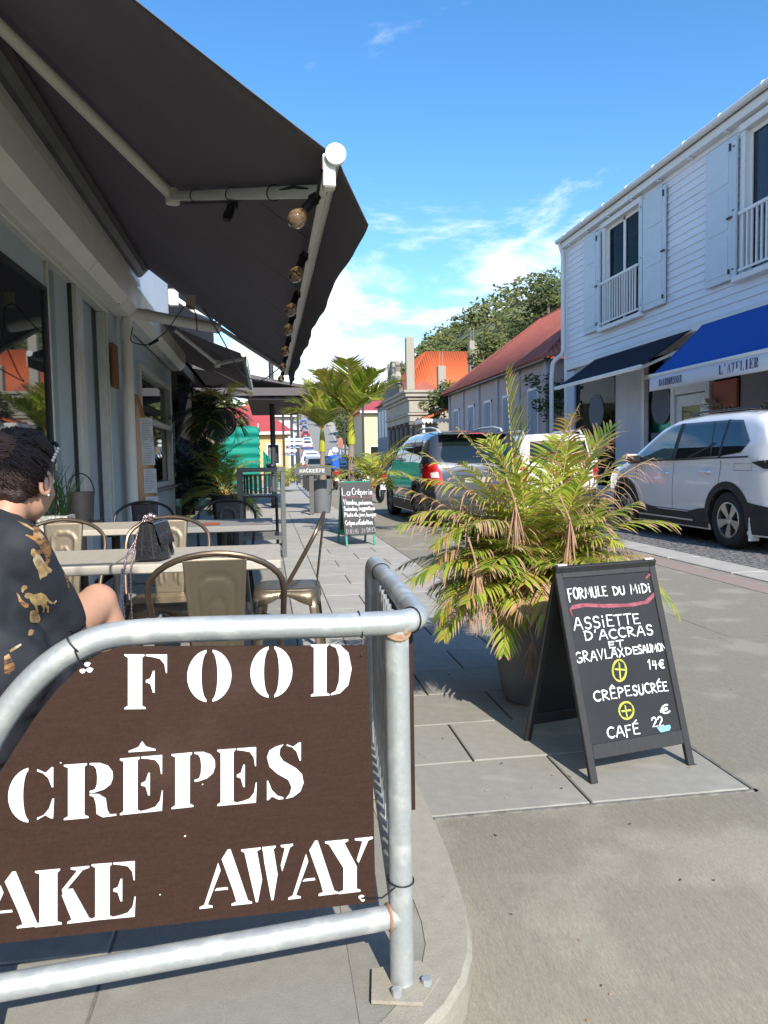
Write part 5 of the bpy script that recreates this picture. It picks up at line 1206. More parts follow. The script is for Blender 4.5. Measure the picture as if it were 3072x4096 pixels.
elr, ell_ = V((-.665,2.31,.70)), V((-1.06,2.36,.66)); wrr, wrl = V((-.78,2.50,.71)), V((-.90,2.58,.70))
b.tube([shr, elr], [.050,.038], 10); b.tube([elr, wrr], [.038,.025], 10); b.tube([shl, ell_], [.050,.038], 10); b.tube([ell_, wrl], [.038,.025], 10)
b.tube([neckb, shr], [.05,.045], 10); b.tube([neckb, shl], [.05,.045], 10)
hipr, hipl = V((-.80,2.13,.53)), V((-.95,2.16,.53)); knr, knl = V((-.605,2.585,.70)), V((-.80,2.66,.50)); anr, anl = V((-.475,2.70,.30)), V((-.82,2.62,.10))
b.tube([hipr, hipr.lerp(knr,.5)+V((0,0,.02)), knr], [.092,.080,.062], 16); b.tube([knr, knr.lerp(anr,.35)+V((0,-.015,0)), anr], [.060,.056,.034], 14)
b.sph(knr+V((0,.0,.004)), .064, 14, 10)
b.tube([hipl, knl], [.092,.062], 14); b.tube([knl, knl.lerp(anl,.35), anl], [.060,.056,.034], 14)
for an, dr in ((anr, V((.5,.7,-.35))), (anl, V((.1,1,-.15)))):
    dr.normalize(); b.tube([an-dr*.03+V((0,0,-.03)), an+dr*.07+V((0,0,-.045)), an+dr*.15+V((0,0,-.06))], [.033,.032,.018], 10)
hx = [(wrr, V((-.75,.62,-.1)), V((.3,.6,.1))), (wrl, V((.6,.75,0)), V((-.4,.5,.1)))]
for wr, d_, th in hx:
    d_ = d_.normalized(); sd_ = d_.cross(V((0,0,1))).normalized(); b.tube([wr, wr+d_*.04, wr+d_*.085], [.024,.034,.034], 10, flat=.6)
for wr, d_, th in hx:
    d_ = d_.normalized(); sd_ = d_.cross(V((0,0,1))).normalized()
    for k, (o_, l) in enumerate(((-.028,.062),(-.009,.074),(.010,.070),(.028,.054))):
        s0 = wr+d_*.075+sd_*o_; b.tube([s0, s0+d_*l*.5+V((0,0,-.004)), s0+d_*l*.8+V((0,0,-.018)), s0+d_*l*.92+V((0,0,-.034))], [.0095,.009,.0085,.007], 7)
    s0 = wr+d_*.02-sd_*.025; b.tube([s0, s0-sd_*.022+d_*.03, s0-sd_*.026+d_*.06], [.013,.011,.009], 7)
body = fuse('body', b, Mt['skin'], wm, .0085, 9, .55)
# ear
e = MB(); ec = HP(.083,-.002,-.018)
e.tube([ec+hu*(.030*cos(a))+hf*(-.006+.018*sin(a))+hr*.004 for a in [2*pi*i/16 for i in range(13)]], [.006]*13, 6); e.sph(ec+hu*-.026+hf*.004, .0085, 8, 6, (.6,1,1)); e.sph(ec, .02, 10, 8, (.35,.6,1)); 
e.build('ear', Mt['skin'], wm, smooth=True, ang=180)
e = MB(); e.sph(ec+hu*-.030+hf*.004+hr*.008, .0035, 6, 5); e.build('earring', Mt['whitebright'], wm, smooth=True)
for s_ in (-1, 1):
    e = MB(); e.sph(HP(.029*s_,.073,.005), .0105, 8, 6); e.build('eye', Mt['whitebright'], wm, smooth=True)
# hair: cap, bun and loose strands
h = MB(); M3 = Matrix((hr*.084, hf*.100, hu*.106)).transposed().to_4x4()
h.sph((0,0,0), 1, 24, 16, M=Matrix.Translation(HP(0,-.022,.028)) @ M3); h.sph(HP(0,-.062,-.035), .046, 14, 10); h.sph(HP(.025,-.050,-.045), .040, 12, 8); h.sph(HP(-.025,-.050,-.045), .040, 12, 8)
bun = HC+V((-.040,-.072,.078))
h.sph(bun, .050, 14, 10, (1.1,1.1,.85))
def hn(p): 
    q_ = (p-V((W_.x, W_.y, 0))) if False else p
    return .0035*noise.noise(V((q_.x*70, q_.y*70, q_.z*26)))+.003*noise.noise(q_*30)
fuse('hair', h, Mt['hair'], wm, .006, 4, .5, fold=hn)
# carve the face side: hair cap sits behind the brow
rs_ = random.Random(11); h = MB()
def onskull(th, ph):    # th from the crown down, ph round from the front
    n_ = V((sin(th)*sin(ph), sin(th)*cos(ph), cos(th))); return HP(n_.x*.088, n_.y*.104-.022, n_.z*.110+.028)
for k in range(460):
    ph = rs_.uniform(.5, 2*pi-.5); th0 = rs_.uniform(1.35, 2.5) if 1.2 < ph < 5.1 else rs_.uniform(.95, 1.35)
    s0 = onskull(th0, ph); pts_ = []
    for i in range(7):
        t = i/6.; q_ = s0.lerp(bun+V((rs_.uniform(-.02,.02), rs_.uniform(-.02,.02), rs_.uniform(-.02,.02)))*1.0, t)
        d_ = q_-HP(0,-.022,.028); n_ = V((d_.dot(hr)/.088, d_.dot(hf)/.104, d_.dot(hu)/.110)); l = n_.length
        if l < 1.0: n_ = n_/l*rs_.uniform(.99, 1.045); q_ = HP(n_.x*.088, n_.y*.104-.022, n_.z*.110+.028)
        pts_.append(q_)
    h.tube(pts_, [.0012,.0022,.0026,.0026,.0024,.002,.001], 4, caps=False)
for k in range(34):   # stray wisps
    ph = rs_.uniform(.6, 5.6); s0 = onskull(rs_.uniform(.3, 2.2), ph); d_ = (s0-HC).normalized()
    h.tube([s0, s0+d_*.012+V((rs_.uniform(-.01,.01),0,.004)), s0+d_*.022+V((rs_.uniform(-.03,.03),rs_.uniform(-.01,.01),-.01))], [.0008,.0007,.0004], 3, caps=False)
h.build('hair_strands', Mt['hair'], wm, smooth=True, ang=180, kind='stuff')
h = MB()
for k in range(230):
    a = rs_.uniform(0, 6.28); r_ = rs_.uniform(.018, .05); tz = rs_.uniform(-.036, .042); sp_ = rs_.uniform(1.2, 3.4); f0 = sqrt(max(.05, 1-(tz/.045)**2))
    h.tube([bun+V((cos(a+sp_*i/6)*.062*f0, sin(a+sp_*i/6)*.062*f0, tz*1.05+.006*sin(i+k)))+V((-.004,0,0)) for i in range(7)], [.0014,.0026,.003,.003,.003,.0024,.0012], 4, caps=False)
for k in range(24):
    ph = rs_.uniform(2.0, 4.4); s0 = onskull(rs_.uniform(1.3,2.3), ph)
    pts_ = [bun.lerp(s0, i/5)+(bun.lerp(s0, i/5)-HC).normalized()*.022*sin(pi*i/5) for i in range(6)]
    h.tube(pts_, [.002,.003,.003,.003,.0025,.001], 4, caps=False)
h.build('bun_strands', Mt['hair2'], wm, smooth=True, ang=180, kind='stuff')
# sunglasses pushed up into the hair
s_ = MB(); s_.tube([HP(.084,-.015,.0), HP(.086,.005,.045), HP(.072,.040,.095)], .0032, 6); s_.tube([HP(.072,.038,.095), HP(.045,.058,.112), HP(-.045,.058,.112), HP(-.072,.038,.095)], .006, 6); s_.build('sunglasses', Mt['black'], wm, smooth=True)
s_ = MB()
for k in range(5): s_.sph(HP(.087-.003*k,.008+.007*k,.050+.010*k), .0055, 7, 5)
s_.build('hair_clip', mat('pearl_clip', (.75,.70,.60), .3, .3), wm, smooth=True)
# shirt
Mt['shirt'] = mat('black_shirt_cloth', (.014,.016,.022), .75, 0, (.022,.025,.032), 10, .6, .15, 300)
s_ = MB()
s_.tube([neckb+V((-.008,-.012,.0)), neckb+V((-.01,-.01,-.05)), chest, V((-.85,2.15,.66)), pelv+V((0,0,.0)), pelv+V((-.01,.02,-.10))], [.078,.118,.155,.150,.175,.18], 18)
s_.tube([neckb+V((0,0,-.01)), shr+V((0,0,.005))], [.085,.088], 12); s_.tube([neckb+V((0,0,-.01)), shl+V((0,0,.005))], [.085,.088], 12); s_.sph(shr+V((0,0,.005)), .088, 12, 10)
s_.tube([shr, shr.lerp(elr,.6), elr+V((.0,.0,-.02))], [.086,.084,.088], 12); s_.tube([shl, ell_], [.086,.084], 12)
s_.tube([elr+V((-.03,-.02,.02)), V((-.72,2.28,.56)), V((-.68,2.34,.50))], [.085,.115,.10], 12)
s_.tube([hipr, hipr.lerp(knr,.42)], [.125,.108], 14); s_.tube([hipl, hipl.lerp(knl,.6)], [.12,.10], 14)
s_.tube([V((-.76,2.16,.60)), V((-.72,2.28,.42)), V((-.69,2.36,.33))], [.12,.11,.09], 12); s_.sph((-.80,2.15,.60), .17, 14, 10)
def fold(p):
    q_ = p+V((W_.x, W_.y, 0)); z = q_.z
    return .010*noise.noise(V((q_.x*9+z*5, q_.y*9, z*3)))*1.3 + .005*sin((q_.x+q_.y)*42+z*16+5*noise.noise(q_*6)) * min(1, max(0, (1.0-z)*3)) + .003*noise.noise(q_*26)
shirt = fuse('shirt', s_, Mt['shirt'], wm, .010, 10, .6, fold=fold)
c_ = MB(); 
c_.tube([neckb+V((.066*cos(a)-.012, .066*sin(a)-.02, .030+.016*cos(a+2.4))) for a in [2*pi*i/22 for i in range(22)]], .013, 8, closed=True, flat=1.8); c_.build('collar', Mt['shirt'], wm, smooth=True, ang=180)
# printed animals, lying on the cloth
svs = [v.co.copy()+TM[wm.name].translation for v in shirt.data.vertices]; sbv = BVHTree.FromPolygons(svs, [tuple(p.vertices) for p in shirt.data.polygons])
Mt['tiger'] = mat('tiger_print', (.42,.20,.055), .8, 0, (.035,.025,.02), 30, .3, stretch=(.6,.6,4), mottle=(16, (.50,.36,.18), .56))
Mt['leopard'] = mat('leopard_print', (.44,.31,.13), .8, 0, (.20,.12,.05), 75, .5, mottle=(24, (.50,.43,.30), .56))
def cloth_print(name, m_, px_poly, scale, ox, oy):
    bmx = bmesh.new(); pts_ = [V((ox+a/scale, -(oy+b_/scale), 0)) for a, b_ in px_poly]
    f = bmx.faces.new([bmx.verts.new(p) for p in pts_]); bmesh.ops.triangulate(bmx, faces=[f])
    xs_ = [p.x for p in pts_]; ys_ = [p.y for p in pts_]
    for ax, lo_, hi_ in ((0, min(xs_), max(xs_)), (1, min(ys_), max(ys_))):
        k = lo_+8
        while k < hi_:
            bmesh.ops.bisect_plane(bmx, geom=bmx.verts[:]+bmx.edges[:]+bmx.faces[:], plane_co=(k if ax == 0 else 0, k if ax == 1 else 0, 0), plane_no=(1-ax, ax, 0)); k += 9
    mb = MB(); ok = {}; bmx.verts.index_update()
    for v in bmx.verts:
        r_ = ray(v.co.x-68, -v.co.y).normalized(); h_ = sbv.ray_cast(EYE, r_)
        if h_[0] is not None:
            n_ = h_[1] if h_[1].dot(r_) < 0 else -h_[1]; ok[v.index] = len(mb.v); mb.v.append(h_[0]+n_*.0012)
    for f in bmx.faces:
        ix = [v.index for v in f.verts]
        if all(i in ok for i in ix):
            P_ = [mb.v[ok[i]] for i in ix]
            if max((P_[i]-P_[i-1]).length for i in range(len(P_))) < .035: mb.f.append([ok[i] for i in ix]); mb.m.append(0)
    bmx.free()
    if mb.f: mb.build(name, m_, wm, smooth=True, ang=180)
c14 = (2.765, 0, 2200); c6 = (1.276, 0, 1600)
cloth_print('printed_leopard', Mt['leopard'], [(228,520),(250,482),(300,482),(340,500),(420,480),(470,503),(510,560),(560,592),(592,560),(602,572),(572,606),(520,600),(490,575),(485,605),(515,640),(510,700),(492,700),(490,660),(466,625),(460,700),(440,700),(448,655),(420,612),(380,620),(398,700),(368,692),(345,620),(310,590),(290,545),(250,545)], *c14)
cloth_print('printed_tiger', Mt['tiger'], [(110,696),(116,690),(148,700),(154,690),(146,662),(152,650),(170,650),(186,660),(196,684),(216,706),(236,734),(247,768),(248,802),(238,828),(226,846),(206,850),(198,842),(216,828),(218,806),(204,790),(176,792),(160,776),(168,764),(190,766),(184,748),(160,724),(138,710)], *c6)
cloth_print('printed_tiger', Mt['leopard'], [(140,768),(152,760),(168,772),(195,806),(214,840),(240,862),(252,872),(246,884),(228,890),(222,902),(196,912),(190,922),(184,905),(176,872),(160,846),(150,822),(152,806),(138,790)], *c6)
cloth_print('printed_tiger', Mt['tiger'], [(672,225),(700,222),(740,250),(765,300),(775,345),(758,345),(740,320),(735,380),(750,440),(740,468),(728,460),(722,400),(700,330),(682,290)], *c14)
cloth_print('printed_tiger', Mt['leopard'], [(295,690),(330,672),(375,680),(405,720),(418,780),(400,812),(350,818),(300,810),(290,760)], *c14)
cloth_print('printed_tiger', Mt['tiger'], [(140,480),(170,500),(200,560),(280,610),(275,650),(240,650),(205,625),(170,580)], *c14)
cloth_print('printed_tiger', Mt['tiger'], [(0,1190),(50,1160),(80,1210),(125,1300),(110,1340),(70,1360),(60,1400),(0,1380)], *c14)
cloth_print('printed_cub', Mt['leopard'], [(196,420),(225,395),(262,405),(270,435),(235,450),(215,485),(200,470)], *c14)
cloth_print('printed_cub', Mt['leopard'], [(285,900),(310,885),(345,905),(320,950),(285,965),(265,950)], *c14)
cloth_print('printed_cub', Mt['leopard'], [(60,1120),(120,1080),(190,1045),(195,1065),(130,1110),(70,1145)], *c14)
cloth_print('printed_branch', Mt['leopard'], [(20,505),(60,560),(100,600),(160,650),(230,700),(300,740),(310,755),(220,712),(150,665),(90,630),(30,545)], 1.276, 0, 1600-20) if False else None
for pl in ([(85,560),(130,575),(165,600),(162,606),(115,582)],):
    cloth_print('printed_branch', Mt['leopard'], pl, 1.276*.94, -15, 1620)
wm.location.x += .05
# unseen board added above and behind the viewer to shade the woman's head and shoulders
ps = thing('added_shade_board', 'unseen wooden board added over the terrace to shade the seated woman', 'sign', (XF, -.1, 2.9))
q = MB(); q.cbox(-1.05, .02, -.13, -.08, 2.84, 3.17, .01); q.build('board', Mt['signwood'], ps)
q = MB(); q.tube([(XF-.02,-.105,3.25),(.0,-.105,3.25)], .018, 8); q.build('bracket', Mt['black'], ps, smooth=True)
for x in (-.95,-.2):
    q = MB(); q.tube([(x,-.105,3.16),(x,-.105,3.25)], .006, 6); q.build('hook', Mt['black'], ps)
# ------------------------------------------------------------------ white clapboard building on the right
XR = 8.0
wb = thing('clapboard_building', 'white clapboard two-storey building with pale blue shutters and shops below', 'building', (XR, 14, 0))
Mt['clap'] = mat('white_clapboard', (.80,.80,.82), .5, 0, (.74,.74,.76), 4, .6, .08, 30, stretch=(1,.4,3), rnd=.03)
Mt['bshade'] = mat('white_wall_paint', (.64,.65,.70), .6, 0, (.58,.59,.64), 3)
Mt['shut'] = mat('pale_blue_shutter', (.60,.67,.70), .5, 0, (.55,.62,.65), 5, rnd=.02)
Mt['trimw'] = mat('white_trim', (.80,.79,.76), .5, 0, (.74,.73,.70), 6)
def bld(mb, nm, m_, par=None, **k): return mb.build(nm, m_, par or wb, **k)
Y0, Y1 = 4.0, 19.75
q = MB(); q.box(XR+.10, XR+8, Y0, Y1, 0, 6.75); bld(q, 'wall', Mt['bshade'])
wins = [(17.42, 15.70, 4.20, 6.50), (12.05, 10.3, 4.15, 6.50), (6.6, 4.9, 4.15, 6.50)]   # (far y, near y, z0, z1)
z = 3.60; ei = .148; k = 0
while z < 6.72:
    zt = min(z+ei+.02, 6.75)
    cuts = sorted([(w_[1], w_[0]) for w_ in wins if w_[2]-.02 < z+ei*.5 < w_[3]+.02]); segs = []; a = Y0
    for (c0, c1) in cuts: segs.append((a, c0-.02)); a = c1+.02
    segs.append((a, Y1))
    for (s0, s1) in segs:
        q = MB(); q.prism([(0.10,0),(.0,0),(.022,zt-z),(.10,zt-z)], (XR-.005, s0, z), (1,0,0), (0,0,1), (0,1,0), s1-s0); bld(q, 'clapboard', Mt['clap'])
    z += ei
q = MB(); q.box(XR+.102, XR+8, Y1, Y1+.02, 0, 6.7); q.cbox(XR-.03, XR+.12, Y1-.0, Y1+.14, 0, 6.75, .01); bld(q, 'corner_board', Mt['trimw'])
q = MB(); q.cbox(XR-.02, XR+.09, Y0, Y1, 3.45, 3.595, .01); bld(q, 'belt_board', Mt['trimw'])
for (yf, yn, z0, z1) in wins:
    wq = MB()
    wq.cbox(XR-.03, XR+.16, yn-.1, yn+.02, z0, z1, .006); wq.cbox(XR-.03, XR+.16, yf-.02, yf+.1, z0, z1, .006); wq.cbox(XR-.06, XR+.16, yn-.12, yf+.12, z1, min(z1+.12, 6.655), .006)
    wn_ = bld(wq, 'window', Mt['trimw'])
    qq = MB(); qq.cbox(XR-.12, XR+.14, yn-.2, yf+.2, z0-.10, z0-.001, .01); o = qq.build('sill', Mt['trimw'], wb)
    qq = MB(); qq.box(XR+.09, XR+.096, yn+.02, yf-.02, z0, z1); bld(qq, 'pane', Mt['dimglass'])
    qq = MB(); ym = (yn+yf)/2
    qq.cbox(XR+.06, XR+.088, yn+.02, yn+.09, z0, z1, .004); qq.cbox(XR+.06, XR+.088, yf-.09, yf-.02, z0, z1, .004); qq.cbox(XR+.06, XR+.088, ym-.05, ym+.05, z0, z1, .004); qq.cbox(XR+.06, XR+.088, yn+.09, yf-.09, z1-.08, z1, .004)
    bld(qq, 'window_frame', Mt['trimw'])
    Mt.setdefault('curtain', mat('dark_curtain', (.06,.035,.035), .9, 0, (.03,.02,.02), 5, stretch=(1,9,.3)))
    qq = MB(); qq.grid(lambda u, v: (XR+.099, yn+(yf-yn)*u, z0+(z1-z0)*v), 10, 2); bld(qq, 'curtain', Mt['curtain'])
    # juliet railing
    qq = MB(); qq.cbox(XR-.10, XR-.05, yn-.05, yf+.05, z0+.98, z0+1.04, .006); qq.cbox(XR-.09, XR-.06, yn-.05, yf+.05, z0+.06, z0+.10, .004); bld(qq, 'railing_rail', Mt['trimw'])
    nb = 14
    for i in range(nb):
        yy = yn+(yf-yn)*(i+.5)/nb; qq = MB(); qq.box(XR-.09, XR-.065, yy-.016, yy+.016, z0+.101, z0+.979); bld(qq, 'baluster', Mt['trimw'])
    # shutters: the near one folded against the wall, the far one standing out
    for (s0, s1, far) in ((yn-1.16, yn-.26, 0), (yf+.26, yf+1.06, 1)):
        sh_ = thing('_tmp', None, None) if False else None
        qq = MB(); qq.cbox(XR-.075, XR-.035, s0, s1, z0-.02, z1, .006); so = bld(qq, 'shutter', Mt['shut'])
        TM[so.name] = TM[wb.name]
        for (zz, hh) in ((.10,.62),(.84,.66),(1.62,.72)):
            p_ = MB(); p_.cbox(XR-.083, XR-.0755, s0+.10, s1-.10, z0+zz, z0+zz+hh, .004); p_.build('panel', Mt['shut'], so)
        p_ = MB()
        for zz in (.12, 1.1, 2.15): p_.cbox(XR-.09, XR-.05, (s1-.0) if not far else s0-.10, (s1+.10) if not far else s0, z0+zz, z0+zz+.03, .003)
        p_.build('hinge', Mt['trimw'], so)
        p_ = MB(); p_.box(XR-.10, XR-.083, s0+.03, s0+.07, z1-.22, z1-.10); p_.box(XR-.10, XR-.083, s0+.03, s0+.07, z0+.08, z0+.16); p_.box(XR-.12, XR-.083, s0-.04, s0+.10, z0+1.0, z0+1.025); p_.build('latch', Mt['black'], so)
    if True:
        qq = MB(); qq.cbox(XR-.09, XR-.045, yn-.24, yn-.13, z0, z1-.02, .006); bld(qq, 'folded_shutter_leaf', Mt['shut'])
        qq = MB(); qq.cbox(XR-.09, XR-.045, yf+.13, yf+.24, z0, z1-.02, .006); bld(qq, 'folded_shutter_leaf', Mt['shut'])
# eaves, gutter and roof
q = MB(); q.prism([(.0,6.66),(-.13,6.66),(-.13,6.80),(.3,7.0),(.3,6.66)], (XR, Y0, 0), (1,0,0), (0,0,1), (0,1,0), Y1+.15-Y0); bld(q, 'eaves', Mt['trimw'])
q = MB(); q.tube([(XR-.19, Y0, 6.88),(XR-.19, Y1+.22, 6.86)], .062, 12); bld(q, 'gutter', Mt['trimw'], smooth=True)
yy = Y0+.4
while yy < Y1+.4:
    q = MB(); q.tube([(XR-.19, yy, 6.873),(XR-.19, yy+.05, 6.873)], .070, 12); bld(q, 'gutter_bracket', Mt['trimw'], smooth=True)
    q = MB(); q.box(XR-.12, XR-.02, yy, yy+.04, 6.62, 6.655); bld(q, 'rafter_end', Mt['trimw'])
    yy += 0; yy += 1.15
q = MB(); q.prism([(-.15,6.83),(4.2,8.4),(8.6,6.9),(8.6,6.8),(4.2,8.3),(-.12,6.805)], (XR, Y0, 0), (1,0,0), (0,0,1), (0,1,0), Y1+.15-Y0)
Mt['roofgrey'] = mat('grey_roof', (.30,.28,.26), .8); bld(q, 'roof', Mt['roofgrey'])
q = MB(); q.tube(bend([(XR-.15,Y1+.12,6.80),(XR-.09,Y1+.05,6.5),(XR-.09,Y1+.05,3.9),(XR-.30,Y1+.25,3.72),(XR-.33,Y1+.28,3.3),(XR-.33,Y1+.28,0)], .12), .055, 10); bld(q, 'downpipe', Mt['trimw'], smooth=True)
# ground floor: shopfronts
Mt['shopdark'] = mat('brown_shop_interior', (.055,.035,.035), .8, 0, (.03,.02,.02), 1.5)
q = MB(); q.box(XR+.09, XR+.0995, 15.2, 19.3, .1, 3.3); bld(q, 'shop_window_backing', Mt['shopdark'])
q = MB(); q.box(XR+.05, XR+.056, 17.0, 19.3, .45, 3.3); bld(q, 'shop_pane', Mt['dimglass'])
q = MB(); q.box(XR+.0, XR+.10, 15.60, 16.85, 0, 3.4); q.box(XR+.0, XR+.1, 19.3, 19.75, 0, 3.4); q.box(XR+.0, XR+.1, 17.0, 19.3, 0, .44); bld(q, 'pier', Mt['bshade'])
q = MB(); q.box(XR+.02, XR+.0985, 4, 15.18, 3.2, 3.45); q.box(XR+.05, XR+.0985, 4, 12.18, .0, 3.2); bld(q, 'shop_wall', mat('grey_white_render', (.42,.41,.42), .8, 0, (.34,.33,.34), 1.2, .8))
q = MB()
for (a, b_) in ((15.42,15.56),(14.20,14.34),(12.98,13.12)): q.cbox(XR-.04, XR+.10, a, b_, 0, 3.2, .006)
q.cbox(XR-.03, XR+.10, 13.12, 14.20, 2.32, 2.50, .006); q.cbox(XR-.03, XR+.1, 14.34, 15.42, 2.75, 2.85, .006); bld(q, 'shopfront_frame', Mt['trimw'])
q = MB(); q.box(XR+.06, XR+.066, 14.34, 15.42, .2, 3.2); q.box(XR+.06, XR+.066, 13.12, 14.2, 2.5, 3.2); bld(q, 'shop_pane', Mt['dimglass'])
dr = thing('glazed_door', 'white framed glass salon door with etched oval between the two shop awnings', 'door', (XR, 13.66, 0))
q = MB(); 
for bx in ((13.14,13.34,.05,2.30),(13.98,14.18,.05,2.30),(13.34,13.98,.05,.35),(13.34,13.98,2.08,2.30)): q.cbox(XR-.0, XR+.05, bx[0], bx[1], bx[2], bx[3], .005)
q.build('frame', Mt['trimw'], dr); q = MB(); q.box(XR+.02, XR+.026, 13.34, 13.98, .35, 2.08); q.build('pane', Mt['glass'], dr)
q = MB(); q.tube([(XR+.017, 13.66+.17*cos(a), 1.35+.36*sin(a)) for a in [2*pi*i/28 for i in range(28)]], .008, 4, closed=True)
for k in range(5): q.tube([(XR+.017, 13.66-.10+.05*k, 1.1),(XR+.017, 13.66+.10-.05*k, 1.6)], .005, 4)
q.build('etched_oval', Mt['chalkfaint'], dr)
q = MB(); q.tube([(XR-.05, 13.24, .9),(XR-.05, 13.24, 1.3)], .012, 6); q.build('handle', Mt['alu'], dr)
Mt['terra'] = mat('terracotta_panel', (.52,.15,.085), .7, 0, (.46,.13,.075), 3)
q = MB(); q.cbox(XR+.0, XR+.05, 12.22, 12.95, .1, 2.45, .004); q.build('terracotta_panel', Mt['terra'], label='plain terracotta-red panel beside the glass salon door', cat='panel')
q = MB(); q.box(XR+.0705, XR+.098, 12.18, 12.98, .0, 3.2); bld(q, 'dark_opening', Mt['shopdark'])
sc_m = mat('shop_window_sticker', (.17,.20,.22), .8, 0, (.13,.15,.17), 20)
for i, (yc, z_, r_) in enumerate(((18.0, 2.25, .42), (14.85, 2.18, .40))):
    t = thing('window_sticker', ('round pale floral sticker on the brown shop window under the navy awning', 'round pale floral sticker on the narrow window left of the salon door')[i], 'sticker', (XR, yc, z_))
    q = MB(); q.prism([(r_*cos(a), r_*sin(a)) for a in [2*pi*k/32 for k in range(32)]], (XR+.042, yc, z_), (0,1,0), (0,0,1), (-1,0,0), .003); q.build('disc', sc_m, t)
    q = MB(); 
    for k in range(11): a = 2*pi*k/11; q.sph((XR+.036, yc+r_*.75*cos(a), z_+r_*.75*sin(a)), .015, 5, 4)
    q.build('dot', Mt['chalkfaint'], t, kind='stuff')
    q = MB(); q.box(XR+.040, XR+.043, yc-.5*(1-.2*i), yc+.5*(1-.2*i), z_-1.02, z_-.56); q.build('name_band', sc_m, t)
    q = MB()
    def SPm(u, v, l, yc=yc, z_=z_): return V((XR+.0385-l, yc+.40-u, z_-.90+v))
    handtext(q, 'Ateliers', SPm, .0, .80*(1-.15*i), 0, 0, .22, .022, seed=4) if i == 0 else handtext(q, 'salon', SPm, .05, .6, 0, 0, .2, .02, seed=4)
    SK_ok = True
    q.build('lettering', Mt['chalkfaint'], t)
# wall lamp
q = MB(); q.prism([(-.16,0),(.16,0),(.06,.10),(-.06,.10)], (XR-.22, 12.9, 2.05), (0,1,0), (0,0,1), (1,0,0), .2); q.build('wall_lamp', Mt['alu'], label='pale metal wall lamp shade over the terracotta panel', cat='lamp')
# dark sign board on the far right
q = MB(); q.box(XR-.03, XR+.01, 10.0, 11.1, 2.15, 2.62); sbn = q.build('shop_sign', Mt['black'], label='dark plaque reading CABIN partly cut off behind the potted palms', cat='sign')
TM[sbn.name] = Matrix(); q = MB()
def CP(u, v, l): return V((XR-.031-l, 11.02-u, 2.28+v))
for k, ch in enumerate('CABIN'):
    glyph(q, ch, CP, (.02+k*.17, 0), (.15+k*.17, 0), (.02+k*.17, .2), .002)
q.build('letter', Mt['chalkfaint'], sbn)
# shop awnings
def shop_awning(name, label, y0, y1, xo, zt, zb, m_, vh, m_v, yslant=0.):
    t = thing(name, label, 'awning', (XR, (y0+y1)/2, zt))
    q = MB(); q.grid(lambda u, v: (XR-.04-(XR-.04-xo)*v, y0+(y1-y0)*u, zt+(zb-zt)*v-.02*sin(pi*v)), 24, 8); q.build('cloth', m_, t, smooth=True, ang=180, solid=.004)
    q = MB(); q.grid(lambda u, v: (xo-.012+.01*sin(u*30)*v, y0+(y1-y0)*u, zb-.02-vh*v), 24, 3); q.build('valance', m_v, t, smooth=True, ang=180, solid=.003)
    q = MB(); q.tube([(xo, y0-.02, zb),(xo, y1+.02, zb)], .032, 10); q.build('front_bar', Mt['trimw'], t, smooth=True)
    for yy in (y0+.15, y1-.15):
        q = MB(); q.beam((XR-.02, yy, zt-.3),(xo+.02, yy, zb-.04), .04, .05); q.build('arm', Mt['trimw'], t)
    return t
Mt['blueawn'] = mat('bright_blue_awning_cloth', (.010,.085,.36), .85, 0, (.012,.10,.40), 3, spec=.2)
Mt['navyawn'] = mat('navy_awning_cloth', (.006,.008,.020), .9, 0, (.009,.012,.028), 4, spec=.2)
Mt['valwhite'] = mat('white_valance', (.66,.68,.74), .7, 0, (.62,.64,.70), 4)
a1x = 6.95
_c = PX(2602, 1505, a1x); print('blue', _c)
bA = shop_awning('shop_awning', 'bright blue awning with white lettered valance over the hairdresser', 7.0, _c.y, a1x, 3.52, _c.z, Mt['blueawn'], .26, Mt['valwhite'])
nA = shop_awning('shop_awning', 'navy awning with thin white edge over the left shopfront', 13.6, 17.9, a1x, 3.50, 2.82, Mt['navyawn'], .035, Mt['trimw'])
Mt['bluetext'] = mat('navy_lettering', (.045,.055,.16), .7)
def VP(yl):
    def f(u, v, l): return V((a1x-.017-l, yl-u, v))
    return f
def valtext(word, pa, pb, h_frac):
    A_ = PX(pa[0], pa[1], a1x-.017); B_ = PX(pb[0], pb[1], a1x-.017); n = len(word); tot = A_.y-B_.y; w_ = tot/n
    Cc = PX(pa[0], h_frac, a1x-.017); hh = Cc.z-A_.z
    q = MB()
    for k, ch in enumerate(word):
        u0 = k*w_; zb_ = A_.z
        glyph(q, ch, VP(A_.y), (u0+w_*.06, zb_), (u0+w_*.90, zb_), (u0+w_*.06, zb_+hh), .002)
        if len(q.f): q.build('letter', Mt['bluetext'], bA); q = MB()
valtext('HAIRDRESSER', (2635,1545), (2727,1528), 1518)
valtext("L'ATELIER", (2874,1499), (3034,1462), 1462)
# potted palms in front of the render
for i, (yy, z_, s_) in enumerate(((11.9, .8, 1.0), (10.9, .75, 1.2), (9.9, .7, 1.1))):
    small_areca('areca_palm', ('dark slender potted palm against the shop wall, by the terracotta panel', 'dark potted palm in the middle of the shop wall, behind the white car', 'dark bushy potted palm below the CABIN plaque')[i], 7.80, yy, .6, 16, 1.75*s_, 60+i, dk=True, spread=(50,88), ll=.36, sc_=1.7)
    potted('street_planter', ('dark pot of the palm by the terracotta panel', 'dark pot hidden behind the white car roof', 'dark pot of the palm below the CABIN plaque')[i], (7.80,yy,.1), [(.14,0),(.2,.5),(.18,.5)], Mt['black'], .45)

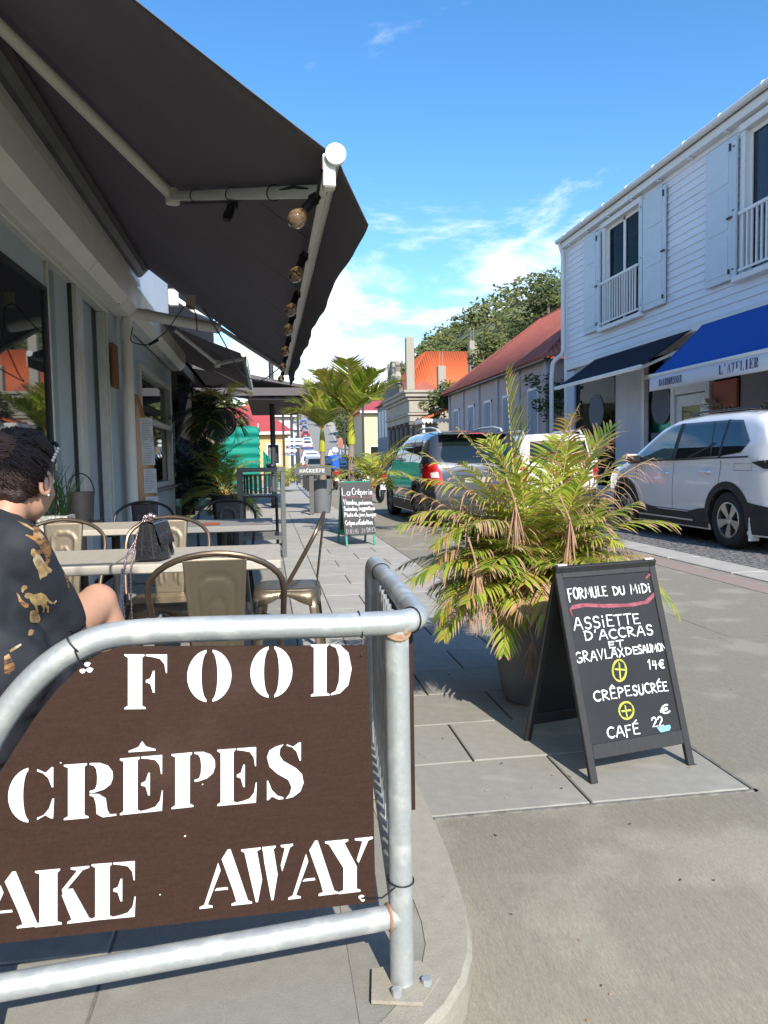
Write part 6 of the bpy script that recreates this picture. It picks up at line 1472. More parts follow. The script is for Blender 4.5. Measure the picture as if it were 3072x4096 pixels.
# ------------------------------------------------------------------ cars
def shell_pts(L, W, prof, sill=.22, green=None, nz=16, taper=.10):
    """prof: list of (x, top_z, belt_z) rear->front. returns station function"""
    def lerp(x, i):
        for a, b in zip(prof, prof[1:]):
            if a[0] <= x <= b[0]:
                t = (x-a[0])/(b[0]-a[0]) if b[0] > a[0] else 0
                return a[i]+(b[i]-a[i])*t
        return prof[-1][i] if x > prof[-1][0] else prof[0][i]
    return lerp
Mt['tyre'] = mat('tyre_rubber', (.018,.018,.018), .85, 0, (.03,.03,.03), 20)
Mt['rim'] = mat('alloy_rim', (.55,.56,.57), .28, .9); Mt['rimdk'] = mat('dark_alloy_rim', (.08,.08,.085), .35, .7)
Mt['clad'] = mat('black_car_plastic', (.022,.022,.024), .6); Mt['lamp_red'] = mat('red_tail_lamp', (.50,.008,.010), .12, 0, (.40,.006,.008), 8, coat=1)
Mt['lamp_w'] = mat('clear_lamp', (.65,.62,.58), .12, 0, (.5,.45,.42), 12, coat=1)
wheel_cache = {}
def wheel(par, cx, cy, r, side, rimm, hub=None, w_=.22):
    key = (r, side, rimm.name)
    t = MB(); Mw = Matrix.Translation((cx, cy, r)) @ Matrix.Rotation(radians(90)*side, 4, 'X')
    ir = r*.64
    t.lathe([(ir,-w_/2+.01),(ir+.02,-w_/2),(r*.93,-w_/2),(r*.99,-w_/2+.025),(r,0),(r*.99,w_/2-.025),(r*.93,w_/2),(ir+.02,w_/2),(ir,w_/2-.01)], 32, Mw, cap=False)
    wo = part('wheel', t, Mt['tyre'], par, smooth=True, ang=50)
    TM[wo.name] = TM[par.name]
    t = MB(); t.lathe([(ir,w_/2-.012),(ir-.006,w_/2-.004),(ir-.022,w_/2-.008),(ir-.03,w_/2-.06),(ir-.03,-w_/2+.02)], 32, Mw, cap=False)
    for k in range(5):
        a = 2*pi*k/5+.3
        for da in (-.11, .0, .11):
            c, s_ = cos(a+da), sin(a+da); c2_, s2_ = cos(a+da*1.6), sin(a+da*1.6)
            t.add([Mw @ V(p) for p in ((.035*c-.02*s_, .035*s_+.02*c, w_/2-.025),(.035*c+.02*s_, .035*s_-.02*c, w_/2-.025),((ir-.02)*c2_+.022*s2_, (ir-.02)*s2_-.022*c2_, w_/2-.012),((ir-.02)*c2_-.022*s2_, (ir-.02)*s2_+.022*c2_, w_/2-.012),
                   (.035*c-.02*s_, .035*s_+.02*c, w_/2-.06),(.035*c+.02*s_, .035*s_-.02*c, w_/2-.06),((ir-.02)*c2_+.022*s2_, (ir-.02)*s2_-.022*c2_, w_/2-.05),((ir-.02)*c2_-.022*s2_, (ir-.02)*s2_+.022*c2_, w_/2-.05))],
                  [(0,1,2,3),(4,7,6,5),(0,4,5,1),(1,5,6,2),(2,6,7,3),(3,7,4,0)])
    t.lathe([(.001,w_/2-.018),(.045,w_/2-.02),(.055,w_/2-.03),(.055,w_/2-.06)], 16, Mw, cap=False)
    t.build('rim', rimm, wo, local=True, smooth=True, ang=40); o = t
    t = MB(); t.lathe([(.001,0.0),(ir-.035,0.0)], 24, Mw, cap=False); t.build('brake_disc', Mt['gunmetal'], wo, local=True)
    return wo
def make_suv(name, label, loc, rz_, L_, W_, H_, paint, profile, wheels, wr, rimm, glassm, detail, clad=True):
    """x axis of the car = forwards. profile = [(x, z_top)] silhouette rear->front; belt = waist height"""
    t = thing(name, label, 'car', loc, rz_)
    belt = detail['belt']; hw = W_/2
    def top(x):
        for a, b in zip(profile, profile[1:]):
            if a[0] <= x <= b[0]:
                u = (x-a[0])/(b[0]-a[0]+1e-9); return a[1]+(b[1]-a[1])*u
        return profile[-1][1]
    x0, x1 = profile[0][0], profile[-1][0]
    def halfw(x, z):
        e = 1.0; dr_ = (x-x0); df = (x1-x)
        if dr_ < .55: e = 1-.16*(1-dr_/.55)**2.2
        if df < .9: e = min(e, 1-.22*(1-df/.9)**2.0)
        w_ = hw*e
        if z > belt: w_ *= 1-.30*((z-belt)/(H_-belt))**1.25*.72
        elif z < .42: w_ *= 1-.05*((.42-z)/.25)
        else: w_ *= 1-.018*((z-.70)/.3)**2 if z < 1.0 else 1-.018
        return w_
    xs_ = []; x = x0
    while x < x1: xs_.append(x); x += .018 if (x-x0 < .5 or x1-x < .3) else .05
    xs_.append(x1)
    nzz = 30; m = MB(); rows_ = []
    for x in xs_:
        tz = max(top(x), .30); zb = .20; ring = []
        zs = [zb+(tz-.0-zb)*(j/nzz) for j in range(nzz+1)]
        for z in zs:
            rr_ = min(.12, (tz-zb)*.3); f = 1.0; dd = tz-z
            if dd < rr_: f = sqrt(max(0, 1-((rr_-dd)/rr_)**2))
            w_ = halfw(x, z); w_ = w_-(1-f)*min(rr_*1.3, w_*.5)
            ring.append((w_, z))
        crown = []
        we_ = ring[-1][0]
        for j in range(1, 9): crown.append((we_*(1-j/8), tz+.018*sin(pi/2*j/8)))
        full_ = [V((x, -a, z)) for a, z in ring]+[V((x, -a, z)) for a, z in crown]+[V((x, a, z)) for a, z in crown[::-1][1:]]+[V((x, a, z)) for a, z in ring[::-1]]
        rows_.append(full_)
    n = len(rows_[0]); 
    for r_ in rows_: m.v += r_
    def arch(p):
        for wx in wheels:
            if hypot(p.x-wx, p.z-wr) < wr+.055 and abs(p.y) > hw*.55: return True
        return False
    for i in range(len(rows_)-1):
        for j in range(n-1):
            idx = [i*n+j, (i+1)*n+j, (i+1)*n+j+1, i*n+j+1]; c = sum((m.v[k] for k in idx), V())/4
            if not arch(c): m.f.append(idx); m.m.append(0)
    m.f.append([k for k in range(n)]); m.m.append(0); m.f.append([(len(rows_)-1)*n+k for k in range(n)][::-1]); m.m.append(0)
    bvh = BVHTree.FromPolygons(m.v, m.f)
    bo = part('body', m, paint, t, smooth=True, ang=32)
    TM[bo.name] = TM[t.name]
    wl = MB(); wl.box(x0+.15, x1-.15, -hw*.78, hw*.78, .18, .8); 
    for wx in wheels: wl.box(wx-wr-.06, wx+wr+.06, -hw*.80, hw*.80, .25, min(.95, belt-.05))
    part('underbody', wl, Mt['clad'], t)
    def patch(nm, m_, poly, view, off=.005, par=None, step=.06, smooth=True):
        """poly in the given view: 'L'/'R' (x,z) on a side, 'B' rear (y,z)"""
        bmx = bmesh.new(); f = bmx.faces.new([bmx.verts.new(V((a, b, 0))) for a, b in poly]); bmesh.ops.triangulate(bmx, faces=[f])
        for ax in (0, 1):
            lo_, hi_ = min(p[ax] for p in poly), max(p[ax] for p in poly); k = lo_+step*.5
            while k < hi_:
                bmesh.ops.bisect_plane(bmx, geom=bmx.verts[:]+bmx.edges[:]+bmx.faces[:], plane_co=(k if ax == 0 else 0, k if ax == 1 else 0, 0), plane_no=(1-ax, ax, 0)); k += step
        mb = MB(); ok = {}; bmx.verts.index_update()
        for v in bmx.verts:
            a, b = v.co.x, v.co.y
            if view == 'L': o_, d_ = V((a, 3, b)), V((0,-1,0))
            elif view == 'R': o_, d_ = V((a, -3, b)), V((0,1,0))
            elif view == 'B': o_, d_ = V((x0-2, a, b)), V((1,0,0))
            else: o_, d_ = V((x1+2, a, b)), V((-1,0,0))
            h_ = bvh.ray_cast(o_, d_)
            if h_[0] is None: continue
            n_ = h_[1] if h_[1].dot(d_) < 0 else -h_[1]
            if view in 'LR': n_ = V((0, n_.y, n_.z)).normalized() if abs(n_.y) > .3 else V((0, -d_.y, 0))
            ok[v.index] = len(mb.v); mb.v.append(h_[0]+n_*off)
        for f in bmx.faces:
            ix = [v.index for v in f.verts]
            if all(i in ok for i in ix): mb.f.append([ok[i] for i in ix]); mb.m.append(0)
        bmx.free()
        if not mb.f: return None
        return part(nm, mb, m_, par or t, smooth=smooth, ang=60)
    for nm, m_, poly, view, off in detail['patches'](glassm):
        if view == 'S':
            patch(nm, m_, poly, 'L', off); patch(nm, m_, poly, 'R', off)
        else: patch(nm, m_, poly, view, off)
    if clad:
        for wx in wheels:
            ring = [(wx+(wr+.13)*cos(a), wr+(wr+.12)*sin(a)) for a in [pi*(1.06-1.12*i/20) for i in range(21)]]
            ring += [(wx+(wr+.03)*cos(a), wr+(wr+.03)*sin(a)) for a in [pi*(-.06+1.12*i/20) for i in range(21)]]
            for vw, sg in (('L', 1), ('R', -1)):
                mb = MB(); k2 = 21; 
                outer, inner = ring[:21], ring[21:][::-1]
                for (a, b) in outer: mb.v.append(V((a, sg*(halfw(a, min(b, belt))+.012), b)))
                for (a, b) in inner: mb.v.append(V((a, sg*(halfw(a, min(b, belt))+.016), b)))
                for (a, b) in inner: mb.v.append(V((a, sg*(halfw(a, min(b, belt))-.12), b)))
                for (a, b) in outer: mb.v.append(V((a, sg*(halfw(a, min(b, belt))-.02), b)))
                for i in range(20):
                    mb.f += [[i, i+1, 21+i+1, 21+i], [21+i, 21+i+1, 42+i+1, 42+i], [i, i+1, 63+i+1, 63+i]]; mb.m += [0, 0, 0]
                part('wheel_arch', mb, Mt['clad'], t, smooth=True, ang=40)
    for wx in wheels:
        for sg in (-1, 1): wheel(t, wx, sg*(hw-.125), wr, -sg, rimm)
    return t, top, halfw, patch
def seam(x0, z0, x1, z1, w_=.008):
    dx, dz = x1-x0, z1-z0; l = hypot(dx, dz); nx, nz_ = -dz/l*w_/2, dx/l*w_/2
    return [(x0+nx, z0+nz_), (x1+nx, z1+nz_), (x1-nx, z1-nz_), (x0-nx, z0-nz_)]
Mt['carwhite'] = mat('pearl_white_paint', (.84,.84,.84), .22, 0, (.82,.82,.82), 2, coat=1)
Mt['cargrey'] = mat('dark_grey_metallic_paint', (.040,.045,.058), .3, .45, (.034,.039,.05), 2, coat=1)
Mt['seam'] = mat('panel_gap', (.10,.105,.11), .8)
# compact white SUV on the right; its axis runs along the street (car x = street +Y)
profW = [(0,.62),(.02,1.02),(.10,1.12),(.42,1.56),(.62,1.645),(1.1,1.685),(1.9,1.69),(2.45,1.66),(2.75,1.58),(3.55,1.12),(3.75,1.075),(4.30,.99),(4.52,.90),(4.60,.74),(4.60,.50)]
def patW(g):
    P = []
    P.append(('side_window', g, [(.72,1.17),(.60,1.30),(.86,1.56),(1.12,1.575),(1.12,1.13)], 'S', .006))
    P.append(('side_window', g, [(1.17,1.13),(1.17,1.575),(2.16,1.58),(2.16,1.10)], 'S', .006))
    P.append(('side_window', Mt['palecarglass'], [(2.26,1.10),(2.26,1.58),(2.48,1.555),(2.72,1.46),(3.30,1.12),(3.24,1.085)], 'S', .006))
    P.append(('pillar_trim', Mt['clad'], [(2.16,1.10),(2.16,1.58),(2.26,1.58),(2.26,1.10)], 'S', .007))
    P.append(('window_trim', Mt['clad'], seam(1.145,1.12,1.145,1.58,.05), 'S', .0065))
    P.append(('window_trim', Mt['clad'], seam(.56,1.12,3.34,1.07,.018), 'S', .008))
    P.append(('window_trim', Mt['gunmetal'], seam(1.32,1.14,1.46,1.575,.02), 'S', .008))
    for s_ in (seam(2.22,1.08,2.24,.42), seam(1.10,1.11,1.14,.80), seam(1.14,.80,1.35,.66,.006), seam(3.30,1.05,3.32,.70,.008), seam(3.32,.70,3.24,.42), seam(1.42,.42,3.24,.42,.01), seam(.50,1.04,.84,1.04,.004), seam(.50,.96,.84,.96,.004), seam(.5,1.04,.5,.96,.004), seam(.84,1.04,.84,.96,.004)):
        P.append(('panel_gap', Mt['seam'], s_, 'S', .0025))
    P.append(('sill_cladding', Mt['clad'], [(1.30,.22),(1.36,.48),(1.60,.46),(1.84,.40),(2.6,.40),(3.12,.46),(3.26,.22)], 'S', .012))
    P.append(('bumper_cladding', Mt['clad'], [(.0,.22),(.0,.52),(.30,.56),(.60,.60),(.62,.22)], 'S', .010))
    P.append(('sill_trim', Mt['alu'], seam(1.72,.30,3.16,.30,.02), 'S', .016))
    P.append(('tail_lamp', Mt['clad'], [(.0,.98),(.02,1.10),(.26,1.08),(.50,1.06),(.30,.98)], 'S', .008))
    P.append(('rear_window', g, [(-.60,1.14),(-.52,1.48),(.52,1.48),(.60,1.14)], 'B', .006)); P.append(('rear_bumper', Mt['clad'], [(-.78,.25),(-.80,.55),(.80,.55),(.78,.25)], 'B', .008))
    P.append(('windscreen', g, [(-.62,1.16),(-.55,1.52),(.55,1.52),(.62,1.16)], 'F', .006))
    P.append(('reflection_card', Mt['carwhite'], [(0,0),(0,0.01),(.01,0)], 'S', .001)) if False else None
    return P
wc, *_w = make_suv('parked_car', 'white compact SUV with black wheel arch cladding parked beside the shops', (6.44, 7.63, -.004), radians(90), 4.6, 1.855, 1.69, Mt['carwhite'], profW, (.97, 3.66), .352, Mt['rim'], Mt['carglass'], {'belt': 1.06, 'patches': patW})
for (hx_, hz_) in ((1.42,.935),(2.44,.905)):
    for s_ in (1, -1):
        q = MB(); yv = s_*(.925); q.tube([(hx_-.10,yv-s_*.004,hz_),(hx_-.09,yv+s_*.022,hz_+.002),(hx_+.09,yv+s_*.022,hz_+.002),(hx_+.10,yv-s_*.004,hz_)], .017, 8, flat=.9); q.tube([(hx_+.02,yv-.006*s_,hz_-.012),(hx_+.07,yv+.004*s_,hz_-.012)], .02, 8); part('door_handle', q, Mt['carwhite'], wc, smooth=True)
for s_ in (1, -1):
    q = MB(); q.cbox(3.10,3.22,*( (.93,1.12) if s_ > 0 else (-1.12,-.93) ),1.04,1.16,.03); part('door_mirror', q, Mt['gunmetal'], wc)
    q = MB(); q.cbox(3.20,3.235,*( (.95,1.125) if s_ > 0 else (-1.125,-.95) ),1.09,1.18,.012); part('mirror_cap', q, Mt['carwhite'], wc)
    q = MB(); q.tube([(.8,s_*.60,1.69),(.95,s_*.60,1.715),(2.0,s_*.60,1.725),(2.35,s_*.60,1.70)], .015, 8); part('roof_rail', q, Mt['gunmetal'], wc, smooth=True)
    q = MB(); q.cbox(.50,.53,*((.80,.93) if s_ > 0 else (-.93,-.80)),.14,.42,.006); part('mud_flap', q, Mt['whitemetal'], wc)
# dark grey crossover, seen from behind
profG = [(0,.60),(.03,.98),(.08,1.10),(.30,1.48),(.36,1.585),(.9,1.64),(1.7,1.655),(2.2,1.62),(2.5,1.53),(3.25,1.10),(3.5,1.05),(4.1,.94),(4.33,.82),(4.41,.66),(4.41,.45)]
def patG(g):
    P = [('rear_window', g, [(-.57,1.10),(-.62,1.2),(-.54,1.46),(-.3,1.50),(.3,1.50),(.54,1.46),(.62,1.2),(.57,1.10),(.3,1.07),(-.3,1.07)], 'B', .008)]
    P.append(('side_window', g, [(.62,1.16),(.78,1.50),(1.28,1.53),(1.28,1.10)], 'S', .006)); P.append(('side_window', g, [(1.36,1.10),(1.36,1.53),(2.10,1.53),(2.16,1.08)], 'S', .006))
    P.append(('side_window', g, [(2.24,1.08),(2.20,1.52),(2.42,1.46),(3.05,1.08)], 'S', .006))
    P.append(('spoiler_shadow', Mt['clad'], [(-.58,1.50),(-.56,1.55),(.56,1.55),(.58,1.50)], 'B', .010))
    P.append(('number_plate', Mt['kerb'], [(-.24,.75),(-.24,.84),(.24,.84),(.24,.75)], 'B', .010))
    P.append(('bumper_cladding', Mt['clad'], [(-.76,.24),(-.78,.46),(.78,.46),(.76,.24)], 'B', .008))
    P.append(('bumper_line', Mt['seam'], [(-.84,.70),(-.84,.71),(.84,.71),(.84,.70)], 'B', .004))
    P.append(('sill_cladding', Mt['clad'], [(1.22,.22),(1.24,.40),(3.0,.40),(3.02,.22)], 'S', .010))
    for s_ in (seam(2.18,1.06,2.16,.42), seam(1.28,1.08,1.3,.72), seam(3.1,1.04,3.08,.6), seam(1.2,.44,3.0,.44,.01)): P.append(('panel_gap', Mt['clad'], s_, 'S', .003))
    for s_ in (-1, 1):
        P.append(('tail_lamp', Mt['lamp_red'], [(s_*a, b) for a, b in ((.60,.72),(.66,.98),(.72,1.07),(.82,1.06),(.86,.72))], 'B', .014)); P.append(('reversing_lamp', Mt['lamp_w'], [(s_*a, b) for a, b in ((.68,.84),(.70,.94),(.80,.92),(.79,.84))], 'B', .018))
    P.append(('tail_lamp', Mt['lamp_red'], [(.0,.72),(.02,1.06),(.20,1.08),(.36,1.0),(.22,.74)], 'S', .012))
    return P
gA = atan2(-(2.57-2.62), 3.5)
gc, *_g = make_suv('parked_car', 'dark grey crossover with silver roof rails seen from behind, red tail lamp', (3.52, 12.55, 0), radians(90+1.5), 4.41, 1.80, 1.66, Mt['cargrey'], profG, (.86, 3.51), .345, Mt['rimdk'], Mt['carglass'], {'belt': 1.04, 'patches': patG})
for s_ in (1, -1):
    q = MB(); q.tube([(.42,s_*.56,1.60),(.55,s_*.575,1.665),(.95,s_*.58,1.71),(1.7,s_*.58,1.72),(2.0,s_*.57,1.70),(2.12,s_*.56,1.63)], .020, 8); part('roof_rail', q, Mt['alu'], gc, smooth=True)
q = MB(); q.cbox(.10,.42,-.60,.60,1.555,1.60,.012); part('spoiler', q, Mt['cargrey'], gc)
q = MB(); q.box(.092,.10,-.13,.13,1.570,1.584); part('brake_light', q, Mt['lamp_red'], gc)
q = MB(); q.tube([(.55,0,1.63),(.45,.0,1.80)], .004, 5); part('antenna', q, Mt['black'], gc)
# white off-roader between them
profD = [(0,.55),(.02,1.0),(.05,1.12),(.18,1.62),(.30,1.70),(1.4,1.73),(2.0,1.70),(2.3,1.62),(2.95,1.15),(3.2,1.12),(4.0,1.05),(4.25,.95),(4.3,.6)]
def patD(g):
    P = [('rear_window', Mt['carglass'], [(-.62,1.12),(-.56,1.56),(.56,1.56),(.62,1.12)], 'B', .008)]
    P.append(('side_window', g, [(.42,1.20),(.45,1.56),(.85,1.58),(.85,1.16)], 'S', .006)); P.append(('side_window', g, [(.95,1.14),(.95,1.58),(1.7,1.58),(1.7,1.12)], 'S', .006)); P.append(('side_window', g, [(1.8,1.12),(1.8,1.57),(2.15,1.54),(2.85,1.12)], 'S', .006))
    P.append(('bumper_cladding', Mt['clad'], [(-.78,.24),(-.8,.55),(.8,.55),(.78,.24)], 'B', .008))
    for s_ in (-1, 1): P.append(('tail_lamp', Mt['lamp_red'], [(s_*.68,.75),(s_*.66,1.05),(s_*.82,1.05),(s_*.84,.75)], 'B', .014))
    P.append(('number_plate', Mt['paper'], [(-.26,.74),(-.26,.85),(.26,.85),(.26,.74)], 'B', .010))
    return P
dc, *_d = make_suv('parked_car', 'white off-road car with silver roof rails half hidden behind the planter palm', (5.62, 14.2, 0), radians(90), 4.3, 1.80, 1.73, Mt['carwhite'], profD, (.80, 3.45), .345, Mt['rim'], Mt['palecarglass'], {'belt': 1.08, 'patches': patD})
dc.scale = (1, 1, .94)
for s_ in (1, -1):
    q = MB(); q.tube([(.40,s_*.60,1.70),(.5,s_*.60,1.78),(1.9,s_*.60,1.80),(2.1,s_*.60,1.70)], .022, 8); part('roof_rail', q, Mt['alu'], dc, smooth=True)
# ------------------------------------------------------------------ foliage helper
Mt['fol1'] = mat('foliage_mid', (.13,.165,.035), .7, 0, (.055,.085,.022), 2, .8, trans=.25); Mt['fol2'] = mat('foliage_light', (.25,.25,.065), .7, 0, (.11,.13,.04), 2, .8, trans=.25)
Mt['fol3'] = mat('foliage_dark', (.035,.055,.018), .8, 0, (.025,.04,.014), 2, .8, trans=.15); Mt['flow'] = mat('pink_blossom', (.40,.16,.20), .8, 0, (.22,.10,.12), 20)
FM = [Mt['fol1'], Mt['fol2'], Mt['fol3'], Mt['flow']]
def leaves(mb, c, r, n, sz, q, mix=(.5,.3,.2,0)):
    for _ in range(n):
        d = V((q.gauss(0,1), q.gauss(0,1), q.gauss(0,1))).normalized()*(q.uniform(.35,1)**.5); p = V((c[0]+d.x*r[0], c[1]+d.y*r[1], c[2]+d.z*r[2]))
        a = V((q.uniform(-1,1), q.uniform(-1,1), q.uniform(-.6,.6))).normalized(); b = a.orthogonal().normalized(); s_ = sz*q.uniform(.6,1.3); x = q.random(); k = 0
        for i, w_ in enumerate(mix):
            if x < w_: k = i; break
            x -= w_
        mb.cm = k; mb.add([p-a*s_, p+b*s_*.45, p+a*s_, p-b*s_*.45], [(0,1,2,3)])
def tree(name, label, x, y, z0, h, r, seed, n=9, sz=.12, mix=(.5,.3,.2,0), group=None, cat='tree', per=110, flat=.8, trunk=True):
    q = random.Random(seed); t = thing(name, label, cat, (x, y, z0), 0, group)
    if trunk:
        m = MB(); m.tube([(0,0,-.3),(.1,0,h*.35),(0,.1,h*.7)], [r*.11,r*.08,r*.04], 7)
        for k in range(4):
            a = q.uniform(0,6.28); m.tube([(0.05,0,h*.45),(r*.5*cos(a),r*.5*sin(a),h*.75)], [r*.05,r*.02], 5)
        part('trunk', m, Mt['trunk'], t, smooth=True)
    m = MB()
    for k in range(n):
        a = q.uniform(0,6.28); rr_ = r*q.uniform(0,.75); cz = h-r*flat+q.uniform(-.55,.55)*r*flat; s_ = r*q.uniform(.3,.5)
        mx_ = mix if q.random() < .6 else (mix[0]*.6, mix[1]*1.5, mix[2]*.8, mix[3])
        leaves(m, (rr_*cos(a), rr_*sin(a), cz), (s_, s_, s_*.8), per, sz, q, mx_)
    part('crown', m, FM, t); return t
# ------------------------------------------------------------------ pale pink house with rusty red roof
pk_ = thing('pink_house', 'weathered pale pink house with pale blue shutters and rusty red tin roof', 'house', (8, 27, 0))
Mt['pinkwall'] = mat('faded_pink_render', (.58,.45,.41), .9, 0, (.47,.38,.35), 1.6, .9, .15, 20, mottle=(.7, (.52,.45,.41), .58))
Mt['redroof'] = mat('rusty_red_tin', (.46,.13,.085), .65, 0, (.33,.09,.06), 1.1, .8, stretch=(1,4,1), mottle=(2.4, (.44,.19,.15), .62))
def pb(m, nm, mm, **k): return m.build(nm, mm, pk_, **k)
q = MB(); q.box(8.02, 15, 21.3, 33.2, 0, 3.98); pb(q, 'wall', Mt['pinkwall'])
Mt['pil'] = mat('pale_pilaster', (.50,.48,.49), .8, 0, (.42,.40,.41), 4)
for yy in (21.3, 23.7, 26.0, 28.35, 30.7, 33.06):
    q = MB(); q.cbox(7.95, 8.019, yy-.08, yy+.08, 0, 3.97, .008); pb(q, 'pilaster', Mt['pil'])
for yy in (22.4, 24.9, 27.2, 29.5, 31.9):
    q = MB()
    for d in (-.40,.02): q.cbox(7.96, 8.01, yy+d, yy+d+.38, 1.1, 3.15, .006)
    o = pb(q, 'shutter', Mt['shut2'] if 'shut2' in Mt else Mt.setdefault('shut2', mat('worn_blue_shutter', (.33,.38,.43), .8, 0, (.25,.29,.33), 9, .9, stretch=(1,6,1)))); TM[o.name] = TM[pk_.name]
    q = MB(); q.cbox(7.97, 8.018, yy-.46, yy-.401, 1.0, 3.25, .004); q.cbox(7.97, 8.018, yy+.401, yy+.46, 1.0, 3.25, .004); q.cbox(7.965, 8.017, yy-.46, yy+.46, 3.16, 3.25, .004); q.cbox(7.93, 8.017, yy-.5, yy+.5, .98, 1.08, .004); q.build('frame', Mt['trimw'], o)
def roof_face(nm, par, e0, e1, r0, r1, mm, waves, amp=.03, nv=2, lift=0.):
    """corrugated sheet between eave e0-e1 and ridge r0-r1"""
    e0, e1, r0, r1 = V(e0), V(e1), V(r0), V(r1); nrm = (e1-e0).cross(r0-e0).normalized(); q_ = MB()
    L_ = (e1-e0).length; n = waves*4; d = (e1-e0)/L_
    tr0 = (r0-e0).dot(d)/L_; tr1 = (r1-e0).dot(d)/L_
    for i in range(n+1):
        u = i/n; p = e0.lerp(e1, u)
        if u < tr0: v = u/tr0 if tr0 > 0 else 1
        elif u > tr1: v = (1-u)/(1-tr1) if tr1 < 1 else 1
        else: v = 1
        up_ = (r0-e0)-d*(r0-e0).dot(d); w_ = nrm*(amp*sin(2*pi*waves*u))
        q_.v += [p+w_, p+up_*v+w_]
    for i in range(n): q_.f.append([2*i, 2*i+2, 2*i+3, 2*i+1]); q_.m.append(0)
    return q_.build(nm, mm, par, smooth=True, ang=180, solid=.02)
ev = 3.98
roof_face('roof_sheet', pk_, (7.72,20.9,ev), (7.72,33.6,ev), (11.4,24.2,6.85), (11.4,30.9,6.85), Mt['redroof'], 84)
roof_face('roof_sheet', pk_, (15.2,20.9,ev), (7.72,20.9,ev), (11.46,24.2,6.85), (11.44,24.2,6.85), Mt['redroof'], 48)
roof_face('roof_sheet', pk_, (7.72,33.6,ev), (15.2,33.6,ev), (11.44,30.9,6.85), (11.46,30.9,6.85), Mt['redroof'], 48)
q = MB(); q.tube([(7.72,20.9,ev+.0),(11.42,24.2,6.90),(11.42,30.9,6.90),(7.72,33.6,ev)], .05, 6); pb(q, 'ridge', Mt['redroof'])
q = MB(); q.box(7.80, 8.0, 20.95, 33.5, 3.90, 3.965); pb(q, 'fascia', Mt['gunmetal'])
tree('ivy', 'dark climbing plant in the gap between the clapboard building and the pink house', 7.95, 20.85, 1.6, 2.2, .75, 5, 9, .07, (.4,.1,.5,0), per=90, flat=1.2, trunk=False, cat='climbing plant')
tree('creeper', 'leafy creeper spilling over the far end of the red tin roof', 7.9, 34.3, 1.6, 3.4, 1.0, 6, 12, .10, (.45,.35,.2,0), per=120, flat=1.2, trunk=False, cat='climbing plant')
tree('broad_tree', 'green broadleaf tree rising behind the middle of the red tin roof', 11.0, 37.5, 2.5, 5.2, 1.5, 7, 12, .11, (.45,.35,.2,0), per=130)
tree('broad_tree', 'tall dense tree crown beside the clapboard gable, above the red roof', 14.3, 38, 2.0, 9.0, 2.5, 8, 16, .13, (.5,.2,.3,0), per=150)
tree('broad_tree', 'yellow-green tree just below the tall one behind the red roof ridge', 13.4, 40, 2.0, 7.0, 2.4, 9, 14, .13, (.4,.5,.1,0), per=140)
# ------------------------------------------------------------------ colonnaded house with big orange roof
cl = thing('colonnade_house', 'pale colonnaded house with scrolled parapet and unfinished concrete posts', 'house', (7, 39, 0))
Mt['stonec'] = mat('stained_cream_stone', (.46,.42,.34), .9, 0, (.28,.26,.22), 1.5, .9, .2, 20)
Mt['stoned'] = mat('dark_stained_stone', (.20,.19,.17), .9, 0, (.12,.115,.105), 2, .9, .2, 20)
def cb_(m, nm, mm, **k): return m.build(nm, mm, cl, **k)
q = MB(); q.box(7.6, 12, 36.8, 44, 0, 3.4); cb_(q, 'wall', Mt['stonec'])
q = MB()
for (z0, z1, o) in ((2.95,3.25,0),(3.25,3.36,.08),(3.38,3.95,.02),(3.96,4.10,.10),(4.11,4.28,.22),(4.29,4.42,.30)): q.cbox(6.75-o, 8.15+(o if z0 > 3 else 0), 36.0-o, 43.0, z0, z1, .02)
cb_(q, 'entablature', Mt['stonec'])
for k in range(6):
    q = MB(); yy = 36.2+k*1.3; q.tube([(6.9,yy,0),(6.9,yy,.15)], .19, 12); q.tube([(6.9,yy,.15),(6.9,yy,2.75)], [.145,.12], 12); q.cbox(6.74,7.06,yy-.16,yy+.16,2.80,2.94,.01); cb_(q, 'column', Mt['stoned'], smooth=True)
for (px, pt, pb2, yy) in ((1640,1350,1545,37.5),(1567,1455,1545,41.5)):
    q = MB(); a = PY(px, pb2, yy); b = PY(px, pt, yy); q.cbox(a.x-.2, a.x+.2, yy-.2, yy+.2, a.z-.2, b.z, .02)
    for s_ in (-.08,.0,.08): q.tube([(a.x+s_,yy,b.z),(a.x+s_*.9,yy,b.z+.8+s_*3)], .012, 4)
    cb_(q, 'concrete_post', Mt['kerb'])
q = MB(); q.grid(lambda u, v: (6.72, 37.8+5*u, 4.42+(.35+1.25*(abs(sin(pi*u*1.0))**1.5)*(1-.25*sin(pi*u*3)))*v), 40, 2); cb_(q, 'parapet', Mt['stoned'], solid=.25)
q = MB()
for yy in (38.2, 39.2): q.tube([(6.6,yy,5.0),(6.6,yy,5.3),(6.6,yy+.05,5.55),(6.6,yy,5.8)], [.12,.22,.12,.2], 8); q.sph((6.6,yy,5.95), .16, 8, 6)
cb_(q, 'urn', Mt['stonec'], smooth=True)
oh = thing('orange_roof_house', 'house with big bright orange tin hip roof behind the colonnade', 'house', (11, 47, 0))
Mt['orangeroof'] = mat('bright_orange_tin', (.60,.13,.035), .55, 0, (.50,.11,.03), 1, .7); Mt['cream'] = mat('cream_wall', (.60,.50,.32), .85, 0, (.50,.42,.27), 1.5)
q = MB(); q.box(8.6, 15.5, 46, 54, 0, 5.0); q.build('wall', Mt['cream'], oh)
roof_face('roof_sheet', oh, (8.0,45.2,5.0), (15.6,45.2,5.0), (10.2,48.4,8.0), (13.4,48.4,8.0), Mt['orangeroof'], 50, .025)
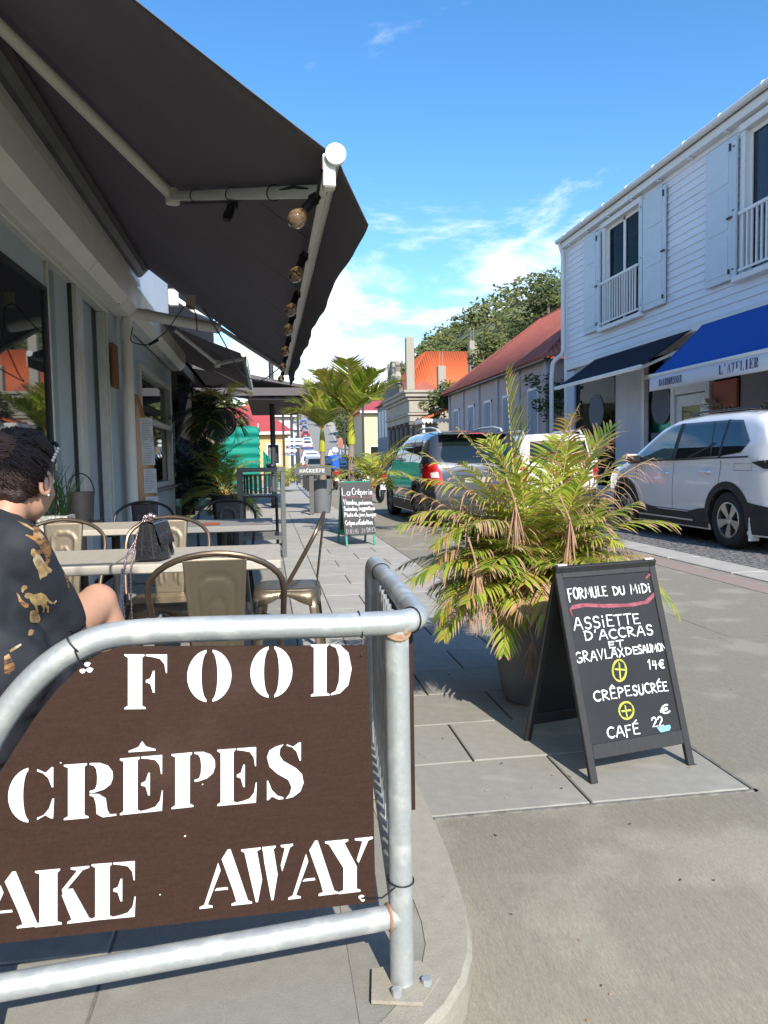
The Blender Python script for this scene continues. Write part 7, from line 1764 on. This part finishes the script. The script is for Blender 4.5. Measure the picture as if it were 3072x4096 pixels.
roof_face('roof_sheet', oh, (8.0,55,5.0), (8.0,45.2,5.0), (10.2,51.6,8.0), (10.2,48.4,8.0), Mt['orangeroof'], 60, .025)
for (px, pt, pb2, yy) in ((1890,1365,1440,40),(1765,1465,1500,38)):
    q = MB(); a = PY(px, pb2, yy); b = PY(px, pt, yy); q.cbox(a.x-.2, a.x+.2, yy-.2, yy+.2, 0, b.z, .02)
    for s_ in (-.08,.08): q.tube([(a.x+s_,yy,b.z),(a.x+s_*.9,yy,b.z+.7)], .012, 4)
    q.build('concrete_post', Mt['kerb'], oh)
# porch with scalloped edge beside the pink house
pc = thing('porch', 'small porch with orange roof and white scalloped trim at the end of the pink house', 'porch', (7.6, 35, 0))
q = MB(); q.prism([(7.0,3.0),(8.4,3.55),(8.4,3.45),(7.0,2.9)], (0,34.2,0), (1,0,0), (0,0,1), (0,1,0), 2.2); q.build('roof', Mt['orangeroof'], pc)
q = MB()
for k in range(12): q.prism([(0,0),(.18,0),(.18,-.12),(.09,-.22),(0,-.12)], (6.98, 34.2+k*.18, 2.98), (0,1,0), (0,0,1), (1,0,0), .02)
for k in range(7): q.prism([(0,0),(.18,0),(.18,-.12),(.09,-.22),(0,-.12)], (7.0+k*.18, 34.18, 2.98), (1,0,0), (0,0,1), (0,1,0), .02)
q.build('trim', Mt['trimw'], pc); q = MB(); q.cbox(7.02,7.14,34.3,34.42,0,2.9,.01); q.build('post', Mt['trimw'], pc)
tree('flowering_bush', 'pink-flowering garden bush in front of the colonnade', 6.75, 33.4, .2, 2.1, .85, 12, 12, .07, (.40,.30,.1,.20), per=120, flat=1.0, trunk=False, cat='bush')
tree('garden_bush', 'yellow-green bush by the porch post', 7.5, 33.0, .2, 2.3, .75, 13, 10, .07, (.4,.55,.05,0), per=120, flat=1.1, trunk=False, cat='bush')
# blue-grey boarded house, yellow house and others on the right of the street
bh = thing('boarded_house', 'narrow blue-grey boarded house beyond the colonnade', 'house', (7, 45, 0))
Mt['bluebd'] = mat('blue_grey_boards', (.26,.30,.34), .8, 0, (.21,.25,.28), 3)
q = MB(); q.box(6.95, 11, 43.3, 48, 0, 4.4); q.build('wall', Mt['bluebd'], bh)
for k in range(14):
    q = MB(); q.prism([(0,0),(-.03,0),(0,.14)], (6.949,43.3,.4+k*.15), (1,0,0), (0,0,1), (0,1,0), 4.7); q.build('board', Mt['bluebd'], bh)
for yy in (44.0, 45.2, 46.4):
    q = MB(); q.cbox(6.91, 6.948, yy, yy+.8, 2.5, 4.1, .008); q.build('shutter', Mt['shut'], bh)
q = MB(); q.prism([(6.7,4.4),(9,5.6),(11.2,4.4)], (0,43.2,0), (1,0,0), (0,0,1), (0,1,0), 5); q.build('roof', Mt['redroof'], bh)
def house(label, x0, x1, y0, y1, z0, zh, rh, wm_, rm_, nwin=2, name='far_house', ov=.35, hip=.3):
    t = thing(name, label, 'house', ((x0+x1)/2, (y0+y1)/2, z0))
    q = MB(); q.box(x0, x1, y0, y1, z0-3, z0+zh); q.build('wall', wm_, t)
    w_ = (x1-x0)*hip; xm0, xm1, ym = x0+w_, x1-w_, (y0+y1)/2; a, b, c, d = (x0-ov,y0-ov,z0+zh),(x1+ov,y0-ov,z0+zh),(x1+ov,y1+ov,z0+zh),(x0-ov,y1+ov,z0+zh); e, f = (xm0,ym,z0+zh+rh),(xm1,ym,z0+zh+rh)
    q = MB(); q.add([a,b,c,d,e,f], [(0,1,5,4),(1,2,5),(2,3,4,5),(3,0,4),(0,3,2,1)]); q.build('roof', rm_, t)
    q = MB(); q.box(x0-ov+.02,x1+ov-.02,y0-ov-.04,y0-ov+.02,z0+zh-.16,z0+zh+.01); q.build('fascia', Mt['trimw'], t)
    for k in range(nwin):
        xc_ = x0+(x1-x0)*(k+.5)/nwin; q = MB(); q.box(xc_-.42,xc_+.42,y0-.04,y0+.05,z0+1.0,z0+2.3); o = q.build('window', Mt['trimw'], t); TM[o.name] = TM[t.name]
        q = MB(); q.box(xc_-.33,xc_+.33,y0-.05,y0-.041,z0+1.08,z0+2.22); q.build('pane', Mt['glass'], o)
    return t
Mt['yellow'] = mat('warm_yellow_wall', (.66,.44,.19), .85, 0, (.58,.40,.18), 1.5); Mt['paleyel'] = mat('pale_yellow_wall', (.66,.58,.36), .85, 0, (.58,.5,.32), 1.5)
Mt['redtin'] = mat('bright_red_tin', (.50,.075,.065), .55, 0, (.42,.065,.055), 1); Mt['whitehouse'] = mat('white_house_wall', (.62,.60,.54), .85, 0, (.54,.52,.47), 1)
house('yellow-walled house with large pinkish red hip roof left of the street', -4.2, 1.35, 48, 56, 0, 3.0, 1.75, Mt['yellow'], Mt['redtin'], 3)
house('house with orange roof behind the yellow-walled one', -3.0, 2.2, 64, 72, .0, 5.0, 1.2, Mt['whitehouse'], Mt['orangeroof'], 2)
house('white gabled house bordering the bottom of the hill road', 1.0, 3.1, 80, 92, 0, 4.6, 1.1, Mt['whitehouse'], Mt['whitehouse'], 1)
house('pale yellow two-storey building right of the street', 7.6, 12.6, 60, 70, 0, 5.0, 1.2, Mt['paleyel'], Mt['redtin'], 3)
house('pale yellow house with red roof higher up right of the street', 9.4, 14, 78, 88, .4, 5.2, 1.6, Mt['paleyel'], Mt['redtin'], 2)
house('white house behind trees right of the hill road', 12.6, 18, 100, 110, 1.5, 4.0, 1.5, Mt['whitehouse'], Mt['redtin'], 2)
house('red-roofed house high on the hill above the road', 14.2, 19.6, 214, 222, 17.6, 3.4, 2.2, Mt['whitehouse'], Mt['redtin'], 2)
q = MB(); a = PY(1244, 1519, 262); b = PY(1244, 1488, 262); q.cbox(a.x-.9, a.x+.9, 261, 263, a.z-4, b.z, .05); q.build('chimney_tower', Mt['whitehouse'], label='small white square tower on the hilltop skyline', cat='tower')
# green scaffold netting
gn = thing('netting_hoarding', 'bright green netting stretched over a building-site hoarding', 'hoarding', (-1.3, 31.5, 0))
Mt['net'] = mat('green_netting', (.0,.34,.25), .7, 0, (.0,.28,.21), 6, .6, trans=.25)
q = MB(); q.grid(lambda u, v: (-3.6+3.3*u+(.06*((v*18) % 1) if u > .95 else 0), 31+.05*sin(v*40)+.06*sin(u*9), .02+2.56*v+.03*sin(u*30)*(v > .95)), 40, 40); q.grid(lambda u, v: (-.28+.04*sin(v*60), 31+2.4*u, .02+2.5*v), 8, 30); q.build('net', Mt['net'], gn, smooth=True, ang=180)
q = MB()
for x in (-3.5,-1.9,-.3): q.tube([(x,31.1,0),(x,31.1,2.7)], .03, 6)
q.build('post', Mt['alu'], gn)
q = MB(); q.grid(lambda u, v: (-.14+.62*u, 33+.12*sin(u*20+v*5), (.1+1.55*v)*(1-.45*u)+.0), 24, 12); q.build('loose_netting', Mt['net'], label='crumpled green netting draped beside the hoarding', cat='netting', smooth=True, ang=180)
tree('green_shrub', 'green leafy shrub behind the black canopy, above the netting', -1.3, 38, 1.0, 3.2, 1.3, 41, 8, .09, (.6,.3,.1,0), per=90, flat=.8, cat='bush')
# ------------------------------------------------------------------ poles, signs, posts
Mt['polegrey'] = mat('dark_grey_pole', (.07,.072,.08), .5, .3)
def pole(label, x, y, h, r, lamp=False, dx=.0, name='street_pole', z=0):
    t = thing(name, label, 'pole' if not lamp else 'street lamp', (x, y, z))
    q = MB(); q.tube([(0,0,0),(0,0,h)], [r, r*.85], 12); part('pole', q, Mt['polegrey'], t, smooth=True)
    q = MB(); q.tube([(0,0,0),(0,0,.25)], r*1.3, 12); part('base', q, Mt['polegrey'], t, smooth=True)
    if lamp:
        q = MB(); q.tube([(0,0,h-.02),(dx*.5,0,h+.02),(dx,0,h)], .025, 6); part('arm', q, Mt['polegrey'], t); q = MB(); q.sph((dx+.15*(1 if dx > 0 else -1),0,h-.02), .2, 10, 6, (1.4,.6,.35)); part('lamp_head', q, Mt['gunmetal'], t, smooth=True)
    return t
pole('thick dark grey pole rising behind the high bar table', .17, 19.6, 5.2, .070)
pole('slim dark pole with curved lamp arm on the left pavement', .80, 36, 3.9, .060, True, 1.0)
pole('left one of two close dark poles near the direction signs', 1.38, 42, 4.2, .085); pole('right one of two close dark poles near the direction signs', 1.72, 42, 4.0, .07)
pole('dark pole in front of the pale yellow building', 5.15, 41, 4.3, .07); pole('thin dark pole beside the hill road on the right', 6.3, 62, 4.6, .07)
pole('dark pole at the foot of the hill road, right side', 7.9, 74, 4.8, .08, z=.1)
ar = thing('arrow_sign', 'grey arrow-shaped street sign reading MACKEENE on a flat post', 'sign', (.92, 16.5, 0))
Mt['signgrey'] = mat('grey_sign_metal', (.115,.115,.11), .6, 0, (.10,.10,.095), 4)
P4 = [PY(*p, 16.5) for p in ((1168,1885),(1192,1865),(1324,1865),(1324,1900),(1192,1900))]
q = MB(); q.prism([(p.x, p.z) for p in P4], (0,16.5,0), (1,0,0), (0,0,1), (0,-1,0), .03); q.build('arrow', Mt['signgrey'], ar)
q = MB(); a = PY(1236,1901,16.5); b = PY(1254,1901,16.5); q.cbox(a.x, b.x, 16.5, 16.53, 0, a.z-.002, .003); q.build('post', Mt['signgrey'], ar)
a0 = PY(1198, 1890, 16.469); a1 = PY(1301, 1889, 16.469); h0 = PY(1198, 1877, 16.469).z-a0.z; wd_ = (a1.x-a0.x)/8
def KP(u, v, l): return V((u, 16.469-l, v))
for k, ch in enumerate('MACKEENE'):
    q = MB(); x0_ = a0.x+k*wd_; handtext(q, ch, KP, x0_+wd_*.14, x0_+wd_*.80, a0.z, a0.z, h0, .020, lift=.001, seed=k); q.build('letter', Mt['chalk'], ar)
ds = thing('direction_signs', 'cluster of white and navy direction arrows on a thin post', 'sign', (1.2, 38, 0))
Mt['navysign'] = mat('navy_sign', (.04,.06,.20), .5); Mt['whitesign'] = mat('white_sign', (.72,.74,.72), .5)
for k, (xa, xb, ya_, yb2, mm, txt) in enumerate(((1140,1214,1752,1764,'whitesign',''),(1140,1214,1768,1780,'whitesign',''),(1145,1206,1783,1794,'navysign','R\xe9my de Haenen'),(1130,1187,1797,1808,'whitesign',''),(1128,1187,1812,1823,'navysign','Cap Maritime'))):
    A_, B_ = PY(xa, yb2, 38-.02*k), PY(xb, ya_, 38-.02*k); q = MB(); hm = (A_.z+B_.z)/2; right = k < 3
    pl = [(A_.x,A_.z),(B_.x-.06,A_.z),(B_.x,hm),(B_.x-.06,B_.z),(A_.x,B_.z)] if right else [(A_.x+.06,A_.z),(B_.x,A_.z),(B_.x,B_.z),(A_.x+.06,B_.z),(A_.x,hm)]
    q.prism(pl, (0,37.9-.02*k,0), (1,0,0), (0,0,1), (0,-1,0), .02); o = q.build('arrow', Mt[mm], ds); TM[o.name] = TM[ds.name]
    if txt:
        q = MB(); yy_ = 37.879-.02*k
        for c_ in 'h': pass
        def QP(u, v, l, yy_=yy_): return V((u, yy_-l, v))
        handtext(q, txt, QP, A_.x+.12, B_.x-.08, A_.z+.03, A_.z+.03, (B_.z-A_.z)*.55, .014, seed=k); q.build('lettering', Mt['whitesign'], o)
q = MB(); q.tube([(1.45,37.95,0),(1.45,37.95,2.4)], .04, 8); q.build('post', Mt['polegrey'], ds)
for k in range(7):
    t = thing('pavement_post', ('black square bollard nearest the viewer in the pavement row','second black bollard of the pavement row, behind the arrow sign','third black bollard of the pavement row','fourth and middle black bollard of the pavement row','fifth black bollard of the pavement row','sixth black bollard, next to last of the row','farthest black bollard of the pavement row')[k], 'bollard', (1.48+.014*k, 22+k*1.9, 0), 0, 'black bollards along the pavement edge')
    q = MB(); q.cbox(-.045,.045,-.045,.045,0,.95,.01); part('post', q, Mt['black'], t)
    q = MB(); q.box(-.02,.02,.05,1.85,.82,.87); part('rail', q, Mt['black'], t)
# ------------------------------------------------------------------ traffic
def far_car(label, x, y, paint, kind='hatch', front=False, w_=1.75, rzz=None, l=4.0):
    z = hillz(x, y)+.06 if y > 57 else 0; slope = (hillz(x, y+4)-hillz(x, y))/4 if y > 57 else 0
    t = thing('distant_car', label, 'car', (x, y, z), rzz or 0); t.rotation_euler = (atan2(slope, 1), 0, -.047)
    h_ = {'hatch': 1.48, 'van': 1.85, 'suv': 1.68}[kind]; hw = w_/2
    pr_ = {'hatch': [(0,.3),(0,.85),(.12,.95),(.5,1.42),(1.0,h_),(2.1,h_-.02),(2.85,.98),(3.7,.85),(l,.62),(l,.3)], 'van': [(0,.3),(0,1.0),(.06,1.75),(.2,h_),(2.6,h_),(3.1,1.2),(3.8,1.0),(l,.7),(l,.3)], 'suv': [(0,.35),(0,1.0),(.1,1.1),(.35,1.58),(.8,h_),(2.3,h_),(2.9,1.1),(3.8,1.0),(l,.7),(l,.35)]}[kind]
    if front: pr_ = [(l-a, b) for a, b in pr_][::-1]
    q = MB()
    for s_ in (0,):
        k = len(pr_); q.v += [V((-hw*(1-.22*max(0, (b-.9)/.7)), a, b)) for a, b in pr_]+[V((hw*(1-.22*max(0, (b-.9)/.7)), a, b)) for a, b in pr_]
        q.f += [list(range(k)), [k+i for i in range(k)][::-1]]+[[i, k+i, k+(i+1) % k, (i+1) % k] for i in range(k)]; q.m += [0]*(k+2)
    part('body', q, paint, t)
    zt = h_-.12; zb = .98; yb3 = .08 if not front else None
    q = MB()
    if not front:
        o0 = {'hatch': (.10,.44), 'van': (-.01,.03), 'suv': (.07,.30)}[kind]
        q.add([(-hw*.72,o0[0]-.02,zb+.02),(hw*.72,o0[0]-.02,zb+.02),(hw*.64,o0[1]-.03,zt-.04),(-hw*.64,o0[1]-.03,zt-.04)], [(0,1,2,3)])
    else:
        q.add([(-hw*.76,l-2.95-.02,zb+.03),(hw*.76,l-2.95-.02,zb+.03),(hw*.66,l-2.3-.04,zt-.02),(-hw*.66,l-2.3-.04,zt-.02)], [(0,1,2,3)])
    part('rear_window' if not front else 'windscreen', q, Mt['carglass'], t)
    for s_ in (-1, 1):
        q = MB(); q.add([(s_*(hw*.985), 1.0, zb+.02),(s_*(hw*.985), 2.5, zb+.02),(s_*(hw*.86), 2.1, zt-.04),(s_*(hw*.86), 1.1, zt-.04)], [(0,1,2,3)]); part('side_window', q, Mt['carglass'], t)
        q = MB(); q.box(s_*hw*.96-.12, s_*hw*.96+.01 if s_ > 0 else s_*hw*.96+.12, -.02, .03, .68, .92); part('lamp', q, Mt['lamp_red'] if not front else Mt['lamp_w'], t)
        for yy in (.75, l-.85):
            q = MB(); q.tube([(s_*(hw-.2), yy, .31),(s_*(hw+.01), yy, .31)], .31, 14); part('wheel', q, Mt['tyre'], t)
    q = MB(); q.box(-.25,.25,-.03,-.005,.55,.68); part('number_plate', q, Mt['paper'], t)
    q = MB(); q.box(-hw*.98,hw*.98,-.06,.0,.30,.48); part('bumper', q, Mt['clad'], t)
    return t
Mt['carred'] = mat('red_car_paint', (.35,.03,.03), .3, 0, coat=1); Mt['carmar'] = mat('maroon_car_paint', (.20,.05,.07), .3, 0, coat=1); Mt['carblk'] = mat('black_car_paint', (.02,.02,.022), .3, 0, coat=1); Mt['carsil'] = mat('silver_car_paint', (.38,.39,.40), .3, .5, coat=1); Mt['carblue'] = mat('blue_grey_car_paint', (.10,.14,.20), .3, 0, coat=1)
far_car('black hatchback with pale roof edge just ahead of the motorcyclist', 3.95, 44, Mt['carblk'], 'hatch', True, 1.75)
far_car('silver car half hidden behind the small palm trunk', 3.25, 50, Mt['carsil'], 'hatch', False, 1.75)
far_car('white van coming down in the middle of the traffic', xc(74)+.2, 72, Mt['carwhite'], 'van', True, 1.8)
far_car('white van behind another one in the right lane, further up', xc(94)+1.0, 92, Mt['carwhite'], 'van', True, 1.8)
far_car('white off-roader with spare wheel at the tail of the uphill queue', xc(66)-2.1, 66, Mt['carwhite'], 'suv', False, 1.9)
far_car('white van with divided rear window, second in the uphill queue', xc(84)-1.9, 84, Mt['carwhite'], 'van', False, 1.9)
far_car('grey car third in the uphill queue', xc(104)-2.0, 104, Mt['carsil'], 'suv', False, 1.8)
far_car('maroon car in the middle of the uphill queue', xc(122)-2.0, 122, Mt['carmar'], 'hatch', False, 1.8)
far_car('white car above the maroon one in the uphill queue', xc(142)-2.0, 142, Mt['carwhite'], 'suv', False, 1.9)
far_car('white saloon close behind the red car uphill', xc(156)-2.0, 156, Mt['carwhite'], 'hatch', False, 1.8)
far_car('red car high up in the queue on the hill road', xc(174)-2.2, 174, Mt['carred'], 'suv', False, 1.9)
far_car('dark blue car near the top of the hill queue', xc(192)-2.4, 192, Mt['carblue'], 'suv', False, 1.8); far_car('grey-blue car at the very top of the hill queue', xc(210)-2.6, 210, Mt['carblue'], 'hatch', False, 1.8)
# scooters
def scooter(label, x, y, a, paint, lampc=True):
    t = thing('scooter', label, 'scooter', (x, y, 0), a)
    for yy in (.0, 1.25):
        q = MB(); q.tube([(cos(k/16*2*pi)*0, yy+.21*cos(k/16*2*pi), .27+.21*sin(k/16*2*pi)) for k in range(16)], .055, 8, closed=True); part('wheel', q, Mt['tyre'], t, smooth=True)
    q = MB(); q.tube([(0,-.18,.72),(0,.1,.66),(0,.45,.62),(0,.62,.35),(0,.95,.32),(0,1.1,.6),(0,1.12,.98)], [.07,.15,.15,.12,.10,.14,.08], 10); part('body', q, paint, t, smooth=True)
    q = MB(); q.cbox(-.13,.13,-.1,.55,.74,.83,.03); part('seat', q, Mt['black'], t)
    q = MB(); q.tube([(-.33,1.02,1.03),(-.1,1.1,1.0),(.1,1.1,1.0),(.33,1.02,1.03)], .02, 6); part('handlebar', q, Mt['black'], t)
    for s_ in (-1, 1):
        q = MB(); q.sph((s_*.30,1.05,1.17), .06, 8, 6, (1,.3,.7)); part('mirror', q, Mt['gunmetal'], t)
    q = MB(); q.cbox(-.10,.10,-.26,-.17,.60,.74,.02); part('tail_light', q, Mt['lamp_red'], t)
    q = MB(); q.cbox(-.08,.08,-.27,-.25,.36,.50,.005); part('number_plate', q, Mt['paper'], t)
    return t
moto = scooter('red scooter ridden away by the rider in the blue T-shirt', 2.72, 30.5, -.02, Mt['carred'])
rd = thing('person', 'scooter rider seen from behind in bright blue T-shirt and white helmet', 'person', (2.72, 30.8, 0))
b = MB(); b.tube([(0,0,.84),(0,.02,1.05),(0,.05,1.28),(0,.06,1.42)], [.15,.14,.17,.07], 12); b.sph((0,.08,1.52), .10, 12, 8)
for s_ in (-1, 1):
    b.tube([(s_*.14,.05,1.36),(s_*.24,.15,1.16),(s_*.27,.42,1.08)], [.06,.05,.035], 8); b.tube([(s_*.27,.42,1.08),(s_*.28,.52,1.07)], [.04,.03], 8)
    b.tube([(s_*.09,0,.84),(s_*.16,.40,.80),(s_*.15,.38,.40),(s_*.16,.40,.30)], [.09,.07,.05,.04], 8); b.tube([(s_*.16,.36,.28),(s_*.16,.55,.26)], [.045,.035], 6)
    for k in range(4): b.tube([(s_*(.255+.014*k),.50,1.075-.006*k),(s_*(.255+.014*k),.56,1.055)], [.011,.009], 5)
b = [b]; bo_ = MB(); bo_.v = [V((p.x+2.72, p.y+30.8, p.z)) for p in b[0].v]; bo_.f = b[0].f; bo_.m = b[0].m
fuse('body', bo_, Mt['skin'], rd, .016, 3, .5)
b = MB(); b.tube([(2.72,30.8,.82),(2.72,30.82,1.05),(2.72,30.85,1.28),(2.72,30.86,1.40)], [.18,.17,.20,.10], 14)
for s_ in (-1, 1): b.tube([(2.72+s_*.13,30.85,1.35),(2.72+s_*.23,30.93,1.20)], [.09,.075], 8)
fuse('t_shirt', b, mat('bright_blue_cotton', (.02,.12,.55), .8, 0, (.018,.10,.48), 8), rd, .018, 4, .5)
b = MB(); b.sph((2.72,30.88,1.56), .145, 16, 12, (1,1.1,1)); b.build('helmet', Mt['whitebright'], rd, smooth=True)
b = MB(); b.tube([(2.72-.1,30.8,.82),(2.72-.17,31.2,.80),(2.72-.16,31.2,.62)], [.11,.085,.075], 10); b.tube([(2.72+.1,30.8,.82),(2.72+.17,31.2,.80),(2.72+.16,31.2,.62)], [.11,.085,.075], 10); b.build('shorts', mat('dark_shorts', (.05,.05,.07), .9), rd, smooth=True)
scooter('grey scooter parked beside the yellow palm stems, nearer one', 3.55, 26.5, .15, Mt['carsil']); scooter('grey scooter parked just right of its twin by the kerb', 3.95, 26.2, .1, Mt['carsil']); scooter('white scooter parked nearest the dark crossover', 3.0, 20.5, .2, Mt['carwhite'])
rsgn = thing('round_road_sign', 'round road sign seen edge-on with faded red rim beside the hill road', 'sign', (5.0, 52, 0))
q = MB(); q.tube([(4.95,52,0),(4.95,52,2.6)], .03, 6); q.build('post', Mt['alu'], rsgn); q = MB(); q.sph((4.95,51.95,2.35), .38, 14, 10, (.55,.05,1)); q.build('disc', mat('faded_red_sign', (.45,.17,.13), .6), rsgn, smooth=True)
# ------------------------------------------------------------------ trees along the hill road and hillside scrub
qr = random.Random(77)
for k, (x, y, h, r) in enumerate(((9.6,74,4.2,1.5),(10.6,92,5,2.0),(13.0,96,6,2.2),(12.4,116,6,2.4),(14.6,134,6.5,2.8),(15.8,156,7,3.0),(17.5,180,7,3.2),(4.0,170,6,2.4),(2.6,140,5.5,2.2),(3.5,112,5,1.8),(7.4,214,7,3.5),(3.4,196,6,3.0),(15.5,205,7,3.5))):
    tree('roadside_tree', ('first small tree right of the hill road above the parked scooters','second bushy tree right of the hill road','taller tree behind the white wall right of the road','tree overhanging the hill road from the right, halfway up','shady tree right of the hill road beside the bend','large tree right of the upper hill road','large round tree right of the top of the hill road','tree left of the road, above the queue of cars','low tree on the left verge beside the white cars','small tree on the left verge by the maroon car','broad tree at the head of the hill road, left','rounded tree at the far left top of the hill road','rounded tree at the far right top of the hill road')[k], x, y, hillz(x, y), h, r, 100+k, 9, .10+.0012*y, (.45,.25,.3,0), per=80)
sc = MB()
for k in range(1500):
    if k < 1100:
        y = qr.uniform(55, 200); rx = qr.uniform(2, 60); x = 9+y*.035+rx
    else:
        y = qr.uniform(205, 300); x = qr.uniform(-60, 90)
    if abs(x-xc(min(y, 262))) < 7 and y < 255: continue
    s_ = qr.uniform(1.0, 2.4); leaves(sc, (x, y, hillz(x, y)+s_*.35), (s_, s_, s_*.7), 34 if y > 200 else 46, .26+.0016*y, qr, (.25,.65,.10,0) if qr.random() < .65 else (.5,.35,.15,0))
sc.build('hillside_scrub', FM, kind='stuff')
tag(bpy.data.objects['hillside_scrub'], 'dry green scrub covering the hillsides behind the houses', 'scrub')
for k, (px, py, yy, h, r) in enumerate(((1660,1440,95,7,3.2),(1860,1375,80,5.5,2.4),(1960,1385,75,5,2.2),(2080,1290,70,5,2.2),(2180,1240,60,5,2.0))):
    p = PY(px, py, yy); tree('hill_tree', ('dark round tree above the unfinished concrete post on the skyline','tree on the ridge above the orange roof, left','tree on the ridge above the orange roof, right','ridge tree above the red tin roof','dense ridge tree nearest the clapboard gable')[k], p.x, yy, p.z-h+r*.4, h, r, 140+k, 11, .2, (.5,.3,.2,0), per=110)

# grit, fallen leaflets and gum spots on the paving
lt = MB(); ql = random.Random(9)
for k in range(260):
    x = ql.uniform(.55, 4.3); y = 1.3+abs(ql.gauss(0, 3.2)); z = .0035 if x < 1.62 and y > 2.36 else rz(y)+.001
    s_ = ql.uniform(.0012, .0028) if ql.random() < .93 else ql.uniform(.003, .005); a = ql.uniform(0, 6.28); lt.cm = ql.choice([0, 0, 1, 2])
    el_ = ql.uniform(1, 3.5); n_ = 6
    lt.prism([(s_*el_*cos(a+0)*cos(t)-s_*sin(a)*sin(t), s_*el_*sin(a)*cos(t)+s_*cos(a)*sin(t)) for t in [2*pi*i/n_ for i in range(n_)]], (x, y, z), (1,0,0), (0,1,0), (0,0,1), ql.uniform(.0006, .003))
lt.build('litter', [mat('dark_grit', (.06,.055,.05), .9), mat('pale_grit', (.42,.38,.30), .9), Mt['leafd']], kind='stuff')
tag(bpy.data.objects['litter'], 'grit and dry leaf bits scattered over the pavement and street', 'litter')
